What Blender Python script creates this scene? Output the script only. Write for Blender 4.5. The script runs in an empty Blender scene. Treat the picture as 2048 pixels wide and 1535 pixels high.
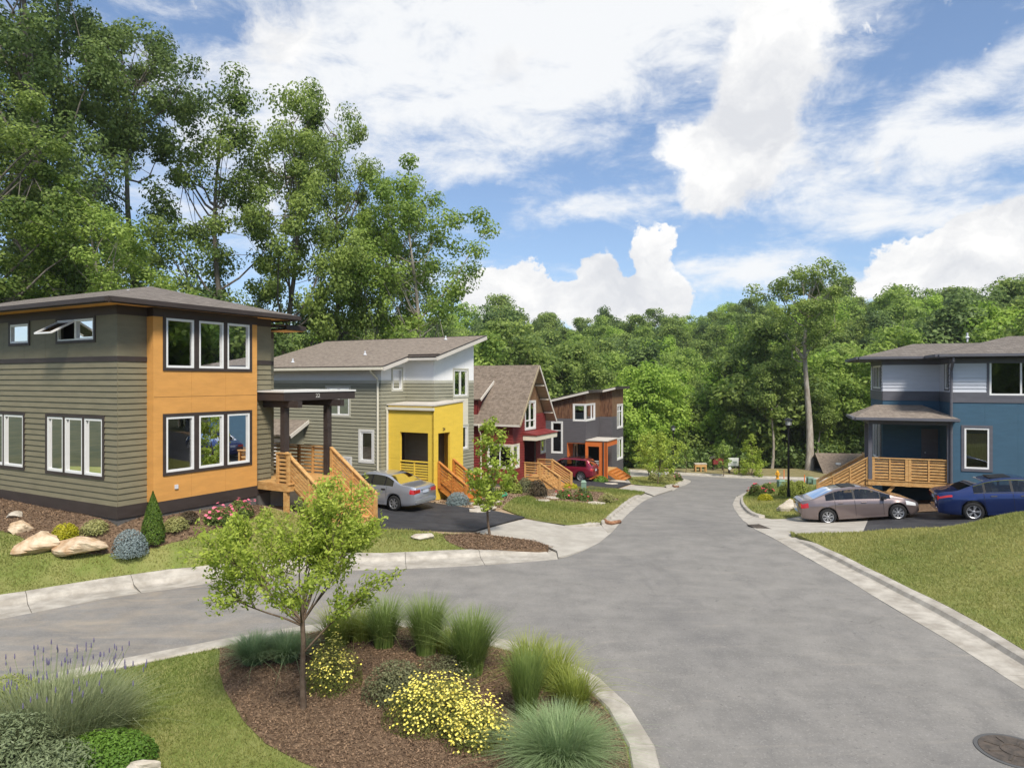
import bpy, math, random
import numpy as np
from mathutils import Vector, Matrix
from mathutils.geometry import delaunay_2d_cdt
R = math.radians
rng = np.random.default_rng(7)
random.seed(7)
SC = bpy.context.scene
COL = SC.collection

# ------------------------------------------------------------------ camera
F, CX, HY, CH = 1365.0, 1024.0, 760.0, 5.0     # measured focal length (px), horizon row, camera height (m)
cd = bpy.data.cameras.new('camera'); cam = bpy.data.objects.new('camera', cd); COL.objects.link(cam)
cam.location = (0, 0, CH); cam.rotation_euler = (R(90), 0, 0)
cd.sensor_width = 36.0; cd.lens = 36.0 * F / 2048.0
cd.shift_y = -7.5 / 2048.0
cd.clip_start = 0.1; cd.clip_end = 3000.0
SC.camera = cam

# ------------------------------------------------------------------ light and sky
SUN_EL, SUN_AZ = 51.0, 160.0          # azimuth clockwise from +Y: behind the camera, to the right
SKY_STRENGTH, SUN_STRENGTH, EXPOSURE = 0.15, 2.05, 1.26
sv = Vector((math.sin(R(SUN_AZ)) * math.cos(R(SUN_EL)), math.cos(R(SUN_AZ)) * math.cos(R(SUN_EL)), math.sin(R(SUN_EL))))
sl = bpy.data.lights.new('sun', 'SUN'); sl.energy = SUN_STRENGTH; sl.angle = R(12.0); sl.color = (1.0, 0.93, 0.82)
so = bpy.data.objects.new('sun', sl); COL.objects.link(so)
so.location = (20, -20, 40); so.rotation_euler = (-sv).to_track_quat('-Z', 'Y').to_euler()

W = bpy.data.worlds.new('World'); SC.world = W; W.use_nodes = True
def build_sky():
    nt = W.node_tree; N = nt.nodes; L = nt.links
    for n in list(N): N.remove(n)
    out = N.new('ShaderNodeOutputWorld'); bg = N.new('ShaderNodeBackground'); bg.inputs[1].default_value = SKY_STRENGTH
    sky = N.new('ShaderNodeTexSky'); sky.sky_type = 'NISHITA'; sky.sun_disc = False
    sky.sun_elevation = R(SUN_EL); sky.sun_rotation = R(SUN_AZ); sky.altitude = 600; sky.air_density = 1.0; sky.dust_density = 0.35; sky.ozone_density = 1.6
    tc = N.new('ShaderNodeTexCoord')
    def math_(op, a, b=None, clamp=False):
        m = N.new('ShaderNodeMath'); m.operation = op; m.use_clamp = clamp
        for i, v in enumerate((a, b)):
            if v is None: continue
            if isinstance(v, (int, float)): m.inputs[i].default_value = v
            else: L.new(v, m.inputs[i])
        return m.outputs[0]
    sep = N.new('ShaderNodeSeparateXYZ'); L.new(tc.outputs['Generated'], sep.inputs[0])
    x, y, z = sep.outputs
    az = math_('ARCTAN2', x, y); el = math_('ARCSINE', z)
    ang = N.new('ShaderNodeCombineXYZ'); L.new(az, ang.inputs[0]); L.new(el, ang.inputs[1])
    # coordinates on a flat cloud layer overhead (perspective of a real cloud deck)
    zz = math_('MAXIMUM', z, 0.03)
    pl = N.new('ShaderNodeCombineXYZ'); L.new(math_('DIVIDE', x, math_('ADD', zz, 0.12)), pl.inputs[0]); L.new(math_('DIVIDE', y, math_('ADD', zz, 0.12)), pl.inputs[1])
    def noise(vec, scale, detail, rough, dist=0.0, mapping=None):
        if mapping:
            mp = N.new('ShaderNodeMapping'); mp.inputs['Location'].default_value = mapping[0]; mp.inputs['Rotation'].default_value = (0, 0, mapping[1]); mp.inputs['Scale'].default_value = mapping[2]
            L.new(vec, mp.inputs[0]); vec = mp.outputs[0]
        n = N.new('ShaderNodeTexNoise'); n.inputs['Scale'].default_value = scale; n.inputs['Detail'].default_value = detail
        n.inputs['Roughness'].default_value = rough; n.inputs['Distortion'].default_value = dist
        L.new(vec, n.inputs['Vector']); return n
    wob = noise(ang.outputs[0], 9.0, 6.0, 0.62)
    wv = N.new('ShaderNodeVectorMath'); wv.operation = 'SUBTRACT'; L.new(wob.outputs['Color'], wv.inputs[0]); wv.inputs[1].default_value = (0.5, 0.5, 0.5)
    ws = N.new('ShaderNodeVectorMath'); ws.operation = 'SCALE'; L.new(wv.outputs[0], ws.inputs[0]); ws.inputs['Scale'].default_value = 0.085
    wa = N.new('ShaderNodeVectorMath'); wa.operation = 'ADD'; L.new(ang.outputs[0], wa.inputs[0]); L.new(ws.outputs[0], wa.inputs[1])
    def blob(px, py, rx, ry, rot=0.0, amp=1.0, inner=0.0):
        a0 = math.atan((px - CX) / F); e0 = math.atan((HY - py) / F * math.cos(a0))
        mp = N.new('ShaderNodeMapping'); mp.vector_type = 'TEXTURE'
        mp.inputs['Location'].default_value = (a0, e0, 0); mp.inputs['Rotation'].default_value = (0, 0, R(rot)); mp.inputs['Scale'].default_value = (rx / F, ry / F, 1)
        L.new(wa.outputs[0], mp.inputs[0])
        ln = N.new('ShaderNodeVectorMath'); ln.operation = 'LENGTH'; L.new(mp.outputs[0], ln.inputs[0])
        mr = N.new('ShaderNodeMapRange'); mr.interpolation_type = 'SMOOTHSTEP'
        mr.inputs[1].default_value = inner; mr.inputs[2].default_value = 1.0; mr.inputs[3].default_value = amp; mr.inputs[4].default_value = 0.0
        L.new(ln.outputs['Value'], mr.inputs[0]); return mr.outputs[0]
    def total(lst):
        t = lst[0]
        for q in lst[1:]: t = math_('ADD', t, q)
        return t
    # thin high cloud: streaky deck, with clear patches and dense patches
    n1 = noise(pl.outputs[0], 1.35, 9.0, 0.60, 0.5, ((3.1, 1.7, 0), 0.55, (0.8, 1.35, 1)))
    n2 = noise(ang.outputs[0], 8.5, 12.0, 0.68, 0.35, ((1.3, 4.2, 0), 0.28, (1, 2.2, 1)))
    over = N.new('ShaderNodeMapRange'); over.interpolation_type = 'SMOOTHSTEP'; over.inputs[1].default_value = 0.42; over.inputs[2].default_value = 0.80; over.inputs[4].default_value = 0.30; L.new(z, over.inputs[0])
    thin = total([over.outputs[0], math_('MULTIPLY', n1.outputs[0], 0.95), math_('MULTIPLY', n2.outputs[0], 1.7),
        blob(760, 60, 560, 330, 0, 0.44), blob(1100, 130, 560, 270, 0, 0.50), blob(1330, 20, 420, 150, 8, 0.46), blob(1640, 120, 330, 200, 40, 0.22), blob(520, 300, 330, 260, 0, 0.38),
        blob(1150, 408, 280, 46, 8, 0.58), blob(1900, 320, 460, 75, 18, 0.56), blob(1650, 335, 330, 80, 14, 0.45), blob(1930, 150, 360, 70, 28, 0.50), blob(1480, 545, 260, 70, 4, 0.62),
        blob(960, 350, 230, 60, -3, 0.46), blob(1880, 420, 220, 44, 6, 0.5), blob(870, 560, 300, 60, 0, 0.22), blob(900, 95, 110, 110, 0, -0.12),
        blob(440, 60, 120, 45, 10, -0.32), blob(1060, 370, 420, 90, 6, -0.22), blob(1480, 470, 420, 80, 0, -0.22), blob(1800, 215, 330, 60, 26, -0.30), blob(1960, 40, 260, 90, 20, -0.34), blob(1310, 150, 150, 60, -14, -0.20)])
    tr = N.new('ShaderNodeMapRange'); tr.interpolation_type = 'SMOOTHSTEP'
    tr.inputs[1].default_value = 1.22; tr.inputs[2].default_value = 2.02; L.new(thin, tr.inputs[0])
    # heaped cloud with firm edges
    n3 = noise(wa.outputs[0], 11.0, 11.0, 0.66, 0.4)
    thick = total([math_('MULTIPLY', math_('SUBTRACT', n3.outputs[0], 0.5), 1.9),
        blob(1480, 330, 170, 130, 0, 1.0, 0.35), blob(1500, 210, 200, 120, 62, 1.0, 0.35), blob(1570, 80, 190, 150, 70, 1.0, 0.3), blob(1350, 285, 75, 62, 0, 0.9, 0.2), blob(1420, 370, 90, 70, 0, 0.9, 0.2),
        blob(560, 70, 120, 130, 0, 0.75, 0.2), blob(1010, 140, 120, 70, 0, 0.5, 0.2),
        blob(-700, 560, 420, 140, 0, 1.0, 0.3), blob(-1900, 600, 600, 160, 0, 1.0, 0.3)])
    th = N.new('ShaderNodeMapRange'); th.interpolation_type = 'SMOOTHSTEP'
    th.inputs[1].default_value = 0.22; th.inputs[2].default_value = 0.92; L.new(thick, th.inputs[0])
    n5 = noise(ang.outputs[0], 24.0, 9.0, 0.60, 0.2)
    cum = total([math_('MULTIPLY', math_('SUBTRACT', n5.outputs[0], 0.5), 1.7),
        blob(1305, 490, 66, 66, 0, 1.0, 0.3), blob(1320, 580, 85, 85, 0, 1.0, 0.3), blob(1180, 560, 68, 62, 0, 1.0, 0.3), blob(1230, 605, 170, 65, 0, 1.0, 0.3), blob(1050, 560, 60, 58, 0, 1.0, 0.3), blob(985, 580, 80, 60, 0, 1.0, 0.3), blob(1050, 610, 190, 60, 0, 1.0, 0.3),
        blob(1830, 520, 90, 72, 0, 1.0, 0.3), blob(1950, 510, 130, 90, 15, 1.0, 0.3), blob(2060, 470, 130, 100, 10, 1.0, 0.3), blob(1920, 580, 260, 70, 0, 1.0, 0.3), blob(2250, 520, 260, 120, 0, 1.0, 0.3)])
    tk = N.new('ShaderNodeMapRange'); tk.interpolation_type = 'SMOOTHSTEP'
    tk.inputs[1].default_value = 0.24; tk.inputs[2].default_value = 0.46; L.new(cum, tk.inputs[0])
    n4 = noise(wa.outputs[0], 7.0, 9.0, 0.6, 0.3, ((0.0, 0.015, 0), 0, (1, 1.4, 1)))
    sh = N.new('ShaderNodeMapRange'); sh.inputs[1].default_value = 0.36; sh.inputs[2].default_value = 0.60; L.new(n4.outputs[0], sh.inputs[0])
    cc = N.new('ShaderNodeMix'); cc.data_type = 'RGBA'; L.new(sh.outputs[0], cc.inputs['Factor'])
    k = 0.68 / SKY_STRENGTH
    cc.inputs['A'].default_value = (0.47 * k, 0.48 * k, 0.505 * k, 1); cc.inputs['B'].default_value = (0.66 * k, 0.655 * k, 0.645 * k, 1)
    sk = N.new('ShaderNodeMix'); sk.data_type = 'RGBA'; sk.blend_type = 'MULTIPLY'; sk.inputs['Factor'].default_value = 1.0
    gm = N.new('ShaderNodeGamma'); gm.inputs[1].default_value = 0.72; L.new(sky.outputs[0], gm.inputs[0]); L.new(gm.outputs[0], sk.inputs['A']); sk.inputs['B'].default_value = (0.51, 0.58, 0.68, 1)
    m1 = N.new('ShaderNodeMix'); m1.data_type = 'RGBA'; L.new(math_('MULTIPLY', tr.outputs[0], 0.95), m1.inputs['Factor']); L.new(sk.outputs['Result'], m1.inputs['A']); m1.inputs['B'].default_value = (0.60 * k, 0.607 * k, 0.615 * k, 1)
    m2 = N.new('ShaderNodeMix'); m2.data_type = 'RGBA'; L.new(math_('MAXIMUM', th.outputs[0], tk.outputs[0]), m2.inputs['Factor']); L.new(m1.outputs['Result'], m2.inputs['A']); L.new(cc.outputs['Result'], m2.inputs['B'])
    L.new(m2.outputs['Result'], bg.inputs[0]); L.new(bg.outputs[0], out.inputs[0])
    W.cycles.sampling_method = 'MANUAL'; W.cycles.sample_map_resolution = 512
build_sky()
vs = SC.view_settings; vs.view_transform = 'Standard'; vs.look = 'None'; vs.exposure = EXPOSURE; vs.gamma = 1.0; vs.use_curve_mapping = False
SC.render.engine = 'CYCLES'
SC.cycles.max_bounces = 8; SC.cycles.diffuse_bounces = 3; SC.cycles.glossy_bounces = 3; SC.cycles.transparent_max_bounces = 8; SC.cycles.transmission_bounces = 4
SC.cycles.use_denoising = True; SC.cycles.caustics_reflective = False; SC.cycles.caustics_refractive = False
SC.cycles.sample_clamp_indirect = 4.0

# ------------------------------------------------------------------ materials
MATS = {}
def mat(name, c1, c2=None, scale=3.0, rough=0.75, bump=0.0, bscale=40.0, metal=0.0, spec=0.35, coat=0.0, stretch=(1, 1, 1), detail=6.0, uv=False, lo=0.38, hi=0.64, glos=None):
    if name in MATS: return MATS[name]
    m = bpy.data.materials.new(name); m.use_nodes = True; nt = m.node_tree; N = nt.nodes; L = nt.links
    b = N['Principled BSDF']; b.inputs['Roughness'].default_value = rough; b.inputs['Metallic'].default_value = metal
    b.inputs['Specular IOR Level'].default_value = spec; b.inputs['Coat Weight'].default_value = coat; b.inputs['Coat Roughness'].default_value = 0.04
    b.inputs['Base Color'].default_value = (*c1, 1)
    tc = N.new('ShaderNodeTexCoord'); mp = N.new('ShaderNodeMapping'); mp.inputs['Scale'].default_value = stretch
    L.new(tc.outputs['UV' if uv else 'Object'], mp.inputs[0])
    if c2 is not None:
        n = N.new('ShaderNodeTexNoise'); n.inputs['Scale'].default_value = scale; n.inputs['Detail'].default_value = detail; n.inputs['Roughness'].default_value = 0.62
        L.new(mp.outputs[0], n.inputs['Vector'])
        mr = N.new('ShaderNodeMapRange'); mr.inputs[1].default_value = lo; mr.inputs[2].default_value = hi; L.new(n.outputs[0], mr.inputs[0])
        mx = N.new('ShaderNodeMix'); mx.data_type = 'RGBA'; mx.inputs['A'].default_value = (*c1, 1); mx.inputs['B'].default_value = (*c2, 1)
        L.new(mr.outputs[0], mx.inputs['Factor']); L.new(mx.outputs['Result'], b.inputs['Base Color'])
    if bump > 0:
        n = N.new('ShaderNodeTexNoise'); n.inputs['Scale'].default_value = bscale; n.inputs['Detail'].default_value = 4.0
        L.new(mp.outputs[0], n.inputs['Vector'])
        bp = N.new('ShaderNodeBump'); bp.inputs['Strength'].default_value = bump; bp.inputs['Distance'].default_value = 0.02
        L.new(n.outputs[0], bp.inputs['Height']); L.new(bp.outputs[0], b.inputs['Normal'])
    MATS[name] = m; return m

def paint(name, c, var=0.10, rough=0.6, stretch=(1, 1, 4)):
    return mat(name, tuple(v * (1 - var) for v in c), tuple(v * (1 + var) for v in c), 1.6, rough, 0.12, 90, stretch=stretch)

def leafmat(name, dark, light, trans=0.35, rough=0.5, spread=0.25):
    if name in MATS: return MATS[name]
    m = bpy.data.materials.new(name); m.use_nodes = True; nt = m.node_tree; N = nt.nodes; L = nt.links
    for n in list(N): N.remove(n)
    out = N.new('ShaderNodeOutputMaterial'); at = N.new('ShaderNodeAttribute'); at.attribute_name = 'lv'
    oi = N.new('ShaderNodeObjectInfo')
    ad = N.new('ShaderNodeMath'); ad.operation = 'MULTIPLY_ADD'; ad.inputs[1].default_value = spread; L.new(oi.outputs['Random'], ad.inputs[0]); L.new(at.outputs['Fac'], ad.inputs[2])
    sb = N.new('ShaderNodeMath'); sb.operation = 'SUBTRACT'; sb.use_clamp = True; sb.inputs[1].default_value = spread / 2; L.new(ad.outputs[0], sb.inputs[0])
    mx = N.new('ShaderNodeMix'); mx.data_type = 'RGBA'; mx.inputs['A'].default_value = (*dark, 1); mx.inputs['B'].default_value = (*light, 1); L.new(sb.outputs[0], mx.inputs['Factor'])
    p = N.new('ShaderNodeBsdfPrincipled'); p.inputs['Roughness'].default_value = rough; p.inputs['Specular IOR Level'].default_value = 0.25; L.new(mx.outputs['Result'], p.inputs['Base Color'])
    t = N.new('ShaderNodeBsdfTranslucent'); L.new(mx.outputs['Result'], t.inputs['Color'])
    ms = N.new('ShaderNodeMixShader'); ms.inputs[0].default_value = trans; L.new(p.outputs[0], ms.inputs[1]); L.new(t.outputs[0], ms.inputs[2]); L.new(ms.outputs[0], out.inputs[0])
    MATS[name] = m; return m

def glassmat(name, tint=(0.75, 0.8, 0.8), refl=1.0):
    if name in MATS: return MATS[name]
    m = bpy.data.materials.new(name); m.use_nodes = True; nt = m.node_tree; N = nt.nodes; L = nt.links
    for n in list(N): N.remove(n)
    out = N.new('ShaderNodeOutputMaterial'); tr = N.new('ShaderNodeBsdfTransparent'); tr.inputs[0].default_value = (*tint, 1)
    gl = N.new('ShaderNodeBsdfGlossy'); gl.inputs['Roughness'].default_value = 0.01; gl.inputs['Color'].default_value = (refl, refl, refl, 1)
    fr = N.new('ShaderNodeFresnel'); fr.inputs['IOR'].default_value = 1.65
    ms = N.new('ShaderNodeMixShader'); L.new(fr.outputs[0], ms.inputs[0]); L.new(tr.outputs[0], ms.inputs[1]); L.new(gl.outputs[0], ms.inputs[2]); L.new(ms.outputs[0], out.inputs[0])
    MATS[name] = m; return m

def roofmat(name, c1, c2, c3):
    m = bpy.data.materials.new(name); m.use_nodes = True; nt = m.node_tree; N = nt.nodes; L = nt.links; b = N['Principled BSDF']
    b.inputs['Roughness'].default_value = 0.95; b.inputs['Specular IOR Level'].default_value = 0.1
    uv = N.new('ShaderNodeTexCoord'); br = N.new('ShaderNodeTexBrick')
    br.inputs['Scale'].default_value = 1.0; br.inputs['Brick Width'].default_value = 0.30; br.inputs['Row Height'].default_value = 0.145; br.inputs['Mortar Size'].default_value = 0.006; br.inputs['Bias'].default_value = 0.0
    br.inputs['Color1'].default_value = (*c1, 1); br.inputs['Color2'].default_value = (*c2, 1); br.inputs['Mortar'].default_value = tuple(v * 0.45 for v in c1) + (1,)
    L.new(uv.outputs['UV'], br.inputs['Vector'])
    n = N.new('ShaderNodeTexNoise'); n.inputs['Scale'].default_value = 5.0; n.inputs['Detail'].default_value = 5; L.new(uv.outputs['UV'], n.inputs['Vector'])
    mr = N.new('ShaderNodeMapRange'); mr.inputs[1].default_value = 0.42; mr.inputs[2].default_value = 0.68; mr.inputs[4].default_value = 0.75; L.new(n.outputs[0], mr.inputs[0])
    mx = N.new('ShaderNodeMix'); mx.data_type = 'RGBA'; L.new(mr.outputs[0], mx.inputs['Factor']); L.new(br.outputs['Color'], mx.inputs['A']); mx.inputs['B'].default_value = (*c3, 1)
    L.new(mx.outputs['Result'], b.inputs['Base Color'])
    bp = N.new('ShaderNodeBump'); bp.inputs['Strength'].default_value = 0.6; bp.inputs['Distance'].default_value = 0.02; bp.invert = True; L.new(br.outputs['Fac'], bp.inputs['Height']); L.new(bp.outputs[0], b.inputs['Normal'])
    return m

# ------------------------------------------------------------------ mesh helpers
def mesh_from(name, V, Fc, mats=None, smooth=False):
    me = bpy.data.meshes.new(name); me.from_pydata([tuple(v) for v in V], [], Fc)
    for m in (mats if isinstance(mats, (list, tuple)) else [mats]):
        if m: me.materials.append(m)
    if smooth: me.polygons.foreach_set('use_smooth', [True] * len(me.polygons))
    me.update(); return me
def mesh_np(name, V, nper, m, lv=None, smooth=False):
    """V: (n*nper,3) array, consecutive nper vertices make one face"""
    nv = len(V); nf = nv // nper
    me = bpy.data.meshes.new(name); me.vertices.add(nv); me.vertices.foreach_set('co', np.asarray(V, dtype=np.float32).ravel())
    me.loops.add(nv); me.loops.foreach_set('vertex_index', np.arange(nv, dtype=np.int32))
    me.polygons.add(nf); me.polygons.foreach_set('loop_start', np.arange(0, nv, nper, dtype=np.int32))
    if lv is not None:
        a = me.attributes.new('lv', 'FLOAT', 'FACE'); a.data.foreach_set('value', np.asarray(lv, dtype=np.float32))
    if m: me.materials.append(m)
    me.update(); me.validate(); return me
def link(name, me, parent=None):
    o = bpy.data.objects.new(name, me); COL.objects.link(o)
    if parent is not None: o.parent = parent
    return o
def empty(name, loc, rz=0.0):
    o = bpy.data.objects.new(name, None); COL.objects.link(o); o.location = loc; o.rotation_euler = (0, 0, rz); o.empty_display_size = 0.2
    return o
def tag(o, label=None, cat=None, group=None, kind=None):
    if label: o['label'] = label
    if cat: o['category'] = cat
    if group: o['group'] = group
    if kind: o['kind'] = kind
    return o
class MB:
    def __init__(s): s.V = []; s.F = []; s.M = []
    def add(s, V, Fc, mi=0):
        b = len(s.V); s.V += [Vector(v) for v in V]; s.F += [tuple(i + b for i in f) for f in Fc]; s.M += [mi] * len(Fc); return s
    def hexa(s, p, mi=0):      # 8 points: bottom 4 (ccw), top 4
        return s.add(p, [(3, 2, 1, 0), (4, 5, 6, 7), (0, 1, 5, 4), (1, 2, 6, 5), (2, 3, 7, 6), (3, 0, 4, 7)], mi)
    def box(s, x0, x1, y0, y1, z0, z1, mi=0):
        return s.hexa([(x0, y0, z0), (x1, y0, z0), (x1, y1, z0), (x0, y1, z0), (x0, y0, z1), (x1, y0, z1), (x1, y1, z1), (x0, y1, z1)], mi)
    def bar(s, a, b, w, h, mi=0, up=Vector((0, 0, 1))):
        a = Vector(a); b = Vector(b); d = (b - a).normalized(); sd = d.cross(up)
        if sd.length < 1e-4: sd = Vector((1, 0, 0))
        sd.normalize(); u = sd.cross(d).normalized(); sd = sd * (w / 2); u = u * (h / 2)
        return s.hexa([a - sd - u, a + sd - u, b + sd - u, b - sd - u, a - sd + u, a + sd + u, b + sd + u, b - sd + u], mi)
    def tube(s, pts, rad, n=8, mi=0, cap=True):
        pts = [Vector(p) for p in pts]; V = []; k = len(pts)
        if not isinstance(rad, (list, tuple)): rad = [rad] * k
        for i, p in enumerate(pts):
            d = (pts[min(i + 1, k - 1)] - pts[max(i - 1, 0)]).normalized()
            a = d.cross(Vector((0, 0, 1)) if abs(d.z) < 0.9 else Vector((1, 0, 0))).normalized(); b = d.cross(a)
            for j in range(n):
                t = 2 * math.pi * j / n; V.append(p + (a * math.cos(t) + b * math.sin(t)) * rad[i])
        Fc = [(i * n + j, i * n + (j + 1) % n, (i + 1) * n + (j + 1) % n, (i + 1) * n + j) for i in range(k - 1) for j in range(n)]
        if cap: Fc += [tuple(range(n - 1, -1, -1)), tuple((k - 1) * n + j for j in range(n))]
        return s.add(V, Fc, mi)
    def lathe(s, prof, n=20, c=(0, 0, 0), mi=0):      # prof: (r,z)
        V = []; c = Vector(c)
        for r, z in prof:
            for j in range(n):
                t = 2 * math.pi * j / n; V.append(c + Vector((r * math.cos(t), r * math.sin(t), z)))
        k = len(prof)
        Fc = [(i * n + j, i * n + (j + 1) % n, (i + 1) * n + (j + 1) % n, (i + 1) * n + j) for i in range(k - 1) for j in range(n)]
        Fc += [tuple(range(n - 1, -1, -1)), tuple((k - 1) * n + j for j in range(n))]
        return s.add(V, Fc, mi)
    def prism(s, poly, dz, mi=0):      # poly: list of 3-D points, extruded by vector dz
        n = len(poly); dz = Vector(dz); P = [Vector(p) for p in poly]
        return s.add(P + [p + dz for p in P], [tuple(range(n - 1, -1, -1)), tuple(range(n, 2 * n))] + [(i, (i + 1) % n, n + (i + 1) % n, n + i) for i in range(n)], mi)
    def pieces(s, name, m, parent=None):      # every 8-vertex solid becomes an object of its own
        for i in range(0, len(s.V), 8):
            q = MB(); q.hexa(s.V[i:i + 8]); q.build(name, m, parent)
    def build(s, name, m, parent=None, smooth=False, loc=None):
        me = bpy.data.meshes.new(name); me.from_pydata([tuple(v) for v in s.V], [], s.F)
        for q in (m if isinstance(m, (list, tuple)) else [m]): me.materials.append(q)
        if any(s.M): me.polygons.foreach_set('material_index', s.M)
        if smooth: me.polygons.foreach_set('use_smooth', [True] * len(me.polygons))
        me.update(); o = link(name, me, parent)
        if loc is not None: o.location = loc
        return o
# ------------------------------------------------------------------ terrain
def sp(t): return np.where(t > 30, t, np.log1p(np.exp(np.minimum(t, 30))))
def zr(y):
    y = np.asarray(y, dtype=float)
    z = -0.107 * 3.0 * sp((y - 21.8) / 3.0)                 # street runs downhill
    z = -4.9 + 0.5 * sp((z + 4.9) / 0.5)                    # and levels at the cross street
    return z
def G0(px, py, zf=None):
    k = (py - HY) / F; u = (px - CX) / F
    lo, hi = 2.0, 140.0
    f = (lambda Y: CH - k * Y - float(zr(Y))) if zf is None else (lambda Y: CH - k * Y - float(zf(u * Y, Y)))
    Y = lo; st = 0.5
    while Y < hi and f(Y) > 0: Y += st
    a, b = Y - st, Y
    for _ in range(24):
        m = (a + b) / 2
        if f(m) > 0: a = m
        else: b = m
    return (u * b, b)
LA = [(0, 1237), (116, 1215), (253, 1188), (412, 1166), (560, 1150), (701, 1139), (839, 1136), (977, 1129), (1114, 1118)]
LB = [(0, 1197), (90, 1183), (181, 1168), (289, 1151), (391, 1141), (560, 1125), (756, 1112), (839, 1109), (931, 1105), (1022, 1102), (1091, 1097), (1117, 1097)]
LEDGE = [(1133, 1113), (1169, 1100), (1200, 1084), (1225, 1063), (1241, 1044), (1270, 1013), (1308, 992), (1345, 980), (1370, 970), (1383, 963), (1380, 959), (1357, 955), (1300, 953), (1250, 949)]
FAR = [(1250, 942), (1333, 948.6), (1384, 951), (1436, 953.7), (1480, 956), (1574, 959), (1660, 961), (1760, 963)]
FARB = [(1240, 938.5), (1304, 943), (1362, 946), (1456, 950.5), (1560, 955), (1660, 957), (1760, 959)]
RA = [(1660, 970), (1580, 969), (1540, 970), (1527, 972), (1498, 981), (1473, 991), (1465, 1007), (1469, 1019), (1486, 1040), (1511, 1059), (1552, 1079), (1614, 1115), (1697, 1160), (1780, 1212), (1904, 1284), (2048, 1378)]
RB = [(1581, 1069), (1655, 1104), (1738, 1144), (1821, 1185), (1945, 1247), (2048, 1311)]
def W0(l): return [G0(*p) for p in l]
wLA, wLB, wLE, wFAR, wFARB, wRA, wRB = map(W0, (LA, LB, LEDGE, FAR, FARB, RA, RB))
def ext(l, d, i0, i1):      # extend a polyline in the plane
    a, b = Vector(l[i0]), Vector(l[i1]); v = (a - b).normalized() * d; return (a.x + v.x, a.y + v.y)
CTRL = []
for p in wLA + wLE + wFAR + wRA + wLB + wRB: CTRL.append((p[0], p[1], float(zr(p[1]))))
for x, y in ((0, 9), (4, 12), (-4, 14.5), (3, 20), (5, 27), (9, 36), (13, 48), (17, 60), (-6, 6), (4, 4), (-12, 8), (8, 5), (-3, 10), (-5, 12), (-8, 10)): CTRL.append((x, y, float(zr(y))))
CTRL += [(-10.75, 18.6, 0.92), (-16.2, 21.6, 1.15), (-8.2, 23.0, 0.72), (-4.9, 22.9, 0.16), (-13, 17.2, 0.50), (-9.2, 18.9, 0.62), (-6.5, 20, 0.36), (-3.2, 21.3, 0.12), (-5.5, 26.5, -0.2), (-1.6, 23.6, -0.12), (-3.43, 29.6, -0.38), (-1.2, 29, -0.5),
    (-1.7, 34.5, -0.82), (0.2, 40.6, -1.55), (2.5, 45.2, -2.0), (3.2, 38, -1.5), (5.5, 48, -2.6), (7.4, 52.6, -2.8), (9.8, 60, -3.3), (4.5, 33, -1.2), (-20, 26, 1.3), (-15, 32, 0.6), (-10, 40, -0.6), (-4, 50, -1.8),
    (15, 20, 1.0), (12, 16, 0.36), (14, 14, 0.62), (18, 17, 1.25), (19, 21.5, 0.95), (13.5, 21.8, 0.1), (16.5, 23.2, 0.12), (16.9, 25.3, -0.17), (20, 24, 0.2), (12.35, 27.5, -0.78), (14.8, 26.7, -0.5), (15.5, 30.5, -0.75), (19, 30, -0.4), (26, 26, 0.6), (17, 42, -2.3), (22, 55, -3.6), (30, 40, -1.5), (25, 16, 1.4)]
CP = np.array(CTRL); CO = CP[:, 2] - zr(CP[:, 1])
def _k(A, B): return np.sqrt(((A[:, None, :] - B[None, :, :]) ** 2).sum(-1) + 0.35)
_n = len(CP); _A = np.zeros((_n + 1, _n + 1)); _A[:_n, :_n] = _k(CP[:, :2], CP[:, :2]) - 0.02 * np.eye(_n); _A[:_n, _n] = 1; _A[_n, :_n] = 1
_w = np.linalg.solve(_A, np.append(CO, 0.0))
def gz(x, y):
    x = np.asarray(x, dtype=float); y = np.asarray(y, dtype=float); sh = x.shape
    P = np.stack([x.ravel(), y.ravel()], -1); o = np.zeros(len(P))
    for i in range(0, len(P), 20000): o[i:i + 20000] = _k(P[i:i + 20000], CP[:, :2]) @ _w[:_n] + _w[_n]
    xx, yy = P[:, 0], P[:, 1]
    fade = np.clip((64 - yy) / 10, 0, 1) * np.clip((45 - np.abs(xx)) / 12, 0, 1)
    z = zr(yy) + np.clip(o, -1.5, 2.5) * fade
    ravine = -4.5 * np.clip((yy - 75) / 12, 0, 1) ** 1.5
    hill = 20 * np.clip((yy - 92 - 0.12 * np.abs(xx - 30)) / 130, 0, 1) ** 1.2
    right = 7.0 * np.clip((xx - 34) / 40, 0, 1) * np.clip((yy - 40) / 40, 0, 1)
    left = 4.0 * np.clip((-xx - 14) / 30, 0, 1) * np.clip((yy - 30) / 25, 0, 1) * np.clip((64 - yy) / 10 + .6, 0, 1)
    return (z + ravine + hill + right + left).reshape(sh)
def g1(x, y): return float(gz(np.array([x]), np.array([y]))[0])
def G(px, py, dz=0.0):
    return G0(px, py, lambda X, Y: g1(X, Y) + dz)
def GP(l, dz=0.0): return [G(px, py, dz) for px, py in l]

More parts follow.
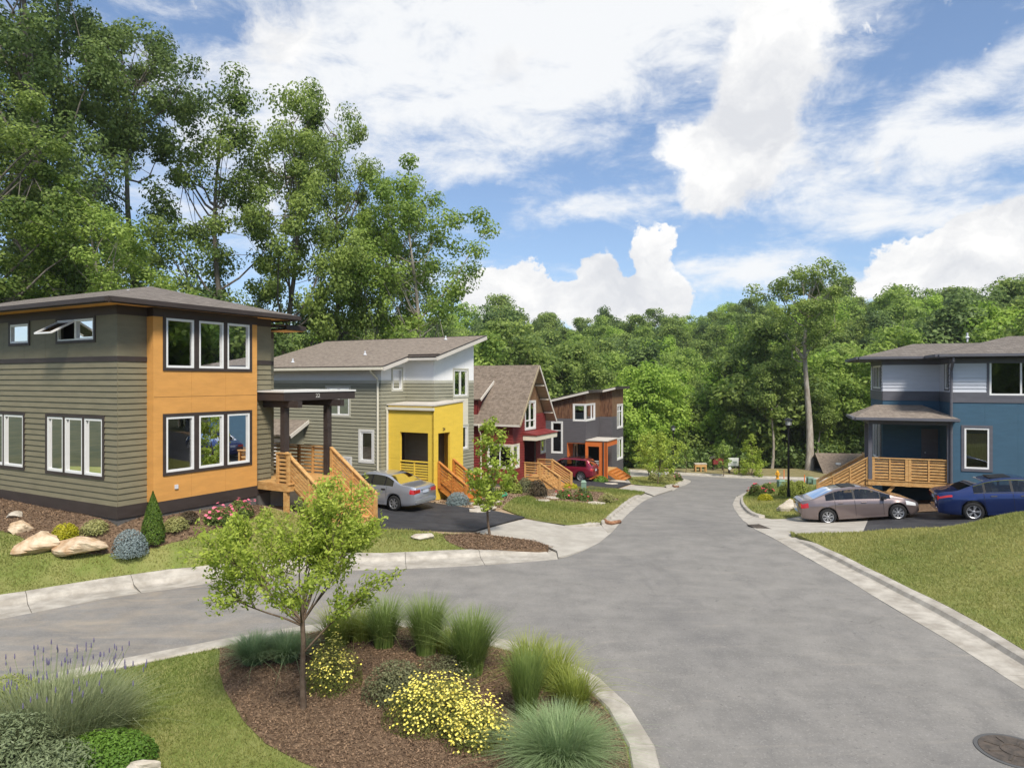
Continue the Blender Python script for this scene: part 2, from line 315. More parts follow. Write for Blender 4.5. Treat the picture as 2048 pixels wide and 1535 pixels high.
def inside(P, poly):
    x, y = P[:, 0], P[:, 1]; r = np.zeros(len(P), bool); n = len(poly)
    for i in range(n):
        x0, y0 = poly[i]; x1, y1 = poly[(i + 1) % n]
        c = (y0 > y) != (y1 > y)
        r ^= c & (x < (x1 - x0) * (y - y0) / (y1 - y0 + 1e-12) + x0)
    return r
def chaikin(l, n=2, closed=False):
    l = [Vector(p) for p in l]
    for _ in range(n):
        q = [] if closed else [l[0]]
        m = len(l)
        for i in range(m if closed else m - 1):
            a, b = l[i], l[(i + 1) % m]; q += [a * 0.75 + b * 0.25, a * 0.25 + b * 0.75]
        if not closed: q.append(l[-1])
        l = q
    return [(p.x, p.y) for p in l]
def sheet(name, poly, dz, m, step=0.6, skirt=0.0, parent=None, zfun=None):
    zf = zfun or gz
    P = np.array(poly); B = []
    for i in range(len(P)):
        a, b = P[i], P[(i + 1) % len(P)]; k = max(1, int(np.linalg.norm(b - a) / step))
        for j in range(k): B.append(a + (b - a) * j / k)
    B = np.array(B); nb = len(B)
    x0, y0 = P.min(0); x1, y1 = P.max(0)
    gx, gy = np.meshgrid(np.arange(x0 + step / 2, x1, step), np.arange(y0 + step / 2, y1, step)); Q = np.stack([gx.ravel(), gy.ravel()], -1)
    Q = Q[inside(Q, P)] if len(Q) else Q
    allp = np.vstack([B, Q]) if len(Q) else B
    r = delaunay_2d_cdt([Vector(p) for p in allp], [], [list(range(nb))], 1, 1e-5)
    v2 = np.array([(v.x, v.y) for v in r[0]]); z = zf(v2[:, 0], v2[:, 1]) + dz
    V = [(a, b, c) for (a, b), c in zip(v2, z)]; Fc = [tuple(f) for f in r[2]]
    Fc = [f if np.cross(v2[f[1]] - v2[f[0]], v2[f[2]] - v2[f[0]]) > 0 else f[::-1] for f in Fc]
    if skirt > 0:
        zb = zf(B[:, 0], B[:, 1]) + dz; b0 = len(V)
        V += [(p[0], p[1], q) for p, q in zip(B, zb)] + [(p[0], p[1], q - skirt) for p, q in zip(B, zb)]
        Fc += [(b0 + i, b0 + (i + 1) % nb, b0 + nb + (i + 1) % nb, b0 + nb + i) for i in range(nb)]
    me = mesh_from(name, V, Fc, m, True); return link(name, me, parent)

M_asphalt = mat('asphalt_worn', (0.205, 0.196, 0.182), (0.26, 0.247, 0.228), 1.3, 0.85, 0.35, 120, spec=0.25)
def asphalt_detail():
    m = M_asphalt; nt = m.node_tree; N = nt.nodes; L = nt.links; b = N['Principled BSDF']; base = b.inputs['Base Color'].links[0].from_socket
    tc = N.new('ShaderNodeTexCoord')
    def lay(prev, scale, lo, hi, col, fac, st=(1, 1, 1), rot=0, dist=0.0, loc=(0, 0, 0), det=8):
        mp = N.new('ShaderNodeMapping'); mp.inputs['Scale'].default_value = st; mp.inputs['Rotation'].default_value = (0, 0, rot); mp.inputs['Location'].default_value = loc; L.new(tc.outputs['Object'], mp.inputs[0])
        n = N.new('ShaderNodeTexNoise'); n.inputs['Scale'].default_value = scale; n.inputs['Detail'].default_value = det; n.inputs['Roughness'].default_value = 0.65; n.inputs['Distortion'].default_value = dist; L.new(mp.outputs[0], n.inputs['Vector'])
        r = N.new('ShaderNodeMapRange'); r.inputs[1].default_value = lo; r.inputs[2].default_value = hi; r.inputs[4].default_value = fac; L.new(n.outputs[0], r.inputs[0])
        x = N.new('ShaderNodeMix'); x.data_type = 'RGBA'; L.new(r.outputs[0], x.inputs['Factor']); L.new(prev, x.inputs['A']); x.inputs['B'].default_value = (*col, 1); return x.outputs['Result']
    c = lay(base, 0.16, 0.46, 0.70, (0.12, 0.118, 0.12), 0.55, (1, 0.6, 1), 0.3)
    c = lay(c, 0.45, 0.50, 0.76, (0.32, 0.30, 0.27), 0.42, (0.6, 1.8, 1), 0.15, 1.2)
    c = lay(c, 1.1, 0.58, 0.74, (0.36, 0.325, 0.275), 0.38, (0.35, 2.2, 1), 0.25, 1.5, (4, 2, 0))
    c = lay(c, 0.9, 0.56, 0.74, (0.13, 0.127, 0.123), 0.45, (1.6, 0.35, 1), -0.35, 0.8, (9, 1, 0))
    c = lay(c, 30.0, 0.56, 0.70, (0.40, 0.385, 0.36), 0.45, det=3)
    c = lay(c, 22.0, 0.58, 0.72, (0.10, 0.10, 0.098), 0.45, loc=(3, 7, 0), det=3)
    c = lay(c, 8.0, 0.70, 0.76, (0.42, 0.39, 0.34), 0.7, det=3)
    c = lay(c, 3.2, 0.68, 0.73, (0.10, 0.098, 0.095), 0.55, loc=(2, 5, 0), det=4)
    c = lay(c, 14.0, 0.66, 0.72, (0.085, 0.083, 0.08), 0.6, loc=(6, 1, 0), det=3)
    # a few fine cracks
    mp = N.new('ShaderNodeMapping'); mp.inputs['Scale'].default_value = (.22, .30, 1); L.new(tc.outputs['Object'], mp.inputs[0]); nz = N.new('ShaderNodeTexNoise'); nz.inputs['Scale'].default_value = 2.2; nz.inputs['Detail'].default_value = 6; L.new(mp.outputs[0], nz.inputs['Vector'])
    vm = N.new('ShaderNodeVectorMath'); vm.operation = 'MULTIPLY_ADD'; L.new(nz.outputs['Color'], vm.inputs[0]); vm.inputs[1].default_value = (.7, .7, 0); L.new(mp.outputs[0], vm.inputs[2])
    vo = N.new('ShaderNodeTexVoronoi'); vo.feature = 'DISTANCE_TO_EDGE'; vo.inputs['Scale'].default_value = 1.0; L.new(vm.outputs[0], vo.inputs['Vector']); rr = N.new('ShaderNodeMapRange'); rr.inputs[1].default_value = .0; rr.inputs[2].default_value = .006; rr.inputs[3].default_value = .30; rr.inputs[4].default_value = 0; L.new(vo.outputs['Distance'], rr.inputs[0])
    nm = N.new('ShaderNodeTexNoise'); nm.inputs['Scale'].default_value = .22; nm.inputs['Detail'].default_value = 3; L.new(tc.outputs['Object'], nm.inputs['Vector']); nr_ = N.new('ShaderNodeMapRange'); nr_.inputs[1].default_value = .54; nr_.inputs[2].default_value = .66; L.new(nm.outputs[0], nr_.inputs[0]); mq = N.new('ShaderNodeMath'); mq.operation = 'MULTIPLY'; L.new(rr.outputs[0], mq.inputs[0]); L.new(nr_.outputs[0], mq.inputs[1])
    x = N.new('ShaderNodeMix'); x.data_type = 'RGBA'; L.new(mq.outputs[0], x.inputs['Factor']); L.new(c, x.inputs['A']); x.inputs['B'].default_value = (.075, .073, .07, 1); c = x.outputs['Result']
    # tan dirt tracked in on the left arm of the loop
    sx = N.new('ShaderNodeSeparateXYZ'); L.new(tc.outputs['Object'], sx.inputs[0]); mk = N.new('ShaderNodeMapRange'); mk.inputs[1].default_value = -1.5; mk.inputs[2].default_value = -8.0; mk.inputs[4].default_value = 0.5; L.new(sx.outputs[0], mk.inputs[0])
    mp = N.new('ShaderNodeMapping'); mp.inputs['Scale'].default_value = (.5, 1.5, 1); mp.inputs['Rotation'].default_value = (0, 0, -.25); L.new(tc.outputs['Object'], mp.inputs[0]); n = N.new('ShaderNodeTexNoise'); n.inputs['Scale'].default_value = 1.3; n.inputs['Detail'].default_value = 9; n.inputs['Distortion'].default_value = .8; n.inputs['Roughness'].default_value = .68; L.new(mp.outputs[0], n.inputs['Vector'])
    r = N.new('ShaderNodeMapRange'); r.inputs[1].default_value = .44; r.inputs[2].default_value = .66; L.new(n.outputs[0], r.inputs[0]); mm = N.new('ShaderNodeMath'); mm.operation = 'MULTIPLY'; L.new(r.outputs[0], mm.inputs[0]); L.new(mk.outputs[0], mm.inputs[1])
    x = N.new('ShaderNodeMix'); x.data_type = 'RGBA'; L.new(mm.outputs[0], x.inputs['Factor']); L.new(c, x.inputs['A']); x.inputs['B'].default_value = (.40, .335, .25, 1)
    L.new(x.outputs['Result'], b.inputs['Base Color'])
asphalt_detail()
M_drive = mat('asphalt_fresh', (0.030, 0.030, 0.034), (0.052, 0.052, 0.056), 2.0, 0.7, 0.4, 160)
M_conc = mat('concrete', (0.37, 0.34, 0.295), (0.47, 0.44, 0.385), 1.7, 0.85, 0.15, 60)
M_conc2 = mat('concrete_kerb', (0.33, 0.30, 0.255), (0.50, 0.465, 0.405), 2.4, 0.85, 0.2, 50)
M_found = mat('foundation_concrete', (0.36, 0.35, 0.32), (0.46, 0.45, 0.42), 2.0, 0.9, 0.1, 40)
M_lawn = mat('lawn_soil', (0.16, 0.20, 0.045), (0.25, 0.25, 0.085), 1.1, 0.95, 0.5, 60)
M_mulch = mat('mulch_bed', (0.105, 0.066, 0.040), (0.22, 0.148, 0.092), 9.0, 0.95, 0.8, 45)
M_dirt = mat('bare_dirt', (0.30, 0.21, 0.13), (0.42, 0.32, 0.21), 3.0, 0.95, 0.5, 30)
M_floor = mat('forest_floor', (0.035, 0.045, 0.015), (0.075, 0.075, 0.03), 0.6, 0.95, 0.4, 10)

# whole ground out to the horizon
def build_ground():
    xs = np.concatenate([np.linspace(-420, -45, 16), np.linspace(-40, 45, 69), np.linspace(50, 420, 16)])
    ys = np.concatenate([np.linspace(-60, 0, 6), np.linspace(2, 110, 88), np.linspace(115, 420, 34), [600, 900, 1500]])
    X, Y = np.meshgrid(xs, ys); Z = gz(X, Y) - 0.14; Z[Y > 420] -= 20
    nx = len(xs); V = np.stack([X.ravel(), Y.ravel(), Z.ravel()], -1)
    Fc = [(j * nx + i, j * nx + i + 1, (j + 1) * nx + i + 1, (j + 1) * nx + i) for j in range(len(ys) - 1) for i in range(nx - 1)]
    tag(link('ground', mesh_from('ground', V, Fc, M_floor, True)), kind='structure')
build_ground()
wRAx = wRA + [ext(wRA, 6, -1, -2)]
ROAD = [ext(wLA, 14, 0, 1)] + wLA + wLE + wFAR + wRAx + [(12, 2), (-26, 2)]
tag(sheet('road', ROAD, 0.0, M_asphalt, 0.8), kind='structure')

# kerbs: gutter pan + raised kerb, cast in lengths with open joints
def resample(l, n):
    P = np.array(l); d = np.concatenate([[0], np.cumsum(np.linalg.norm(np.diff(P, axis=0), axis=1))]); t = np.linspace(0, d[-1], n)
    return np.stack([np.interp(t, d, P[:, 0]), np.interp(t, d, P[:, 1])], -1), d[-1]
def kerb(name, A, B, seg=2.2, hgt=0.12, pan=0.60, parent=None, flat=False, taper=(0, 0)):
    n0 = 400; a, la = resample(chaikin(A, 2), n0); b_, lb = resample(chaikin(B, 2), 1500); b = b_[np.argmin(((a[:, None] - b_[None]) ** 2).sum(-1), axis=1)]
    k = max(1, int(round(la / seg))); root = tag(empty(name, (float(a[0, 0]), float(a[0, 1]), 0)), kind='structure')
    ox, oy = a[0]
    for s in range(k):
        i0 = int(s * (n0 - 1) / k); i1 = int((s + 1) * (n0 - 1) / k); idx = np.linspace(i0, i1, max(3, int((i1 - i0) / 8))).astype(int)
        V = []; L = len(idx); rows = [(0, -0.06), (0, 0.008), (pan, 0.004), (pan + 0.07, 0.02), (pan + 0.13, hgt - 0.015), (pan + 0.2, hgt), (0.97, hgt), (1.0, hgt - 0.02), (1.0, -0.06)] if not flat else [(0, -0.06), (0, hgt - 0.03), (0.06, hgt), (0.94, hgt), (1, hgt - 0.03), (1, -0.06)]
        dz = random.uniform(-0.004, 0.004)
        for q, i in enumerate(idx):
            for f, h in rows:
                p = a[i] + (b[i] - a[i]) * f
                if q == 0 and s > 0: p = p + (a[min(i + 3, n0 - 1)] - a[i]) * 0.012 / max(0.01, np.linalg.norm(a[min(i + 3, n0 - 1)] - a[i]))
                u_ = la * i / (n0 - 1); kf = 1.0
                if taper[0]: kf = min(kf, .08 + .92 * u_ / taper[0])
                if taper[1]: kf = min(kf, .08 + .92 * (la - u_) / taper[1])
                V.append((p[0] - ox, p[1] - oy, g1(*p) + (h * kf if h > .05 else h) + dz))
        m = len(rows)
        Fc = [(i * m + j, i * m + j + 1, (i + 1) * m + j + 1, (i + 1) * m + j) for i in range(L - 1) for j in range(m - 1)] + [tuple(range(m)), tuple((L - 1) * m + j for j in range(m - 1, -1, -1))]
        link('kerb_segment', mesh_from('kerb_segment', V, Fc, M_conc2), root)
    return root
kerb('kerb_left', [ext(wLA, 8, 0, 1)] + wLA, [ext(wLB, 8, 0, 1)] + wLB, taper=(0, 1.6))
L2B = GP([(1199, 1046), (1209, 1041), (1241, 1012), (1268, 994), (1291, 984)]); L2A = W0([(1219, 1068), (1225, 1063), (1241, 1044), (1270, 1013), (1306, 993)])
kerb('kerb_left_middle', L2A, L2B, taper=(0.8, 0.8))
kerb('kerb_apron_edge', GP([(1130, 1052.5), (1180, 1054), (1200, 1051.5)]), GP([(1130, 1049.5), (1180, 1051), (1199, 1048.5)]), 2.0, .13, flat=True, taper=(1.0, 0))
L3A = W0([(1345, 981), (1370, 970), (1383, 963.5), (1380, 959), (1357, 955), (1300, 953)]); L3B = GP([(1328, 973.5), (1348, 968), (1368, 961.5), (1366, 957.6), (1350, 954.5), (1298, 952)])
kerb('kerb_left_far', L3A, L3B)
kerb('kerb_far', wFAR, wFARB, 4.0)
wRBx = wRB + [ext(wRB, 6, -1, -2)]
iR = RA.index((1552, 1079))
kerb('kerb_right', wRAx[iR:], wRBx, taper=(1.2, 0))
R2A = wRA[1:iR - 1]; R2B = GP([(1600, 967), (1545, 967), (1526, 970), (1507, 981), (1496, 986), (1487, 995), (1486, 1003), (1490, 1013), (1505, 1029), (1530, 1035)])
kerb('kerb_right_far', R2A, R2B, taper=(0, 1.0))

# island in the turning circle
ISO = W0([(181, 1342), (239, 1334), (325, 1314), (459, 1287), (540, 1273), (628, 1260), (701, 1249), (779, 1246), (860, 1253), (990, 1285), (1068, 1304), (1133, 1331), (1188, 1359), (1229, 1391), (1275, 1441), (1307, 1497), (1320, 1535)]) + [(1.75, 7.4), (0.9, 5), (-1.5, 3.2), (-5, 2.6), (-9, 3.6), (-11, 6.5), (-10.4, 9.2)]
ISO = chaikin(ISO, 1, True)
def inset(poly, d):
    P = np.array(poly); n = len(P); o = []
    for i in range(n):
        t = P[(i + 1) % n] - P[i - 1]; t = t / np.linalg.norm(t); o.append(P[i] + np.array([t[1], -t[0]]) * d)
    return [tuple(p) for p in o]
ISI = inset(ISO, 0.36)
if Vector(ISI[0]).length and not inside(np.array([ISI[3]]), ISO)[0]: ISI = inset(ISO, -0.36)
kerb('kerb_island', ISO + [ISO[0]], ISI + [ISI[0]], 3.0, 0.13, flat=True)
tag(sheet('island_lawn', ISI, 0.09, M_lawn, 0.5), kind='structure')
MBED = GP([(440, 1300), (438, 1340), (449, 1378), (486, 1440), (531, 1486), (600, 1522), (640, 1538)], 0.1)
_is = [p for p in inset(ISI, 0.04 if inside(np.array([inset(ISI, 0.04)[3]]), ISI)[0] else -0.04)]
_c = [p for p in _is if (p[0] > MBED[0][0] - 0.2 and p[1] > 9) or (p[0] > -1.0 and p[1] > 6.4)]
MULCH1 = MBED + [(-2.2, 7.2), (0.2, 6.6)] + _c[::-1]
tag(sheet('mulch_bed_island', MULCH1, 0.105, M_mulch, 0.4), kind='structure')

# poured gutter slabs under the kerb noses and aprons, and soil under the gardens
tag(sheet('gutter_slab_left', W0([(1085, 1121), (1114, 1118), (1133, 1113), (1169, 1100), (1200, 1084), (1225, 1063), (1241, 1044), (1270, 1013), (1308, 992), (1345, 980), (1370, 970)]) + GP([(1348, 966), (1262, 966), (1228, 977), (1291, 982), (1268, 990), (1209, 1036), (1137, 1045), (1050, 1036), (949, 1063), (1085, 1083)]), -.006, M_conc, .6), kind='structure')
tag(sheet('gutter_slab_right', W0([(1614, 1115), (1552, 1079), (1511, 1059), (1486, 1040), (1469, 1019), (1465, 1007), (1473, 991)]) + GP([(1492, 1003), (1507, 1026), (1569, 1034), (1650, 1066), (1668, 1104)]), -.006, M_conc, .6), kind='structure')
tag(sheet('garden_soil_left', [(-20, 14.5), (-12, 16.2)] + GP([(289, 1148), (560, 1122), (756, 1110), (1022, 1099), (1040, 1040), (1137, 1046), (1200, 1045), (1241, 1010), (1291, 982), (1262, 966)]) + [(10.5, 62), (4, 62), (-2, 46), (-8, 36), (-20, 28)], .05, M_dirt, 1.0), kind='structure')
# lawns, drives and beds on the left
LWN1 = [ext(wLB, 10, 0, 1)] + chaikin(wLB[:11], 2) + GP([(1060, 1083), (954, 1068), (885, 1068), (830, 1062), (760, 1058)], 0.08) + [(-4.6, 22.4), (-5.4, 21.3), (-8.4, 22.4), (-9.5, 20.9), (-10.9, 18.5), (-18.5, 22.8), (-24, 20)]
tag(sheet('lawn_left', LWN1, 0.10, M_lawn, 0.6), kind='structure')
BED1 = GP([(0, 1062), (30, 1068), (70, 1092), (120, 1108), (225, 1110), (300, 1097), (370, 1080), (430, 1060), (500, 1043)], 0.1) + [(-7.9, 22.1), (-8.6, 22.6), (-10.8, 18.62), (-18.4, 22.85), (-17.2, 20.2)]
tag(sheet('mulch_bed_house', chaikin(BED1, 1, True), 0.125, M_mulch, 0.4, 0.06), kind='structure')
DRV1 = GP([(740, 1058), (779, 1063), (949, 1065), (1050, 1037), (960, 1018), (857, 1004)], 0.03) + [(-2.9, 29.2), (-4.6, 30.2), (-10, 33.2), (-11.6, 30.6), (-6.6, 27.2), (-5.1, 23.6)]
tag(sheet('driveway_left', DRV1, 0.11, M_drive, 0.7, 0.08), kind='structure')
AP1 = GP([(949, 1065), (1050, 1037), (1137, 1048), (1199, 1047)], 0.1) + W0([(1219, 1068), (1200, 1084), (1169, 1100), (1133, 1113), (1117, 1117)]) + GP([(1114, 1098), (1085, 1085)], 0.1)
APZ = lambda x, y: gz(x, y) + 0.10 * np.clip((2.4 - x) / 2.2, 0.0, 1)
tag(sheet('driveway_apron_left', AP1, 0.012, M_conc, 0.5, 0.05, zfun=APZ), kind='structure')
BED2 = GP([(885, 1070), (954, 1066), (1068, 1081), (1108, 1096), (1060, 1099), (980, 1101), (930, 1098), (895, 1084)], 0.1)
tag(sheet('mulch_bed_verge', chaikin(BED2, 1, True), 0.125, M_mulch, 0.4, 0.12), kind='structure')
LWN2 = GP([(1003, 1016), (1050, 1035), (1137, 1047), (1192, 1048), (1209, 1040), (1241, 1011), (1268, 993), (1290, 984), (1240, 979), (1180, 972), (1100, 985), (1040, 990)], 0.08)
tag(sheet('lawn_middle', LWN2, 0.11, M_lawn, 0.5, 0.08), kind='structure')
BED3 = GP([(858, 1004), (960, 1018), (1004, 1017), (1022, 998), (1060, 990), (1075, 1000), (1130, 1003), (1210, 1008), (1240, 1000), (1205, 985), (1150, 980), (1085, 978)], 0.1) + [(2.2, 45.0), (0.2, 40.6), (-2, 34.4), (-2.6, 32.4), (-3.6, 29.7)]
tag(sheet('mulch_bed_gardens', BED3, 0.125, M_dirt, 0.5, 0.08), kind='structure')
DRV2 = GP([(1105, 977), (1180, 981), (1230, 978), (1262, 968), (1205, 962)], 0.05) + [(7.5, 51.6), (5.5, 52.6), (1.5, 54), (0.5, 50), (3.4, 47.6)]
tag(sheet('driveway_far_left', DRV2, 0.14, M_drive, 0.7, 0.05), kind='structure')
AP2 = GP([(1228, 978), (1262, 968), (1328, 973)], 0.1) + W0([(1345, 980.5), (1308, 992.5)]) + GP([(1291, 984)], 0.08)
tag(sheet('driveway_apron_far_left', AP2, 0.07, M_conc, 0.6, 0.05), kind='structure')
LWN3 = GP([(1262, 967), (1328, 973), (1348, 968), (1367, 961), (1363, 957.5), (1345, 955), (1300, 953), (1245, 954)], 0.08)
tag(sheet('lawn_far_corner', LWN3, 0.11, M_lawn, 0.7, 0.05), kind='structure')
tag(sheet('footpath_far', GP([(1262, 967), (1245, 954), (1300, 952), (1252, 944), (1238, 950), (1240, 964)], 0.08), 0.09, M_conc, 0.8), kind='structure')
BANK = wFARB + [(62, 69), (60, 80), (14, 82), (8, 78)]
tag(sheet('bank_beyond_street', BANK, 0.10, mat('rough_bank', (0.17, 0.16, 0.06), (0.30, 0.24, 0.13), 1.5, .95, .5, 20), 1.0), kind='structure')

# right side
LWN4 = chaikin(wRBx, 2) + [(30, 8), (30, 19), (20, 22.3)] + GP([(1945, 1046), (1850, 1056), (1780, 1059), (1726, 1064), (1640, 1066), (1583, 1068)], 0.1)
tag(sheet('lawn_right', LWN4, 0.11, M_lawn, 0.6, 0.1), kind='structure')
AP3 = W0([(1552, 1079), (1511, 1059), (1488, 1042)]) + GP([(1508, 1031), (1535, 1036), (1569, 1037)], 0.08) + [(12.2, 28.9), (14.6, 27.9)] + GP([(1726, 1064), (1640, 1067), (1583, 1069)], 0.08)
APZ3 = lambda x, y: gz(x, y) + 0.09 * np.clip((x - 9.8) / 2.0, 0.0, 1)
tag(sheet('driveway_apron_right', AP3, 0.014, M_conc, 0.5, 0.05, zfun=APZ3), kind='structure')
DRV3 = [(14.6, 27.9)] + GP([(1726, 1064)], 0.08) + GP([(1780, 1060), (1850, 1057), (1945, 1047)], 0.08) + [(20, 22.4), (27, 19.6), (28, 23), (19.5, 26.6)]
tag(sheet('driveway_right', DRV3, 0.105, M_drive, 0.6), kind='structure')
LWN5 = chaikin(R2B, 2) + GP([(1569, 1037)], 0.08) + [(12.2, 28.9), (13.2, 31), (17.5, 36), (24, 52), (27, 58)]
tag(sheet('lawn_right_corner', LWN5, 0.11, M_lawn, 0.6, 0.14), kind='structure')
BED4 = [(12.2, 28.9), (14.6, 27.95), (19.4, 26.7), (27, 23.4), (29, 29), (16.5, 35.5), (14, 32.5)]
tag(sheet('dirt_under_porch', BED4, 0.13, M_mulch, 0.6), kind='structure')
# ------------------------------------------------------------------ house kit (local axes: +x towards the street, +y along it, away)
M_white = paint('window_white', (0.80, 0.80, 0.79), 0.02, 0.4)
M_brown = paint('trim_dark_brown', (0.050, 0.038, 0.034), 0.12, 0.55)
M_olive = paint('siding_olive_grey', (0.198, 0.176, 0.112), 0.09)
M_olive2 = paint('panel_olive_grey', (0.180, 0.161, 0.104), 0.09)
M_orange = paint('stucco_orange', (0.64, 0.315, 0.085), 0.06, 0.75)
M_sage = paint('siding_sage', (0.285, 0.275, 0.205), 0.06)
M_sagetrim = paint('trim_sage_light', (0.50, 0.49, 0.41), 0.04)
M_wpanel = paint('panel_white', (0.86, 0.86, 0.86), 0.02)
M_yellow = paint('panel_yellow', (0.80, 0.56, 0.075), 0.04)
M_cream = paint('trim_cream', (0.70, 0.66, 0.54), 0.04, 0.45)
M_red = paint('siding_barn_red', (0.20, 0.032, 0.030), 0.10)
M_reddark = paint('door_dark_red', (0.055, 0.012, 0.014), 0.08)
M_char = paint('siding_charcoal', (0.105, 0.098, 0.105), 0.07)
M_porch = paint('porch_orange', (0.60, 0.155, 0.035), 0.05)
M_blue = paint('stucco_blue', (0.052, 0.115, 0.175), 0.06, 0.8)
M_lav = paint('siding_pale_grey', (0.60, 0.62, 0.68), 0.03)
M_slate = paint('trim_slate', (0.115, 0.115, 0.135), 0.08)
M_rake = paint('fascia_pale', (0.62, 0.58, 0.52), 0.05)
M_tan = paint('soffit_tan', (0.36, 0.29, 0.19), 0.08)
M_soff = paint('soffit_white', (0.70, 0.69, 0.66), 0.03)
M_inner = mat('interior_plaster', (0.12, 0.115, 0.11), None, rough=0.9)
M_blind = mat('window_blind', (0.42, 0.52, 0.53), (0.48, 0.57, 0.57), 6, 0.8, stretch=(1, 1, 6))
M_curt = mat('curtain_pale_green', (0.40, 0.50, 0.45), (0.50, 0.58, 0.53), 8, 0.9, stretch=(8, 8, 0.5))
M_ply = mat('plywood', (0.36, 0.24, 0.08), (0.48, 0.34, 0.13), 5, 0.8, stretch=(6, 6, 0.7))
M_glass = glassmat('window_glass', (0.78, 0.81, 0.80))
M_cedar = mat('cedar', (0.48, 0.255, 0.085), (0.64, 0.39, 0.155), 5.0, 0.65, 0.25, 60, stretch=(1, 1, 3))
M_cedar2 = mat('cedar_orange_stain', (0.42, 0.15, 0.030), (0.58, 0.24, 0.055), 5.0, 0.6, 0.25, 60, stretch=(1, 1, 3))
M_wood_shade = mat('weathered_boards_shade', (0.085, 0.036, 0.020), (0.22, 0.115, 0.062), 3.0, 0.8, 0.3, 40, stretch=(5, 5, 0.7))  # darker copy of the boards: shade of the left-facing walls put into colour
M_wood2 = mat('weathered_boards_brown_lit', (0.13, 0.070, 0.036), (0.24, 0.14, 0.075), 3.0, 0.8, 0.3, 40, stretch=(5, 5, 0.7))  # lighter copy of the boards: brighter light on street-facing walls put into colour
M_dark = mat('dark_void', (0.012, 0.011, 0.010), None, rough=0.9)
M_flash = mat('drip_metal', (0.10, 0.085, 0.08), None, rough=0.4, metal=0.3)
M_memb = mat('flat_roof_membrane', (0.50, 0.46, 0.40), (0.58, 0.54, 0.48), 2, 0.8)
M_pvc = mat('vent_pipe', (0.62, 0.64, 0.68), None, rough=0.4)
R1 = roofmat('shingles_grey_brown', (0.17, 0.15, 0.133), (0.235, 0.208, 0.185), (0.13, 0.114, 0.10))
R2 = roofmat('shingles_taupe', (0.25, 0.21, 0.175), (0.19, 0.158, 0.132), (0.31, 0.265, 0.22))
R3 = roofmat('shingles_brown', (0.235, 0.188, 0.150), (0.16, 0.128, 0.102), (0.29, 0.235, 0.19))

class Fr:
    def __init__(s, o, d, n): s.o = Vector((*o, 0)); s.d = Vector((*d, 0)); s.n = Vector((*n, 0))
    def P(s, a, z, off=0.0): v = s.o + s.d * a + s.n * off; v.z = z; return v
def FY(x0, y): return Fr((x0, y), (1, 0), (0, -1))        # wall facing -y, s runs with x
def FX(x, y0): return Fr((x, y0), (0, 1), (1, 0))         # wall facing +x, s runs with y
def FXn(x, y0): return Fr((x, y0), (0, 1), (-1, 0))       # wall facing -x
def FYp(x0, y): return Fr((x0, y), (1, 0), (0, 1))
def sub1(iv, cut):
    o = []
    for a, b in iv:
        if cut[1] <= a or cut[0] >= b: o.append((a, b)); continue
        if cut[0] > a: o.append((a, cut[0]))
        if cut[1] < b: o.append((cut[1], b))
    return o
def slab(mb, fr, s0, s1, z0a, z0b, z1a, z1b, o0, o1):
    mb.hexa([fr.P(s0, z0a, o0), fr.P(s1, z0b, o0), fr.P(s1, z0b, o1), fr.P(s0, z0a, o1), fr.P(s0, z1a, o0), fr.P(s1, z1b, o0), fr.P(s1, z1b, o1), fr.P(s0, z1a, o1)])
def lap(par, fr, s0, s1, z0, z1, m, ops=(), exp=0.165, clip=None, name='siding_board'):
    n = max(1, int(round((z1 - z0) / exp))); e = (z1 - z0) / n
    for i in range(n):
        a, b = z0 + i * e, z0 + (i + 1) * e
        bands = [a, b] + [v for o in ops for v in (o[2], o[3]) if a + 0.004 < v < b - 0.004]; bands = sorted(set(bands))
        mb = MB()
        for q in range(len(bands) - 1):
            ba, bb = bands[q], bands[q + 1]; mid = (ba + bb) / 2; iv = [(s0, s1)]
            for o in ops:
                if o[2] < mid < o[3]: iv = sub1(iv, (o[0], o[1]))
            oa = 0.034 - 0.029 * (ba - a) / e; ob = 0.034 - 0.029 * (bb - a) / e
            iv2 = []
            for (u, v) in iv:
                if v - u > 3.4:
                    c_ = u + (v - u) * random.uniform(.3, .7); iv2 += [(u, c_ - .003), (c_ + .003, v)]
                else: iv2.append((u, v))
            for (u, v) in iv2:
                u0 = u1 = u; v0 = v1 = v
                if clip:
                    ca, cb = clip(ba), clip(bb); u0, u1, v0, v1 = max(u, ca[0]), max(u, cb[0]), min(v, ca[1]), min(v, cb[1])
                    if v0 - u0 < 0.02 or v1 - u1 < 0.005: continue
                mb.hexa([fr.P(u0, ba, 0), fr.P(v0, ba, 0), fr.P(v0, ba, oa), fr.P(u0, ba, oa), fr.P(u1, bb, 0), fr.P(v1, bb, 0), fr.P(v1, bb, ob), fr.P(u1, bb, ob)])
        mb.pieces(name, m, par)
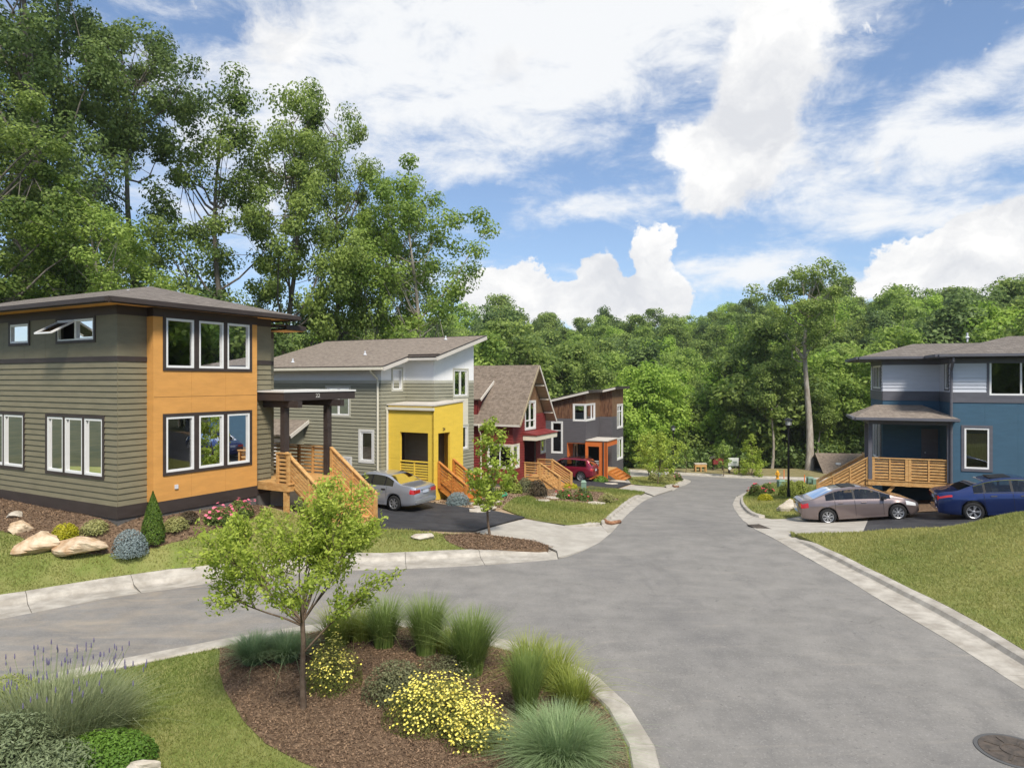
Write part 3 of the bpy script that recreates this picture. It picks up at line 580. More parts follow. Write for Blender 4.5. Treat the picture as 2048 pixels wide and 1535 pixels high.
def boards(par, fr, s0, s1, z0, ztop, m, width=99, ops=(), o0=0.0, o1=0.016, gap=0.006, name='panel', kinks=()):
    zt = ztop if callable(ztop) else (lambda s: ztop)
    n = max(1, int(round((s1 - s0) / width))); w = (s1 - s0) / n
    for i in range(n):
        a, b = s0 + i * w + (gap / 2 if i else 0), s0 + (i + 1) * w - (gap / 2 if i < n - 1 else 0)
        ed = sorted(set([a, b] + [v for o in ops for v in (o[0], o[1]) if a < v < b] + [v for v in kinks if a < v < b])); mb = MB()
        for q in range(len(ed) - 1):
            u, v = ed[q], ed[q + 1]; mid = (u + v) / 2; iv = [(z0, 1e3)]
            for o in ops:
                if o[0] < mid < o[1]: iv = sub1(iv, (o[2], o[3]))
            for (za, zb) in iv:
                t0, t1 = min(zb, zt(u)), min(zb, zt(v))
                if min(t0, t1) - za > 0.005: slab(mb, fr, u, v, za, za, t0, t1, o0, o1)
        mb.pieces(name, m, par)
def wall(par, fr, s0, s1, z0, ztop, ops=(), kinks=()): boards(par, fr, s0, s1, z0, ztop, M_inner, 99, ops, -0.14, -0.002, 0, 'wall', kinks)
def ring(mb, fr, s0, s1, z0, z1, w, o0, o1, sides=(1, 1, 1, 1), inward=True):
    # frame bars; inward: inside the rectangle
    q = w if inward else 0; e = 0 if inward else w
    slab(mb, fr, s0 - e, s1 + e, z0 - e, z0 - e, z0 + q, z0 + q, o0, o1); slab(mb, fr, s0 - e, s1 + e, z1 - q, z1 - q, z1 + e, z1 + e, o0, o1)
    slab(mb, fr, s0 - e, s0 + q, z0 + q, z0 + q, z1 - q, z1 - q, o0, o1); slab(mb, fr, s1 - q, s1 + e, z0 + q, z0 + q, z1 - q, z1 - q, o0, o1)
def window(par, fr, s0, s1, z0, z1, vm=(), hm=(), fw=0.06, trim=0.09, tm=None, fm=None, fill=None, fillz=(0, 1), label=None, sill=True):
    mb = MB(); ring(mb, fr, s0, s1, z0, z1, fw, -0.05, 0.028)
    vs_ = [s0 + fw] + sorted(s0 + (s1 - s0) * f for f in vm) + [s1 - fw]; hs_ = [z0 + fw] + sorted(z0 + (z1 - z0) * f for f in hm) + [z1 - fw]
    for q in vs_[1:-1]: slab(mb, fr, q - fw * .45, q + fw * .45, z0 + fw, z0 + fw, z1 - fw, z1 - fw, -0.045, 0.022)
    for q in hs_[1:-1]: slab(mb, fr, s0 + fw, s1 - fw, q - fw * .45, q - fw * .45, q + fw * .45, q + fw * .45, -0.044, 0.020)
    o = mb.build('window', fm or M_white, par)
    for i in range(len(vs_) - 1):
        for j in range(len(hs_) - 1):
            mb = MB(); slab(mb, fr, vs_[i], vs_[i + 1], hs_[j], hs_[j], hs_[j + 1], hs_[j + 1], -0.03, -0.024); mb.build('pane', M_glass, o)
    if trim > 0:
        mb = MB(); ring(mb, fr, s0 - 0.002, s1 + 0.002, z0 - 0.002, z1 + 0.002, trim, 0.0, 0.044, inward=False); mb.build('trim', tm or M_sagetrim, o)
    if fill:
        for (a, b, fm2) in (fill if isinstance(fill, list) else [(0, 1, fill)]):
            mb = MB(); slab(mb, fr, s0 + (s1 - s0) * a + 0.03, s0 + (s1 - s0) * b - 0.03, z0 + (z1 - z0) * fillz[0], z0 + (z1 - z0) * fillz[0], z0 + (z1 - z0) * fillz[1], z0 + (z1 - z0) * fillz[1], -0.11, -0.09)
            mb.build('curtain' if fm2 is M_curt else 'blind_or_dark_sheet', fm2, o)  # a black fill is a sheet coloured as the unlit room behind
    return o
def roof(par, faces, m, th=0.14, name='roof', under=None):
    """faces: list of polygons (3-D, first edge = eave); solid slabs with metre UVs"""
    V = []; Fc = []; UV = []
    for f in faces:
        P = [Vector(p) for p in f]; e = (P[1] - P[0]).normalized(); nn = Vector((0, 0, 0))
        for i in range(1, len(P) - 1): nn += (P[i] - P[0]).cross(P[i + 1] - P[0])
        nn.normalize()
        if nn.z < 0: nn = -nn
        up = nn.cross(e); b = len(V); k = len(P)
        V += P + [p - Vector((0, 0, th)) for p in P]
        Fc += [tuple(range(b, b + k)), tuple(range(b + 2 * k - 1, b + k - 1, -1))] + [(b + i, b + (i + 1) % k, b + k + (i + 1) % k, b + k + i) for i in range(k)]
        uv = [((p - P[0]).dot(e), (p - P[0]).dot(up)) for p in P]
        UV += uv + uv[::-1] + [c for i in range(k) for c in (uv[i], uv[(i + 1) % k], uv[(i + 1) % k], uv[i])]
    me = mesh_from(name, V, Fc, [m, under or m]); l = me.uv_layers.new(name='UVMap'); l.data.foreach_set('uv', np.array(UV, dtype=np.float32).ravel())
    if under:
        mi = []
        for f in faces: mi += [0, 1] + [0] * len(f)
        me.polygons.foreach_set('material_index', mi)
    return link(name, me, par)
def fascia(par, pts, h, m, name='fascia', w=0.03, off=(0, 0, 0)):
    for a, b in zip(pts[:-1], pts[1:]):
        a = Vector(a) + Vector(off); b = Vector(b) + Vector(off); mb = MB(); mb.bar(a, b, w, h); mb.build(name, m, par)
def rail(par, a, b, h=0.92, n=6, m=None, posts=True, mid=None, z0=0.10, sw=0.035, sh=0.075, cap=True, pw=0.09):
    """fence panel between two base points (flat or sloped): posts, cap and single slats"""
    m = m or M_cedar; a = Vector(a); b = Vector(b); d = (b - a); dn = d.normalized(); H = Vector((0, 0, h))
    if posts:
        for p in (a, b):
            mb = MB(); mb.box(p.x - pw / 2, p.x + pw / 2, p.y - pw / 2, p.y + pw / 2, p.z - 0.25, p.z + h - 0.02); mb.build('post', m, par)
    for f in (mid or ()):
        p = a + d * f; mb = MB(); mb.box(p.x - 0.03, p.x + 0.03, p.y - 0.05, p.y + 0.05, p.z - 0.02, p.z + h - 0.03); mb.build('baluster', m, par)
    if cap: mb = MB(); mb.bar(a + H + dn * -0.06, b + H + dn * 0.06, 0.14, 0.035); mb.build('rail_cap', m, par)
    for i in range(n):
        z = Vector((0, 0, z0 + (h - z0 - 0.09) * i / (n - 1))); mb = MB(); mb.bar(a + z, b + z, sw, sh); mb.build('slat', m, par)
def stairs(par, e0, e1, dirv, n, rise, run, m, stringer=True):
    """e0,e1: the two ends of the top edge; dirv: unit vector outward"""
    e0 = Vector(e0); e1 = Vector(e1); d = Vector(dirv)
    for i in range(1, n + 1):
        c0 = e0 + d * (run * (i - 1)) - Vector((0, 0, rise * i)); c1 = e1 + d * (run * (i - 1)) - Vector((0, 0, rise * i)); mb = MB()
        if i < n + 1: mb.prism([c0, c1, c1 + d * (run + 0.02), c0 + d * (run + 0.02)], (0, 0, -0.04)); mb.build('tread', m, par)
        mb = MB(); mb.prism([c0 + Vector((0, 0, rise - 0.045)), c1 + Vector((0, 0, rise - 0.045)), c1 + Vector((0, 0, 0.002)), c0 + Vector((0, 0, 0.002))], d * -0.02); mb.build('riser', m, par)
    if stringer:
        for e in (e0, e1):
            mb = MB(); mb.bar(e - Vector((0, 0, 0.16)), e + d * (run * n) - Vector((0, 0, rise * n + 0.10)), 0.045, 0.26); mb.build('stringer', m, par)
def downspout(par, pts, m, r=0.045): mb = MB(); mb.tube(pts, r, 8); mb.build('downspout', m, par)
def vent(par, x, y, z, h=0.3): mb = MB(); h *= .65; mb.tube([(x, y, z - 0.2), (x, y, z + h)], 0.038, 10); mb.lathe([(0.10, 0.0), (0.05, 0.06)], 10, (x, y, z)); mb.build('vent_pipe', M_pvc, par)
def text_mesh(name, s, size, m, parent, loc, rot, ext=0.01):
    c = bpy.data.curves.new(name, 'FONT'); c.body = s; c.size = size; c.extrude = ext; c.align_x = 'CENTER'; c.align_y = 'CENTER'
    o = bpy.data.objects.new(name + '_tmp', c); COL.objects.link(o); bpy.context.view_layer.update()
    me = bpy.data.meshes.new_from_object(o.evaluated_get(bpy.context.evaluated_depsgraph_get())); bpy.data.objects.remove(o)
    me.materials.clear(); me.materials.append(m); t = link(name, me, parent); t.location = loc; t.rotation_euler = rot; return t

# ================================================================== house 1: olive grey and orange, foreground left
def house1():
    h = tag(empty('house', (-10.75, 18.6, 0), R(-29)), 'olive grey two-storey house with orange window bay, nearest house at the left edge', 'house', 'modern houses along the street')
    Z0, ZS, ZB, ZP, ZF, ZE = 1.22, 1.56, 5.52, 5.66, 6.80, 7.06
    X0, Y1 = -9.6, 5.25
    fl = FY(X0, 0); S = lambda x: x - X0
    lw = [(S(-3.47), S(-2.62)), (S(-2.53), S(-1.63)), (S(-1.54), S(-0.66))]; lw2 = [(S(-7.2), S(-6.03)), (S(-5.97), S(-4.82))]
    up = [(S(-5.6), S(-4.52), 6.14, 6.72), (S(-2.92), S(-1.08), 6.14, 6.74)]
    ops = [(a, b, 2.33, 3.93) for a, b in lw + lw2] + up
    wall(h, fl, 0, -X0, 0.5, ZE, ops)
    lap(h, fl, 0, -X0 + 0.02, ZS, ZB, M_olive, ops)
    boards(h, fl, 0, -X0 + 0.016, ZP, ZF, M_olive2, 1.22, ops)
    fs = FX(0, 0); wall(h, fs, 0, Y1, 0.5, ZE, [(0.9, 4.35, 1.5, 6.8)])
    for a, b in ((-0.0, 0.84), (4.40, Y1)):
        lap(h, fs, a, b, ZS, ZB, M_olive); boards(h, fs, a, b, ZP, ZF, M_olive2)
        for z0, z1, of, nm in ((ZB, ZP, 0.034, 'band_board'), (ZF, ZE, 0.030, 'frieze_board'), (Z0, ZS, 0.036, 'skirt_board')):
            mb = MB(); slab(mb, fs, a - (0.036 if a < 0.1 else 0), b, z0, z0, z1, z1, 0, of); mb.build(nm, M_brown, h)
    for z0, z1, of, nm in ((ZB, ZP, 0.032, 'band_board'), (ZF, ZE, 0.028, 'frieze_board'), (Z0, ZS, 0.033, 'skirt_board')):
        mb = MB(); slab(mb, fl, 0, -X0, z0, z0, z1, z1, 0, of); mb.build(nm, M_brown, h)
    # orange bay
    fb = FX(0.30, 0.84); bw = [(1.20, 2.10), (2.26, 3.13), (3.26, 4.11)]
    bops = [(a - 0.84, b - 0.84, z0, z1) for a, b in bw for z0, z1 in ((2.36, 3.95), (5.36, 6.78))]
    boards(h, fb, 0, 3.56, 0.7, ZF, M_inner, 99, bops, -0.10, -0.002, 0, 'wall')
    boards(h, fb, 0, 3.56, ZS, 4.515, M_orange, 1.19, bops); boards(h, fb, 0, 3.56, 4.525, ZF + 0.02, M_orange, 1.19, bops)
    for y, n_ in ((0.84, -1), (4.40, 1)):
        fr = FY(0.0, y) if n_ < 0 else FYp(0.0, y)
        mb = MB(); slab(mb, fr, 0.0, 0.316, ZS, ZS, ZF, ZF, 0, 0.014); mb.build('bay_cheek', M_orange, h)
        mb = MB(); slab(mb, fr, 0.0, 0.33, Z0, Z0, ZS, ZS, 0, 0.02); mb.build('skirt_board', M_brown, h)
        mb = MB(); slab(mb, fr, 0.0, 0.33, ZF, ZF, ZE, ZE, 0, 0.02); mb.build('frieze_board', M_brown, h)
    mb = MB(); slab(mb, fb, -0.02, 3.58, Z0, Z0, ZS, ZS, -0.3, 0.034); mb.build('skirt_board', M_brown, h)
    mb = MB(); slab(mb, fb, -0.02, 3.58, ZF, ZF, ZE, ZE, -0.3, 0.034); mb.build('frieze_board', M_brown, h)
    mb = MB(); mb.box(X0, -0.02, 0.02, 5.88, 0.2, Z0 + .02); mb.box(-0.03, 0.27, 0.9, 4.34, 0.2, Z0); mb.build('foundation', M_found, h)
    def group(fr, ws, z0, z1, fill=None, k=0):
        a, b = ws[0][0], ws[-1][1]; mb = MB(); ring(mb, fr, a, b, z0, z1, 0.09, 0.0, 0.042, inward=False)
        for q in range(len(ws) - 1): slab(mb, fr, ws[q][1], ws[q + 1][0], z0, z0, z1, z1, 0.0, 0.042)
        mb.build('window_surround', M_brown, h)
        for i, (s0, s1) in enumerate(ws): window(h, fr, s0, s1, z0, z1, trim=0, fw=0.065, fill=fill)
    group(fl, lw, 2.33, 3.93, [(0.0, 0.42, M_curt)]); group(fl, lw2, 2.33, 3.93, [(0.55, 1, M_curt)])
    group(fb, [(a - 0.84, b - 0.84) for a, b in bw], 2.36, 3.95); group(fb, [(a - 0.84, b - 0.84) for a, b in bw], 5.36, 6.78)
    window(h, fl, *up[0], trim=0.08, tm=M_brown); s0, s1, z0, z1 = up[1]; m_ = (s0 + s1) / 2
    mb = MB(); ring(mb, fl, s0, s1, z0, z1, 0.08, 0, 0.042, inward=False); mb.build('window_surround', M_brown, h)
    window(h, fl, m_, s1, z0, z1, trim=0, fw=0.06)
    mb = MB(); ring(mb, fl, s0, m_, z0, z1, 0.045, -0.05, 0.028); mb.build('window_frame', M_white, h)
    # awning sash swung outward from its head
    sa = MB(); c = fl.P(s0 + .05, z1 - .05, 0.03); wv = fl.d * (m_ - s0 - .1); dn = (Vector((0, 0, -1)) * math.cos(R(60)) + fl.n * math.sin(R(60))) * (z1 - z0 + .12)
    for p, q in ((c, c + wv), (c + dn, c + dn + wv), (c, c + dn), (c + wv, c + wv + dn)): sa.bar(p, q, 0.05, 0.05, up=fl.n)
    sash = sa.build('open_sash', M_white, h); mb = MB(); mb.prism([c, c + wv, c + wv + dn, c + dn], (0, 0, -0.006)); mb.build('pane', M_glass, sash)
    # rest of the block and the set-back rear part
    mb = MB(); mb.box(X0 - 0.1, X0, 0, 5.9, 0.5, ZE); mb.box(X0, -0.57, 5.8, 5.9, 0.5, 6.7); mb.box(X0, -0.10, Y1 - 0.1, Y1, 0.5, ZE); mb.build('rear_wall', M_olive, h)
    mb = MB(); mb.box(X0, -0.16, 0.15, Y1 - 0.15, 4.4, 4.6); mb.box(X0, -0.16, 0.15, Y1 - 0.15, 1.5, 1.62); mb.build('floor', M_inner, h)
    fr = FX(-0.55, Y1); lap(h, fr, 0, .6, ZS, ZB, M_olive); boards(h, fr, 0, .6, ZP, 6.45, M_olive2); mb = MB(); slab(mb, fr, 0, .6, ZB, ZB, ZP, ZP, 0, 0.03); mb.pieces('band_board', M_brown, h)
    mb = MB(); slab(mb, fr, 0, .6, 0.5, 0.5, 6.7, 6.7, -.12, -.002); mb.build('wall', M_inner, h); mb = MB(); slab(mb, fr, 0, .6, 6.45, 6.45, 6.72, 6.72, 0, .03); mb.build('frieze_board', M_brown, h)
    mb = MB(); slab(mb, fs, Y1, Y1 + 0.02, ZS, ZS, 6.8, 6.8, -.55, 0.0); mb.build('return_wall', M_olive, h)
    mb = MB(); mb.box(X0 + .1, -.6, 1.6, 1.7, 1.65, 4.35); mb.box(X0 + .1, -.6, 1.6, 1.7, 4.65, 7.0); mb.build('added_dark_partition', mat('partition_dark', (0.055, 0.052, 0.05), None, rough=.9), h)  # dark partition added so the rooms behind the side panes look unlit
    # hip roof
    ov = 0.62; xe, ye, ze = 0.30 + ov - 0.25, -ov, 7.20; yb = Y1 + ov; half = (yb - ye) / 2; zr_ = ze + half * 0.26
    A, B, C_, D = (xe, ye, ze), (xe, yb, ze), (X0 - ov, yb, ze), (X0 - ov, ye, ze); r1 = (xe - half, ye + half, zr_); r2 = (X0 - ov, ye + half, zr_)
    rf = roof(h, [[A, B, r1], [D, A, r1, r2], [B, C_, r2, r1]], R1, 0.05)
    vent(rf, -0.95 - 1.0, 1.0 + .5, 7.6, 0.25)
    mb = MB(); mb.box(X0 - ov + .05, xe - .06, ye + .06, yb - .06, 7.055, 7.085); mb.build('soffit', M_orange, h)
    for p, q in ((A, B), (D, A), (B, C_)):
        p = Vector(p); q = Vector(q); mb = MB(); mb.bar(p - Vector((0, 0, .10)), q - Vector((0, 0, .10)), 0.05, 0.15); mb.build('fascia', M_brown, h)
        out = Vector((1, 0, 0)) if p.x == q.x else Vector((0, -1 if p.y < 1 else 1, 0)); mb = MB(); mb.bar(p + out * .075 - Vector((0, 0, .085)), q + out * .075 - Vector((0, 0, .085)), 0.10, 0.12); mb.build('gutter', M_brown, h)
    E, F_ = (0.35, Y1 + .3, 6.90), (0.35, 6.4, 6.90); roof(h, [[E, F_, (-2.5, 6.4, 7.0), (-2.5, Y1 + .3, 7.0)]], R1, 0.05)
    mb = MB(); mb.bar((0.40, Y1 + .3, 6.80), (0.40, 6.44, 6.80), .08, .14); mb.bar((0.40, 6.42, 6.80), (-2.5, 6.42, 6.80), .04, .14); mb.build('gutter', M_brown, h); mb = MB(); mb.box(-.6, .36, Y1 + .3, 6.4, 6.70, 6.72); mb.build('soffit', M_orange, h)
    # entry canopy
    cn = MB(); cn.box(-1.2, 1.28, 4.66, 8.0, 4.33, 4.60); cv = cn.build('entry_canopy', M_brown, h)
    mb = MB(); mb.box(-1.2, 1.31, 4.63, 8.03, 4.602, 4.66); mb.build('canopy_roof', M_soff, cv)
    for y in (5.0, 6.955):
        mb = MB(); mb.box(-.6, 1.65, y - .09, y + .09, 4.10, 4.325); mb.build('beam', M_brown, cv); mb = MB(); mb.box(.85, 1.05, y - .1, y + .1, 1.45, 4.098); mb.build('post', M_brown, cv)
    text_mesh('house_number', '22', 0.20, M_found, cv, (1.29, 6.15, 4.47), (R(90), 0, R(90)), 0.008)
    # deck and stair
    dk = MB(); dk.box(-2.2, 1.45, 4.66, 7.15, 1.40, 1.62); dko = dk.build('entry_deck', M_cedar, h)
    for i in range(18):
        mb = MB(); mb.box(-2.2, 1.50, 4.66 + i * .1385, 4.66 + i * .1385 + .128, 1.622, 1.65); mb.build('deck_board', M_cedar, dko)
    rail(dko, (-2.0, 7.05, 1.65), (-0.55, 7.05, 1.65), .98, 7, mid=(.5,)); rail(dko, (-0.55, 7.05, 1.65), (0.85, 7.05, 1.65), .98, 7, mid=(.5,))
    rail(dko, (1.42, 4.72, 1.65), (0.95, 4.72, 1.65), .98, 7)
    stairs(dko, (1.5, 5.0, 1.65), (1.5, 6.9, 1.65), (1, 0, 0), 8, 0.178, 0.215, M_cedar)
    for y in (4.93, 6.97): rail(dko, (1.15, y, 1.65), (3.12, y, 0.24), .95, 7, mid=(.5,), pw=.11)
    for x, y in ((1.3, 4.75), (1.3, 7.0), (-1.8, 4.75)):
        mb = MB(); mb.box(x - .07, x + .07, y - .07, y + .07, 0.0, 1.4); mb.build('deck_post', M_cedar, dko)
    mb = MB(); mb.box(0.318, 0.355, 1.47, 1.57, 1.86, 1.98); mb.build('outlet_box', M_pvc, h)
house1()

# ================================================================== house 2: sage siding, white gable, yellow porch
def house2():
    h = tag(empty('house', (-5.94, 30.95, 0), R(-29)), 'sage green house with white upper walls and bright yellow boxed entry porch', 'house', 'modern houses along the street')
    zR = lambda y: 5.50 + 0.27 * (y + 0.45)             # underside of shed roof
    Zg, Zw, Zb0, Zb1 = -0.5, -0.05, 4.86, 5.0; X0 = -9.2
    fl = FY(X0, 0); S = lambda x: x - X0
    W1, W2, W3 = (S(-3.27), S(-1.88), 3.36, 4.65), (S(-1.20), S(-0.47), 1.30, 2.64), (S(-2.32), S(-1.80), 0.55, 1.35); ops = [W1, W2, W3]
    wall(h, fl, 0, -X0, -1, zR(0), ops); lap(h, fl, 0, -X0 + .02, Zw, Zb0, M_sage, ops)
    boards(h, fl, 0, -X0 + .016, Zb1, zR(0), M_wpanel, 1.2)
    mb = MB(); slab(mb, fl, 0, -X0 + .03, Zb0, Zb0, Zb1, Zb1, 0, .03); mb.pieces('band_board', M_sagetrim, h)
    window(h, fl, *W1, vm=(.5,), fill=[(0, .5, M_curt)], fillz=(0, .7)); window(h, fl, *W2, fill=M_blind, fillz=(.38, 1), fm=M_white, trim=.1, tm=M_soff); window(h, fl, *W3, vm=(.6,), tm=M_soff)
    f0 = FX(0, 0); w0 = (.80, 1.46, 4.56, 5.52)
    wall(h, f0, 0, 1.79, -1, lambda s: zR(s), [w0]); lap(h, f0, 0, 1.79, Zw, Zb0, M_sage, [w0]); boards(h, f0, 0, 1.79, Zb1, lambda s: zR(s), M_wpanel, 99, [w0])
    mb = MB(); slab(mb, f0, -.03, w0[0] - .09, Zb0, Zb0, Zb1, Zb1, 0, .032); slab(mb, f0, w0[1] + .09, 1.79, Zb0, Zb0, Zb1, Zb1, 0, .032); mb.pieces('band_board', M_sagetrim, h)
    window(h, f0, *w0, fill=M_dark)  # black sheet close behind the pane paints the darkness of the room
    ft = FY(0, 1.79); wall(h, ft, 0, 1.65, -1, zR(1.79)); lap(h, ft, 0, 1.67, Zw, Zb0, M_sage); boards(h, ft, 0, 1.668, Zb1, zR(1.79), M_wpanel)
    mb = MB(); slab(mb, ft, 0, 1.685, Zb0, Zb0, Zb1, Zb1, 0, .032); mb.pieces('band_board', M_sagetrim, h)
    fq = FX(1.652, 1.79); T = lambda y: y - 1.79; wq = (T(3.42), T(4.62), 4.24, 5.50); wl = (T(3.42), T(4.62), 1.62, 2.72); L_ = 3.43
    wall(h, fq, 0, L_, -1, lambda s: zR(s + 1.79), [wq, wl]); lap(h, fq, 0, L_, Zw, Zb0, M_sage, [wq, wl, (T(3.34), T(4.70), 2.8, 4.15)]); boards(h, fq, 0, L_, Zb1, lambda s: zR(s + 1.79), M_wpanel, .86, [wq])
    mb = MB(); slab(mb, fq, -.03, wq[0] - .09, Zb0, Zb0, Zb1, Zb1, 0, .03); slab(mb, fq, wq[1] + .09, L_, Zb0, Zb0, Zb1, Zb1, 0, .03); mb.pieces('band_board', M_sagetrim, h)
    boards(h, fq, T(3.34), T(4.70), 2.815, 4.15, M_cream, name='infill_panel')
    window(h, fq, *wq, vm=(.5,), fill=M_curt, fillz=(0, .5)); window(h, fq, *wl, vm=(.5,), fill=M_blind)
    mb = MB(); mb.box(X0, X0 + .1, 0, 5.2, -1, zR(0)); mb.box(X0, 1.6, 5.12, 5.2, -1, zR(5.1)); mb.build('rear_wall', M_sage, h)
    mb = MB(); mb.box(X0, -.16, .15, 5.1, 2.9, 3.1); mb.box(X0, 1.5, .15, 5.1, .3, .42); mb.box(-.16, 1.5, 1.95, 5.1, 2.9, 3.1); mb.build('floor', M_inner, h)
    mb = MB(); mb.box(X0, -.02, .03, 5.2, -1.2, Zw + .01); mb.box(-.1, 1.63, 1.82, 5.2, -1.2, Zw + .01); mb.build('foundation', M_found, h)
    # shed roof with the jog over the tower
    ye, yt = -.45, 5.70; xj, x0r, x1r = 1.30, .50, 2.15; z = lambda y: 5.62 + .27 * (y - ye)
    a = lambda x, y: (x, y, z(y))
    XB = -8.9; rf = roof(h, [[a(XB, ye), a(x0r, ye), a(x0r, xj), a(XB, xj)], [a(XB, xj), a(x1r, xj), a(x1r, yt), a(XB, yt)]], R2, .06, under=M_soff)
    vent(rf, -6.2, .6, z(.6)); vent(rf, -2.6, 1.9, z(1.9)); vent(rf, .1, 5.0, z(5.0))
    for p, q, m_, hh in ((a(x0r, ye), a(x0r, xj), M_rake, .17), (a(x1r, xj), a(x1r, yt), M_rake, .17), (a(x0r, xj), a(x1r, xj), M_rake, .10), (a(XB, ye), a(x0r, ye), M_rake, .14), (a(x1r, yt), a(XB, yt), M_rake, .17)):
        mb = MB(); mb.bar(Vector(p) - Vector((0, 0, .12)), Vector(q) - Vector((0, 0, .12)), .05, hh); mb.build('fascia', m_, h)
        mb = MB(); mb.bar(Vector(p) + Vector((0, 0, .005)), Vector(q) + Vector((0, 0, .005)), .07, .03); mb.build('drip_edge', M_flash, h)
    mb = MB(); mb.bar(a(x0r - .1, xj + .22), a(x1r, xj + .22), .10, .12); mb.build('snow_guard', M_brown, h)
    mb = MB(); mb.bar((XB, ye - .07, 5.52), (x0r, ye - .07, 5.52), .11, .12); mb.build('gutter', M_cream, h)
    downspout(h, [(-.22, -.50, 5.46), (-.22, -.44, 5.36), (-.13, -.10, 5.06), (-.13, -.075, 4.9), (-.13, -.075, 0.0)], M_cream, .05)
    # yellow boxed porch
    py0, py1, px = .39, 2.72, 2.656; top = lambda y: 3.84 + .06 * (y - py0)
    fyl = FY(0, py0); oL = (.78, 2.33, .47, 2.66); boards(h, fyl, 0.1, px - .02, -.05, 1.45, M_yellow, 99, [oL], -.12, 0.0, 0); boards(h, fyl, .1, px - .02, 1.456, lambda s: top(py0), M_yellow, 99, [oL], -.12, 0, 0)
    fyr = FX(px, py0); oR = (.32, 1.26, .47, 2.64); boards(h, fyr, -.0, 2.33, -.45, 1.45, M_yellow, 99, [oR], -.12, .002, 0); boards(h, fyr, 0, 2.33, 1.456, lambda s: top(s + py0), M_yellow, .78, [oR], -.12, .002, .005)
    fyb = FYp(1.67, py1); boards(h, fyb, 0, px - 1.67 - .12, -.4, top(py1), M_yellow, 99, [], -.12, 0.0, 0)
    pr = MB(); pr.hexa([(0.03, py0 - .04, 3.85), (px + .04, py0 - .04, 3.85), (px + .04, py1 + .04, 4.0), (0.03, py1 + .04, 4.0), (.03, py0 - .04, 3.91), (px + .04, py0 - .04, 3.91), (px + .04, py1 + .04, 4.06), (.03, py1 + .04, 4.06)]); pr.build('porch_roof', M_memb, h)
    mb = MB(); mb.box(.0, px + .03, py0 - .10, py0 - .005, 3.66, 3.78); mb.build('gutter', M_cream, h); downspout(h, [(.09, py0 - .06, 3.66), (.09, py0 - .06, 0.0)], M_cream, .055)
    mb = MB(); mb.box(.03, px - .13, py0 + .13, py1 - .13, .33, .46); mb.build('porch_floor', M_cedar2, h)
    mb = MB(); mb.box(.04, px - .13, py0 + .13, py1 - .13, 3.3, 3.34); mb.build('porch_ceiling', M_tan, h)
    mb = MB(); mb.box(.035, .06, .75, 1.65, .48, 2.55); mb.build('door', M_brown, h)
    pa = MB(); pa.bar((.78, py0 + .05, 1.36), (2.33, py0 + .05, 1.36), .10, .05); rl = pa.build('porch_railing', M_yellow, h)
    for i in range(7): mb = MB(); mb.bar((.78, py0 + .05, .52 + i * .115), (2.33, py0 + .05, .52 + i * .115), .03, .07); mb.build('slat', M_yellow, rl)
    mb = MB(); mb.box(1.52, 1.58, py0 + .02, py0 + .09, .47, 1.34); mb.build('baluster', M_yellow, rl)
    text_mesh('house_number', '24', .2, M_brown, h, (px + .012, py0 + .75, 2.80), (R(90), 0, R(90)), .006)
    st = MB(); st.box(px - .02, px + .02, .72, 1.80, .32, .47); sto = st.build('entry_stair', M_cedar2, h)
    stairs(sto, (px + .01, .74, .47), (px + .01, 1.80, .47), (1, 0, 0), 5, .18, .285, M_cedar2)
    for y in (.68, 1.84): rail(sto, (px + .09, y, .47), (px + 1.48, y, -.43), .90, 6, M_cedar2, mid=(.5,), pw=.11)
    # side entry bay behind the neighbour's canopy
    fb = FY(-9.0, -.85); lap(h, fb, 0, 4.2, Zw, 2.5, M_sage); mb = MB(); slab(mb, fb, 0, 4.2, -1, -1, 2.5, 2.5, -.12, -.002); mb.build('wall', M_inner, h)
    fc = FX(-4.8, -.85); boards(h, fc, 0, .85, Zw, lambda s: 2.5 + .55 * s, M_sage, 99, [], -.1, 0.02)
    roof(h, [[(-9.2, -1.2, 2.42), (-4.45, -1.2, 2.42), (-4.45, 0, 3.08), (-9.2, 0, 3.08)]], R2, .08, 'lean_to_roof', M_soff); mb = MB(); mb.bar((-4.45, -1.2, 2.34), (-4.45, 0, 3.0), .05, .16); mb.build('fascia', M_rake, h)
    window(h, fb, 3.2, 3.75, 1.0, 2.1, trim=.09, tm=M_soff)
house2()

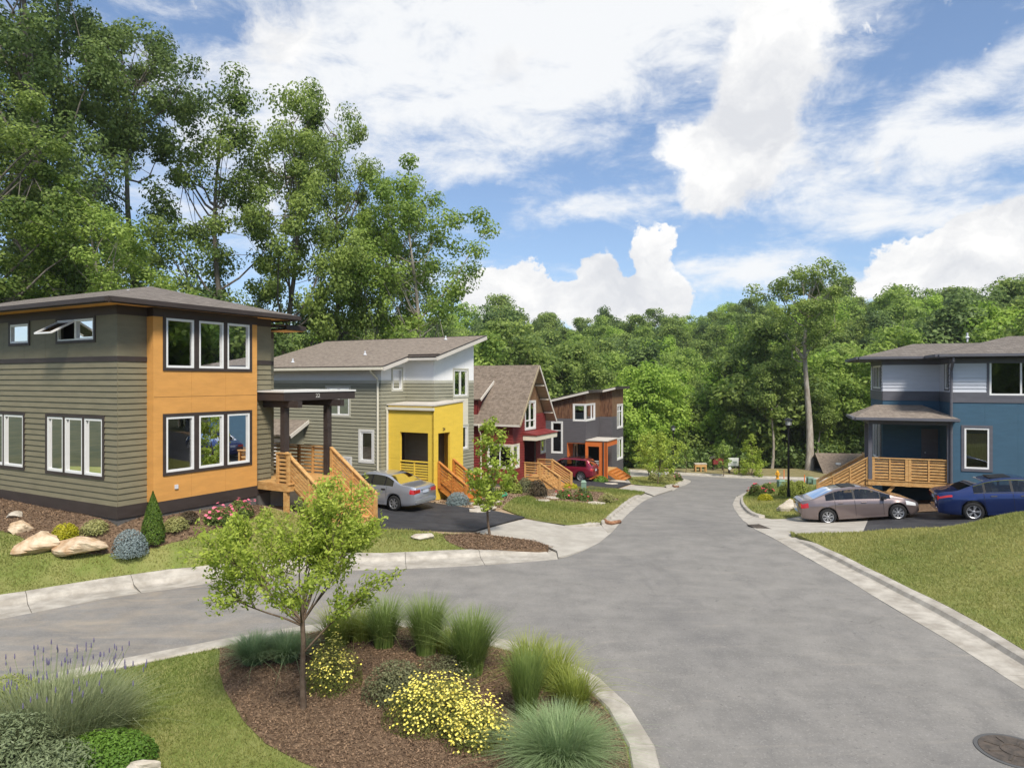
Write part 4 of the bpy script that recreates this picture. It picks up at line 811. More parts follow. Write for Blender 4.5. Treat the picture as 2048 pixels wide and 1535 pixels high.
# ================================================================== house 3: barn red with steep gable
def house3():
    h = tag(empty('house', (.03, 41.0, 0), R(-25)), 'barn red house with steep brown shingled gable roof and boarded peak', 'house', 'modern houses along the street')
    Wd, zE, zA = 5.24, 2.60, 5.80; sl = (zA - zE) / (Wd / 2); Z0 = -1.25; zR = lambda s: zE + sl * min(s, Wd - s)
    f = FX(0, 0); clip = lambda z: ((0, Wd) if z <= zE else ((z - zE) / sl, Wd - (z - zE) / sl))
    wG, wC, wR_, dr = (1.86, 3.42, 1.95, 3.62), (.06, .86, -.25, 1.05), (4.42, 5.12, .25, 1.40), (1.72, 3.60, -1.0, 1.25)
    ops = [wG, wC, wR_, dr]; wall(h, f, 0, Wd, -2.4, zR, ops, (Wd / 2,))
    lap(h, f, 0, Wd, Z0, 2.85, M_red, ops, .165, clip); boards(h, f, .05, Wd - .05, 2.86, zR, M_wood2, .15, [wG], 0, .02, .006, 'board', (Wd / 2,))
    window(h, f, *wG, vm=(.5,), hm=(.30,), fw=.07, fill=M_curt, fillz=(0, .55), tm=M_soff); window(h, f, *wC, fill=M_curt, tm=M_cream); window(h, f, *wR_, fill=M_curt, tm=M_cream)
    mb = MB(); mb.box(-1.1, -1.05, dr[0], dr[1], -1.0, 1.3); mb.box(-1.1, -.1, dr[0] - .05, dr[0], -1.0, 1.3); mb.box(-1.1, -.1, dr[1], dr[1] + .05, -1, 1.3); mb.box(-1.1, -.1, dr[0], dr[1], 1.25, 1.3); mb.build('entry_recess', M_reddark, h)
    mb = MB(); mb.box(-1.04, -.99, 2.1, 3.05, -.98, 1.1); mb.build('door', M_reddark, h)
    fl = FY(-8, 0); wc = (6.4, 7.92, -.25, 1.05); wall(h, fl, 0, 8, -2.4, zE, [wc]); lap(h, fl, 0, 8, Z0, zE, M_red, [wc]); window(h, fl, *wc, vm=(.5,), tm=M_cream)
    mb = MB(); mb.box(-8, -7.9, 0, Wd, -2.4, zE); mb.box(-8, 0, Wd - .1, Wd, -2.4, zE); mb.build('rear_wall', M_red, h); mb = MB(); mb.box(-8, -1.15, .1, Wd - .1, 1.5, 1.7); mb.box(-8, -.12, .12, Wd - .12, 1.52, 1.68); mb.box(-8, -.1, .1, Wd - .1, -1.2, -1.05); mb.build('floor', M_inner, h)
    mb = MB(); mb.box(-8, -.02, .02, Wd - .02, -2.6, Z0); mb.build('foundation', M_found, h)
    oh, ox = .34, .66; ze = zE - sl * oh + .16; zt = zA + .16
    p = lambda x, y, z: (x, y, z)
    rf = roof(h, [[p(-8.4, -oh, ze), p(ox, -oh, ze), p(ox, Wd / 2, zt), p(-8.4, Wd / 2, zt)], [p(ox, Wd + oh, ze), p(-8.4, Wd + oh, ze), p(-8.4, Wd / 2, zt), p(ox, Wd / 2, zt)]], R3, .10, under=M_tan)
    for y0 in (-oh, Wd + oh):
        mb = MB(); mb.bar((ox, y0, ze - .07), (ox, Wd / 2, zt - .07), .05, .14); mb.build('barge_board', M_tan if y0 < 0 else M_rake, h)
        mb = MB(); mb.bar((-8.4, y0, ze - .06), (ox, y0, ze - .06), .06, .12); mb.build('fascia', M_rake, h)
    for t in (.2, .45, .7):          # lookouts under the far verge
        y = Wd + oh - t * (Wd / 2 + oh); z_ = ze + t * (zt - ze) - .16; mb = MB(); mb.box(0.02, ox - .04, y - .05, y + .05, z_ - .10, z_ - .02); mb.build('lookout', M_cream, h)
    # shed dormer on the near slope
    roof(h, [[p(-9, -.1, 3.85), p(-2.1, -.1, 3.85), p(-2.1, 1.75, 4.97), p(-9, 1.75, 4.97)]], R3, .06, 'dormer_roof', M_soff); mb = MB(); mb.bar((-2.1, -.1, 3.78), (-2.1, 1.75, 4.90), .05, .15); mb.build('fascia', M_rake, h)
    mb = MB(); mb.prism([(-2.4, .1, 2.7), (-2.4, .1, 3.90), (-2.4, 1.75, 4.88)], (-.05, 0, 0)); mb.box(-9, -2.4, .1, .14, 2.6, 3.90); mb.build('dormer_wall', M_red, h)
    # door hood
    hd = MB(); hd.box(0.04, .95, 1.45, 4.95, 1.28, 1.58); hdo = hd.build('door_hood', M_cream, h); mb = MB(); mb.hexa([(.03, 1.40, 1.60), (1.0, 1.40, 1.585), (1.0, 5.0, 1.585), (.03, 5.0, 1.60), (.03, 1.40, 1.80), (1.0, 1.40, 1.64), (1.0, 5.0, 1.64), (.03, 5.0, 1.80)]); mb.build('hood_roof', M_red, hdo)
    downspout(h, [(-2.1, -.40, ze - .05), (-2.1, -.3, 1.9), (-2.1, -.07, 1.6), (-2.1, -.07, -1.3)], M_cream, .05)
    st = MB(); st.box(.03, 1.1, 1.6, 3.75, -1.22, -1.06); sto = st.build('entry_stair', M_cedar, h)
    stairs(sto, (1.1, 1.72, -1.05), (1.1, 3.62, -1.05), (1, 0, 0), 4, .19, .30, M_cedar)
    for y in (1.65, 3.70):
        rail(sto, (.1, y, -1.05), (1.08, y, -1.05), .95, 6); rail(sto, (1.12, y, -1.05), (2.4, y, -1.80), .95, 6, pw=.12)
house3()

# ================================================================== house 4: charcoal siding, boarded upper walls, orange porch
def house4():
    h = tag(empty('house', (5.79, 53.7, 0), R(-24)), 'charcoal house with brown boarded upper walls and burnt orange porch, farthest in the row', 'house', 'modern houses along the street')
    Zm = 1.95; zR = lambda x: 4.00 + .23 * x; Zg = -2.75; ZL = .05
    X0 = -7.5
    fl = FY(X0, 0); S = lambda x: x - X0; wT = (S(-2.78), S(-1.98), -.75, 1.62); wc = (S(-.95), S(-.06), 1.85, 3.05)
    low = (S(-1.55), S(0.01), -3, ZL)
    wall(h, fl, 0, -X0, -3.5, lambda s: zR(s + X0), [wT, wc, low]); lap(h, fl, 0, -X0 + .02, Zg + .2, Zm, M_char, [wT, wc, low]); boards(h, fl, 0, -X0, Zm + .005, lambda s: zR(s + X0), M_wood_shade, .16, [wc], 0, .02, .006, 'board')
    window(h, fl, *wT, hm=(.73,), fill=M_blind, fillz=(.06, .70), trim=.10, tm=M_soff); window(h, fl, *wc, fill=M_blind, fillz=(0, .5), trim=.09, tm=M_soff)
    f0 = FX(0, 0); w0 = (.08, 2.35, 1.85, 3.05); wall(h, f0, 0, 3.92, ZL, zR(0), [w0]); lap(h, f0, 0, 3.92, ZL, Zm, M_char, [w0]); boards(h, f0, 0, 3.92, Zm + .005, zR(0), M_wood2, .17, [w0], 0, .02, .006, 'board'); window(h, f0, *w0, vm=(.66,), trim=.09, tm=M_soff)
    mb = MB(); mb.box(-1.55, 0, 0, 3.9, ZL - .05, ZL); mb.build('soffit', M_porch, h)
    ft = FY(0, 3.92); wall(h, ft, 0, 1.03, -3.5, lambda s: zR(s)); lap(h, ft, 0, 1.05, Zg, Zm, M_char); boards(h, ft, 0, 1.045, Zm + .005, lambda s: zR(s), M_wood_shade, .15, [], 0, .02, .006, 'board')
    fq = FX(1.03, 3.92); L_ = 3.58; wu, wd = (1.6, 3.3, .95, 2.85), (1.6, 3.3, -1.75, -.05); wall(h, fq, 0, L_, -3.8, zR(1.03), [wu, wd]); lap(h, fq, 0, L_, Zg, Zm, M_char, [wu, wd]); boards(h, fq, 0, L_, Zm + .005, zR(1.03), M_wood2, .18, [wu], 0, .02, .006, 'board')
    window(h, fq, *wu, vm=(.45,), hm=(.72,), fw=.08, trim=.10, tm=M_soff, fill=M_curt); window(h, fq, *wd, vm=(.45,), fw=.08, trim=.10, tm=M_soff, fill=M_curt)
    mb = MB(); mb.box(X0, X0 + .1, 0, 7.5, -3.6, 2.3); mb.box(X0, 1.0, 7.4, 7.5, -3.9, zR(X0)); mb.box(-1.6, -1.55, 0.1, 3.95, -3, ZL); mb.build('rear_wall', M_char, h); mb = MB(); mb.box(X0, -.15, .15, 7.4, .1, .25); mb.box(-.15, .9, 4.1, 7.4, .1, .25); mb.build('floor', M_inner, h)
    mb = MB(); mb.box(X0, -1.58, .03, 7.5, -3.9, Zg + .21); mb.box(-.1, 1.0, 3.95, 7.5, -3.9, Zg + .01); mb.build('foundation', M_found, h)
    mb = MB(); mb.box(-1.54, -1.5, .02, 1.3, -2.6, ZL - .06); mb.build('orange_panel', M_porch, h); window(h, FX(-1.54, 1.7), 0, .7, -1.9, -.3, tm=M_soff); mb = MB(); mb.box(-1.54, -1.49, 2.7, 3.6, -2.0, .0); mb.build('door', M_dark, h)
    za = lambda x: zR(x) + .12
    a = lambda x, y: (x, y, za(x))
    roof(h, [[a(X0, -.35), a(.35, -.35), a(.35, 3.45), a(X0, 3.45)], [a(X0, 3.45), a(1.45, 3.45), a(1.45, 8.1), a(X0, 8.1)]], R1, .06, under=M_soff)
    for p, q in ((a(X0, -.35), a(.35, -.35)), (a(.35, -.35), a(.35, 3.45)), (a(.35, 3.45), a(1.45, 3.45)), (a(1.45, 3.45), a(1.45, 8.1))):
        mb = MB(); mb.bar(Vector(p) - Vector((0, 0, .12)), Vector(q) - Vector((0, 0, .12)), .05, .16); mb.build('fascia', M_rake if abs(p[1] - q[1]) < .01 else M_flash, h)
        mb = MB(); mb.bar(Vector(p) + Vector((0, 0, .005)), Vector(q) + Vector((0, 0, .005)), .08, .04); mb.build('drip_edge', M_flash, h)
    # orange porch
    px, pt = 1.74, .25; fpl = FY(-1.5, -.06); ob = (1.70, 2.62, -1.72, -.18)
    boards(h, fpl, 1.5, px + 1.5, -3.0, pt, M_porch, 99, [ob], -.14, .0, 0)
    mb = MB(); mb.box(.0, .09, -.10, .06, -2.6, ZL); mb.build('porch_post', M_porch, h)
    fpr = FX(px, -.06); boards(h, fpr, 0, .28, -3.0, pt, M_porch, 99, [], -.14, .002, 0, 'porch_pier'); mb = MB(); slab(mb, fpr, .28, 3.0, -.18, -.18, pt, pt, -.14, .002); mb.build('porch_beam', M_porch, h); mb = MB(); mb.box(1.03, px, 2.8, 2.92, -.18, pt - .1); mb.build('porch_beam', M_porch, h)
    pr = MB(); pr.box(.03, px + .07, -.12, 3.0, pt + .002, pt + .07); pr.build('porch_roof', M_memb, h); downspout(h, [(px - .25, -.14, pt), (px - .25, -.14, -2.7)], M_flash, .05)
    mb = MB(); mb.box(-1.5, px, .1, 3.0, -2.25, -2.1); mb.build('porch_floor', M_cedar, h); rl = MB(); rl.bar((.2, -.0, -1.32), (1.12, -.0, -1.32), .06, .05); ro = rl.build('porch_railing', M_soff, h)
    for i in range(3): mb = MB(); mb.bar((.2, 0, -1.68 + i * .12), (1.12, 0, -1.68 + i * .12), .03, .04); mb.build('slat', M_soff, ro)
    st = MB(); st.box(px, px + .05, .4, 2.9, -2.3, -2.1); so_ = st.build('entry_stair', M_cedar2, h); stairs(so_, (px + .02, .42, -2.1), (px + .02, 2.9, -2.1), (1, 0, 0), 4, .17, .28, M_cedar2)
house4()

# ================================================================== house 5: blue house on the right
def house5():
    h = tag(empty('house', (18.46, 28.6, 0), R(-21)), 'blue house with pale grey upper siding and timber porch on the right side', 'house', 'modern houses along the street')
    Zb0, Zb1, ZE, Z0 = 4.07, 4.50, 5.92, -.9
    f = FY(0, 0); w1 = (.42, 1.30, 1.33, 3.02); w2 = (1.30, 4.6, 4.38, 5.78); LX = 8.0; ops = [w1, w2]
    wall(h, f, 0, LX, -1.4, ZE, ops); boards(h, f, 0, LX, Z0, Zb0, M_blue, 1.22, [w1], 0, .014, .003); lap(h, f, 0, LX, Zb1, ZE - .22, M_lav, [w2], .155)
    mb = MB(); slab(mb, f, -.0, w2[0] - .09, Zb0, Zb0, Zb1, Zb1, 0, .04); slab(mb, f, w2[0] - .09, w2[1] + .09, Zb0, Zb0, w2[2] - .09, w2[2] - .09, 0, .04); slab(mb, f, w2[1] + .09, LX, Zb0, Zb0, Zb1, Zb1, 0, .04); mb.pieces('band_board', M_slate, h)
    mb = MB(); slab(mb, f, 0, LX, ZE - .22, ZE - .22, ZE, ZE, 0, .035); mb.build('frieze_board', M_slate, h)
    window(h, f, *w1, trim=.11, tm=M_slate, fw=.065, fill=M_ply, fillz=(.0, .86)); window(h, f, *w2, vm=(.33, .66), trim=.09, tm=M_slate, fw=.07, fill=M_dark)  # upper window: room shade painted as a black sheet; lower one: plywood
    fr = FXn(0, 0); wr = (.55, 1.25, 4.62, 5.75); D = 2.29; wall(h, fr, .14, D, -1.4, ZE, [wr]); boards(h, fr, 0, D, Z0, Zb0, M_blue); lap(h, fr, 0, D, Zb1, ZE - .22, M_lav, [wr], .155); window(h, fr, *wr, trim=.07, tm=M_slate)
    mb = MB(); slab(mb, fr, -.04, D, Zb0, Zb0, Zb1, Zb1, 0, .042); slab(mb, fr, -.04, D, ZE - .22, ZE - .22, ZE, ZE, 0, .037); mb.pieces('band_board', M_slate, h)
    fb = FY(-D, D); B = 2.29; dr = (1.55, 2.2, .72, 2.8); wall(h, fb, 0, B, -1.4, ZE); boards(h, fb, 0, B, Z0, Zb0, M_blue); lap(h, fb, 0, B, Zb1, ZE - .22, M_lav, (), .155)
    mb = MB(); slab(mb, fb, -.04, B, Zb0, Zb0, Zb1, Zb1, 0, .04); slab(mb, fb, -.04, B, ZE - .22, ZE - .22, ZE, ZE, 0, .035); mb.pieces('band_board', M_slate, h)
    mb = MB(); slab(mb, fb, *dr[:2], dr[2], dr[2], dr[3], dr[3], .015, .05); do = mb.build('door', M_slate, h); mb = MB(); mb.box(-.62, -.58, D - .12, D - .05, 1.7, 1.76); mb.build('handle', M_pvc, do)
    fs = FXn(-D, D); wsu, wsl = (.35, 3.2, 4.60, 5.70), (.35, 3.2, 1.2, 3.3); wall(h, fs, 0, 4, -1.4, ZE, [wsu, wsl]); boards(h, fs, 0, 4, Z0, Zb0, M_blue, 99, [wsl]); lap(h, fs, 0, 4, Zb1, ZE - .22, M_lav, [wsu], .155)
    mb = MB(); slab(mb, fs, -.04, 4, Zb0, Zb0, Zb1, Zb1, 0, .042); slab(mb, fs, -.04, 4, ZE - .22, ZE - .22, ZE, ZE, 0, .037); mb.pieces('band_board', M_slate, h)
    window(h, fs, *wsu, vm=(.33, .66), trim=.08, tm=M_slate, fw=.07); window(h, fs, *wsl, vm=(.33, .66), trim=.08, tm=M_slate, fw=.07)
    mb = MB(); mb.box(-D, LX, 6.2, 6.3, -1.4, ZE); mb.box(LX - .1, LX, 0, 6.3, -1.4, ZE); mb.build('rear_wall', M_blue, h); mb = MB(); mb.box(.15, LX, .15, 6.2, 3.6, 3.8); mb.box(-D + .15, LX, D + .15, 6.2, 3.6, 3.8); mb.box(-D + .1, LX, D + .1, 6.2, .4, .55); mb.build('floor', M_inner, h)
    mb = MB(); mb.box(.03, LX, .03, 6.2, -2, Z0); mb.box(-D + .03, .1, D + .03, 6.2, -2.2, Z0); mb.build('foundation', M_found, h)
    # roofs
    ze = 6.06; k = .26
    def eave(p, q, out):
        p = Vector(p); q = Vector(q); o = Vector(out); mb = MB(); mb.bar(p - Vector((0, 0, .07)), q - Vector((0, 0, .07)), .05, .12); mb.build('fascia', M_slate, h)
        mb = MB(); mb.bar(p + o * .07 - Vector((0, 0, .045)), q + o * .07 - Vector((0, 0, .045)), .11, .11); mb.build('gutter', M_slate, h)
    xl, yf, yk = -D - 1.05, D - .62, 6.3 + .62; hf = (yk - yf) / 2
    A, B_, C_ = (xl, yk, ze), (xl, yf, ze), (LX + .6, yf, ze); r1, r2 = (xl + hf, yf + hf, ze + hf * k), (LX + .6, yf + hf, ze + hf * k)
    roof(h, [[A, B_, r1], [B_, C_, r2, r1], [(LX + .6, yk, ze), A, r1, r2]], R1, .05); eave(A, B_, (-1, 0, 0)); eave(B_, (0, yf, ze), (0, -1, 0))
    yf2, xl2 = -.62, -.62; hw = 3.3; A2, B2, C2 = (xl2, yf + 2.2, ze + .01), (xl2, yf2, ze + .01), (xl2 + 2 * hw + 3, yf2, ze + .01); pk = (xl2 + hw, yf2 + hw, ze + hw * k + .02)
    roof(h, [[B2, C2, (xl2 + hw + 3, yf2 + hw, pk[2]), pk], [(xl2, yf2 + 2 * hw, ze + .01), B2, pk], [C2, (C2[0], yf2 + 2 * hw, ze + .01), (xl2 + hw + 3, yf2 + hw, pk[2])]], R1, .05)
    eave(B2, C2, (0, -1, 0)); eave((xl2, yf, ze + .01), B2, (-1, 0, 0))
    mb = MB(); mb.box(xl + .05, 0.1, yf + .05, yk, ZE + .005, ZE + .03); mb.box(xl2 + .05, LX + .5, yf2 + .05, yk - .1, ZE + .032, ZE + .055); mb.build('soffit', M_slate, h)
    vent(h, 1.5, 4.3, 7.0, .35)
    downspout(h, [(-.10, -.66, 5.95), (-.10, -.62, 5.8), (-.06, -.1, 5.45), (-.06, -.08, 5.3), (-.06, -.08, -.6)], M_slate, .055)
    # porch
    dz = .69; dx0, dx1, dy0 = -3.15, -.1, .02
    dk = MB(); dk.box(dx0, dx1, dy0, D - .02, dz - .24, dz - .03); dko = dk.build('entry_deck', M_cedar, h)
    for i in range(16): mb = MB(); mb.box(dx0 - .03, dx1, dy0 - .03 + i * .1425, dy0 - .03 + i * .1425 + .134, dz - .028, dz); mb.build('deck_board', M_cedar, dko)
    n = 7; rail(dko, (dx0 + .2, dy0 + .05, dz), (-1.68, dy0 + .05, dz), .94, n, mid=(.5,), pw=.11); rail(dko, (-1.56, dy0 + .05, dz), (dx1 - .05, dy0 + .05, dz), .94, n, mid=(.5,), pw=.11); rail(dko, (dx0 + .05, 1.5, dz), (dx0 + .05, D - .1, dz), .94, n)
    for x, y in ((dx0 + .08, dy0 + .06), (dx0 + .08, 1.35), (dx1 - .02, dy0 + .02)):
        mb = MB(); mb.box(x - .075, x + .075, y - .075, y + .075, dz + .002, 3.28); mb.build('porch_post', M_slate, h)
    mb = MB(); mb.box(dx0, dx1 + .1, dy0 - .03, dy0 + .13, 3.1, 3.32); mb.box(dx0, dx0 + .16, dy0 + .13, D, 3.1, 3.32); mb.build('porch_beam', M_slate, h)
    for x, y in ((dx0 + .1, dy0 + .12), (dx1 - .2, dy0 + .12)):
        mb = MB(); mb.box(x - .07, x + .07, y - .07, y + .07, -1.2, dz - .24); mb.build('deck_post', M_cedar, dko)
    mb = MB(); mb.bar((dx0 + .2, dy0 + .12, -.5), (dx0 + 1.0, dy0 + .12, dz - .26), .05, .13); mb.build('brace', M_cedar, dko)
    A, B_, C_, D_ = (dx0 - .55, D, 3.40), (dx0 - .55, dy0 - .5, 3.40), (dx1 + .25, dy0 - .5, 3.40), (dx1 + .25, D, 3.4); q0, q1 = (dx0 + .55, D - .3, 3.88), (dx1 - .65, D - .3, 3.88)
    rf = roof(h, [[B_, C_, q1, q0], [A, B_, q0, (dx0 + .55, D, 3.88)], [C_, D_, (dx1 - .65, D, 3.88), q1]], R2, .05, 'porch_roof', M_soff)
    for p, q, o in ((B_, C_, (0, -1, 0)), (A, B_, (-1, 0, 0))): eave(p, q, o)
    stairs(dko, (dx0, .15, dz), (dx0, 1.3, dz), (-1, 0, 0), 7, .18, .275, M_cedar)
    for y in (.1, 1.36): rail(dko, (dx0 - .02, y, dz), (dx0 - 1.95, y, dz - 1.24), .94, 6, mid=(.35, .7), pw=.10)
house5()
# ------------------------------------------------------------------ leaves, blades, trees
def unit(v): return v / np.maximum(np.linalg.norm(v, axis=-1, keepdims=True), 1e-9)
def leaf_quads(C, N_, size, asp=0.5, r=rng, jitter=0.3, tang=None):
    n = len(C); s = size * (1 + jitter * (r.random(n) * 2 - 1)); N_ = unit(N_)
    t = r.normal(size=(n, 3)) if tang is None else tang + 0.35 * r.normal(size=(n, 3))
    t = unit(t - N_ * (t * N_).sum(-1, keepdims=True)); b = np.cross(N_, t)
    h = (s * 0.5)[:, None]; w = (s * asp * 0.5)[:, None]
    V = np.stack([C - t * h, C + b * w - t * h * 0.1, C + t * h + N_ * h * -0.25, C - b * w - t * h * 0.1], 1)
    return V.reshape(-1, 3)
def tube_arrays(segs, n=5):
    """segs: list of (pts list, radii list) -> verts, faces"""
    V = []; Fc = []
    for pts, rad in segs:
        b = len(V); k = len(pts); P = [Vector(p) for p in pts]
        for i, p in enumerate(P):
            d = (P[min(i + 1, k - 1)] - P[max(i - 1, 0)]); d = d.normalized() if d.length > 1e-6 else Vector((0, 0, 1))
            a = d.cross(Vector((0, 0, 1)) if abs(d.z) < 0.9 else Vector((1, 0, 0))).normalized(); c = d.cross(a)
            for j in range(n): t = 2 * math.pi * j / n; V.append(p + (a * math.cos(t) + c * math.sin(t)) * rad[i])
        Fc += [(b + i * n + j, b + i * n + (j + 1) % n, b + (i + 1) * n + (j + 1) % n, b + (i + 1) * n + j) for i in range(k - 1) for j in range(n)]
    return V, Fc
M_bark = mat('bark_grey', (0.10, 0.085, 0.07), (0.21, 0.185, 0.155), 5.0, 0.95, 0.6, 14, stretch=(1, 1, 0.25))
M_barkl = mat('bark_pale', (0.26, 0.22, 0.18), (0.44, 0.40, 0.35), 4.0, 0.95, 0.5, 12, stretch=(1, 1, 0.3))
M_twig = mat('bark_twig', (0.11, 0.075, 0.05), (0.19, 0.14, 0.10), 8, 0.9)
LF = dict(
    oak=leafmat('leaf_oak', (0.085, 0.140, 0.040), (0.250, 0.340, 0.100), .48),
    poplar=leafmat('leaf_poplar', (0.115, 0.185, 0.042), (0.385, 0.485, 0.120), .50),
    mid=leafmat('leaf_mid', (0.150, 0.245, 0.044), (0.450, 0.580, 0.130), .50),
    lime=leafmat('leaf_lime', (0.220, 0.360, 0.046), (0.520, 0.680, 0.130), .50, spread=0.15),
    dark=leafmat('leaf_dark', (0.080, 0.140, 0.042), (0.250, 0.345, 0.105), .45),
    sap=leafmat('leaf_sapling', (0.26, 0.36, 0.04), (0.55, 0.64, 0.13), 0.48),
    myrtle=leafmat('leaf_island_tree', (0.24, 0.34, 0.045), (0.68, 0.76, 0.14), 0.5))

def tree_meshes(seed, h, bole, R0, prof, nclump, nleaf, leaf, rc, lm, bark, r0=0.30, limbs=14, lean=(0, 0), wild=0.25, fork=0.0, flat=0.6, droop=0.0):
    """trunk mesh and crown mesh of one tree; prof(t) -> relative crown radius over t in 0..1 (bole..top)"""
    r = np.random.default_rng(seed); rd = random.Random(seed)
    trunk = []; k = 9
    for i in range(k + 1):
        t = i / k; trunk.append(Vector((lean[0] * t * h + 0.02 * h * math.sin(2.1 * t * 3 + seed), lean[1] * t * h + 0.018 * h * math.sin(1.7 * t * 3 + seed * 2), t * h * 0.87)))
    rad = [r0 * (1 - 0.86 * (i / k)) + (0.14 * r0 if i == 0 else 0) for i in range(k + 1)]
    def tp(t): q = min(max(t, 0), 0.999) * k; i = int(q); return trunk[i].lerp(trunk[i + 1], q - i)
    segs = [(trunk, rad)]
    # clump centres fill a lumpy envelope
    ph = r.random((6, 2)) * 6.28
    C = []
    while len(C) < nclump:
        t = r.random(); a = r.random() * 2 * math.pi; lump = 1 + wild * (math.sin(a * 2 + ph[0, 0] + 5 * t) * 0.5 + math.sin(a * 3 + ph[1, 0] - 7 * t) * 0.35 + math.sin(a + ph[2, 0] + 11 * t) * 0.4)
        Rr = R0 * prof(t) * lump
        if r.random() > (Rr / (R0 * 1.4)) ** 1.3: continue
        q = r.random() ** 0.42 * Rr; z = h * (bole + (1 - bole) * t); ax = tp(z / h / 0.87)
        C.append((ax.x + q * math.cos(a), ax.y + q * math.sin(a), z - droop * q * q / R0))
    C = np.array(C)
    for i in range(limbs):
        e = C[rd.randrange(len(C))]; rho = math.hypot(e[0], e[1]); zb = max(h * bole * 0.85, e[2] - rho * rd.uniform(0.7, 1.2)); zb = min(zb, e[2] - 0.2); b = tp(zb / h / 0.87); e = Vector(e)
        mdl = b.lerp(e, 0.5) + Vector((rd.uniform(-.05, .05) * h * .5, rd.uniform(-.05, .05) * h * .5, -0.02 * h)); rr = r0 * rd.uniform(0.22, 0.42) * (1 - 0.5 * zb / h)
        pts = [b, b.lerp(mdl, .5) + Vector((0, 0, -.01 * h)), mdl, mdl.lerp(e, .5) + Vector((0, 0, .01 * h)), e]; segs.append((pts, [rr, rr * .8, rr * .6, rr * .4, rr * .15]))
        for _ in range(3):
            p = pts[2].lerp(pts[4], rd.random()); c = C[np.argmin(((C - np.array(p + Vector((rd.gauss(0, 1), rd.gauss(0, 1), rd.gauss(0, 1))) * rc * 1.5)) ** 2).sum(-1))]; segs.append(([p, p.lerp(Vector(c), .6) + Vector((0, 0, -.05)), Vector(c)], [rr * .3, rr * .2, rr * .08]))
    V, Fc = tube_arrays(segs, 6); tm = mesh_from('trunk', V, Fc, bark, True)
    per = max(1, nleaf // nclump); cs = rc * (0.78 + 0.6 * r.random(nclump))
    d = r.normal(size=(nclump, per, 3)) * .55; d /= np.maximum(1, np.linalg.norm(d, axis=-1, keepdims=True)); d[..., 2] *= (flat + .12)
    P = C[:, None, :] + d * cs[:, None, None]
    out = P - np.array([0, 0, h * (bole + 0.35 * (1 - bole))]); nn = unit(d) * 0.9 + np.array([0, 0, 0.55]) + unit(out) * 0.25 + 0.6 * r.normal(size=P.shape)
    LV = leaf_quads(P.reshape(-1, 3), nn.reshape(-1, 3), leaf, 0.62, r)
    lv = np.clip(0.45 + 0.30 * (r.random(nclump)[:, None] - 0.5) * 2 + 0.40 * (r.random((nclump, per)) - 0.5) * 2, 0, 1).ravel()
    return tm, mesh_np('crown', LV, 4, lm, lv)
def plant_tree(name, meshes, x, y, label, cat='tree', group=None, s=1.0, rz=0.0, z=None, sz=None):
    o = empty(name, (x, y, (g1(x, y) if z is None else z) - 0.05), rz); o.scale = (s, s, sz or s)
    link('trunk', meshes[0], o); link('crown', meshes[1], o); tag(o, label, cat, group); return o
def at(px, Y): return ((px - CX) / F * Y, Y)
round_ = lambda t: math.sin(math.pi * min(1, 0.10 + 0.86 * t)) ** 0.6
tall_ = lambda t: (0.45 + 0.55 * math.sin(math.pi * (0.08 + 0.85 * t))) * (1 - 0.45 * t ** 3)
top_ = lambda t: 0.30 + 0.75 * math.sin(math.pi * min(1, t * .93)) ** 0.8
T_A = tree_meshes(11, 31, 0.16, 4.7, tall_, 165, 42000, 0.215, .95, LF['oak'], M_bark, .46, 34, (0.01, 0), .6)
T_B = tree_meshes(12, 26, 0.70, 4.0, round_, 80, 20000, 0.215, .90, LF['oak'], M_bark, .36, 24, (0.02, 0), .4)
T_C = tree_meshes(13, 22, 0.18, 4.0, tall_, 112, 29000, 0.205, .82, LF['poplar'], M_bark, .32, 32, (-0.02, 0), .7)
T_D = tree_meshes(14, 19, 0.28, 3.9, round_, 84, 21000, 0.205, .82, LF['mid'], M_barkl, .26, 24, (0.03, 0), .7)
T_E = tree_meshes(15, 13, 0.10, 4.2, round_, 95, 22000, 0.22, 1.0, LF['dark'], M_bark, .25, 14, (0, 0), .45)
GL = 'tall trees standing behind the left houses'
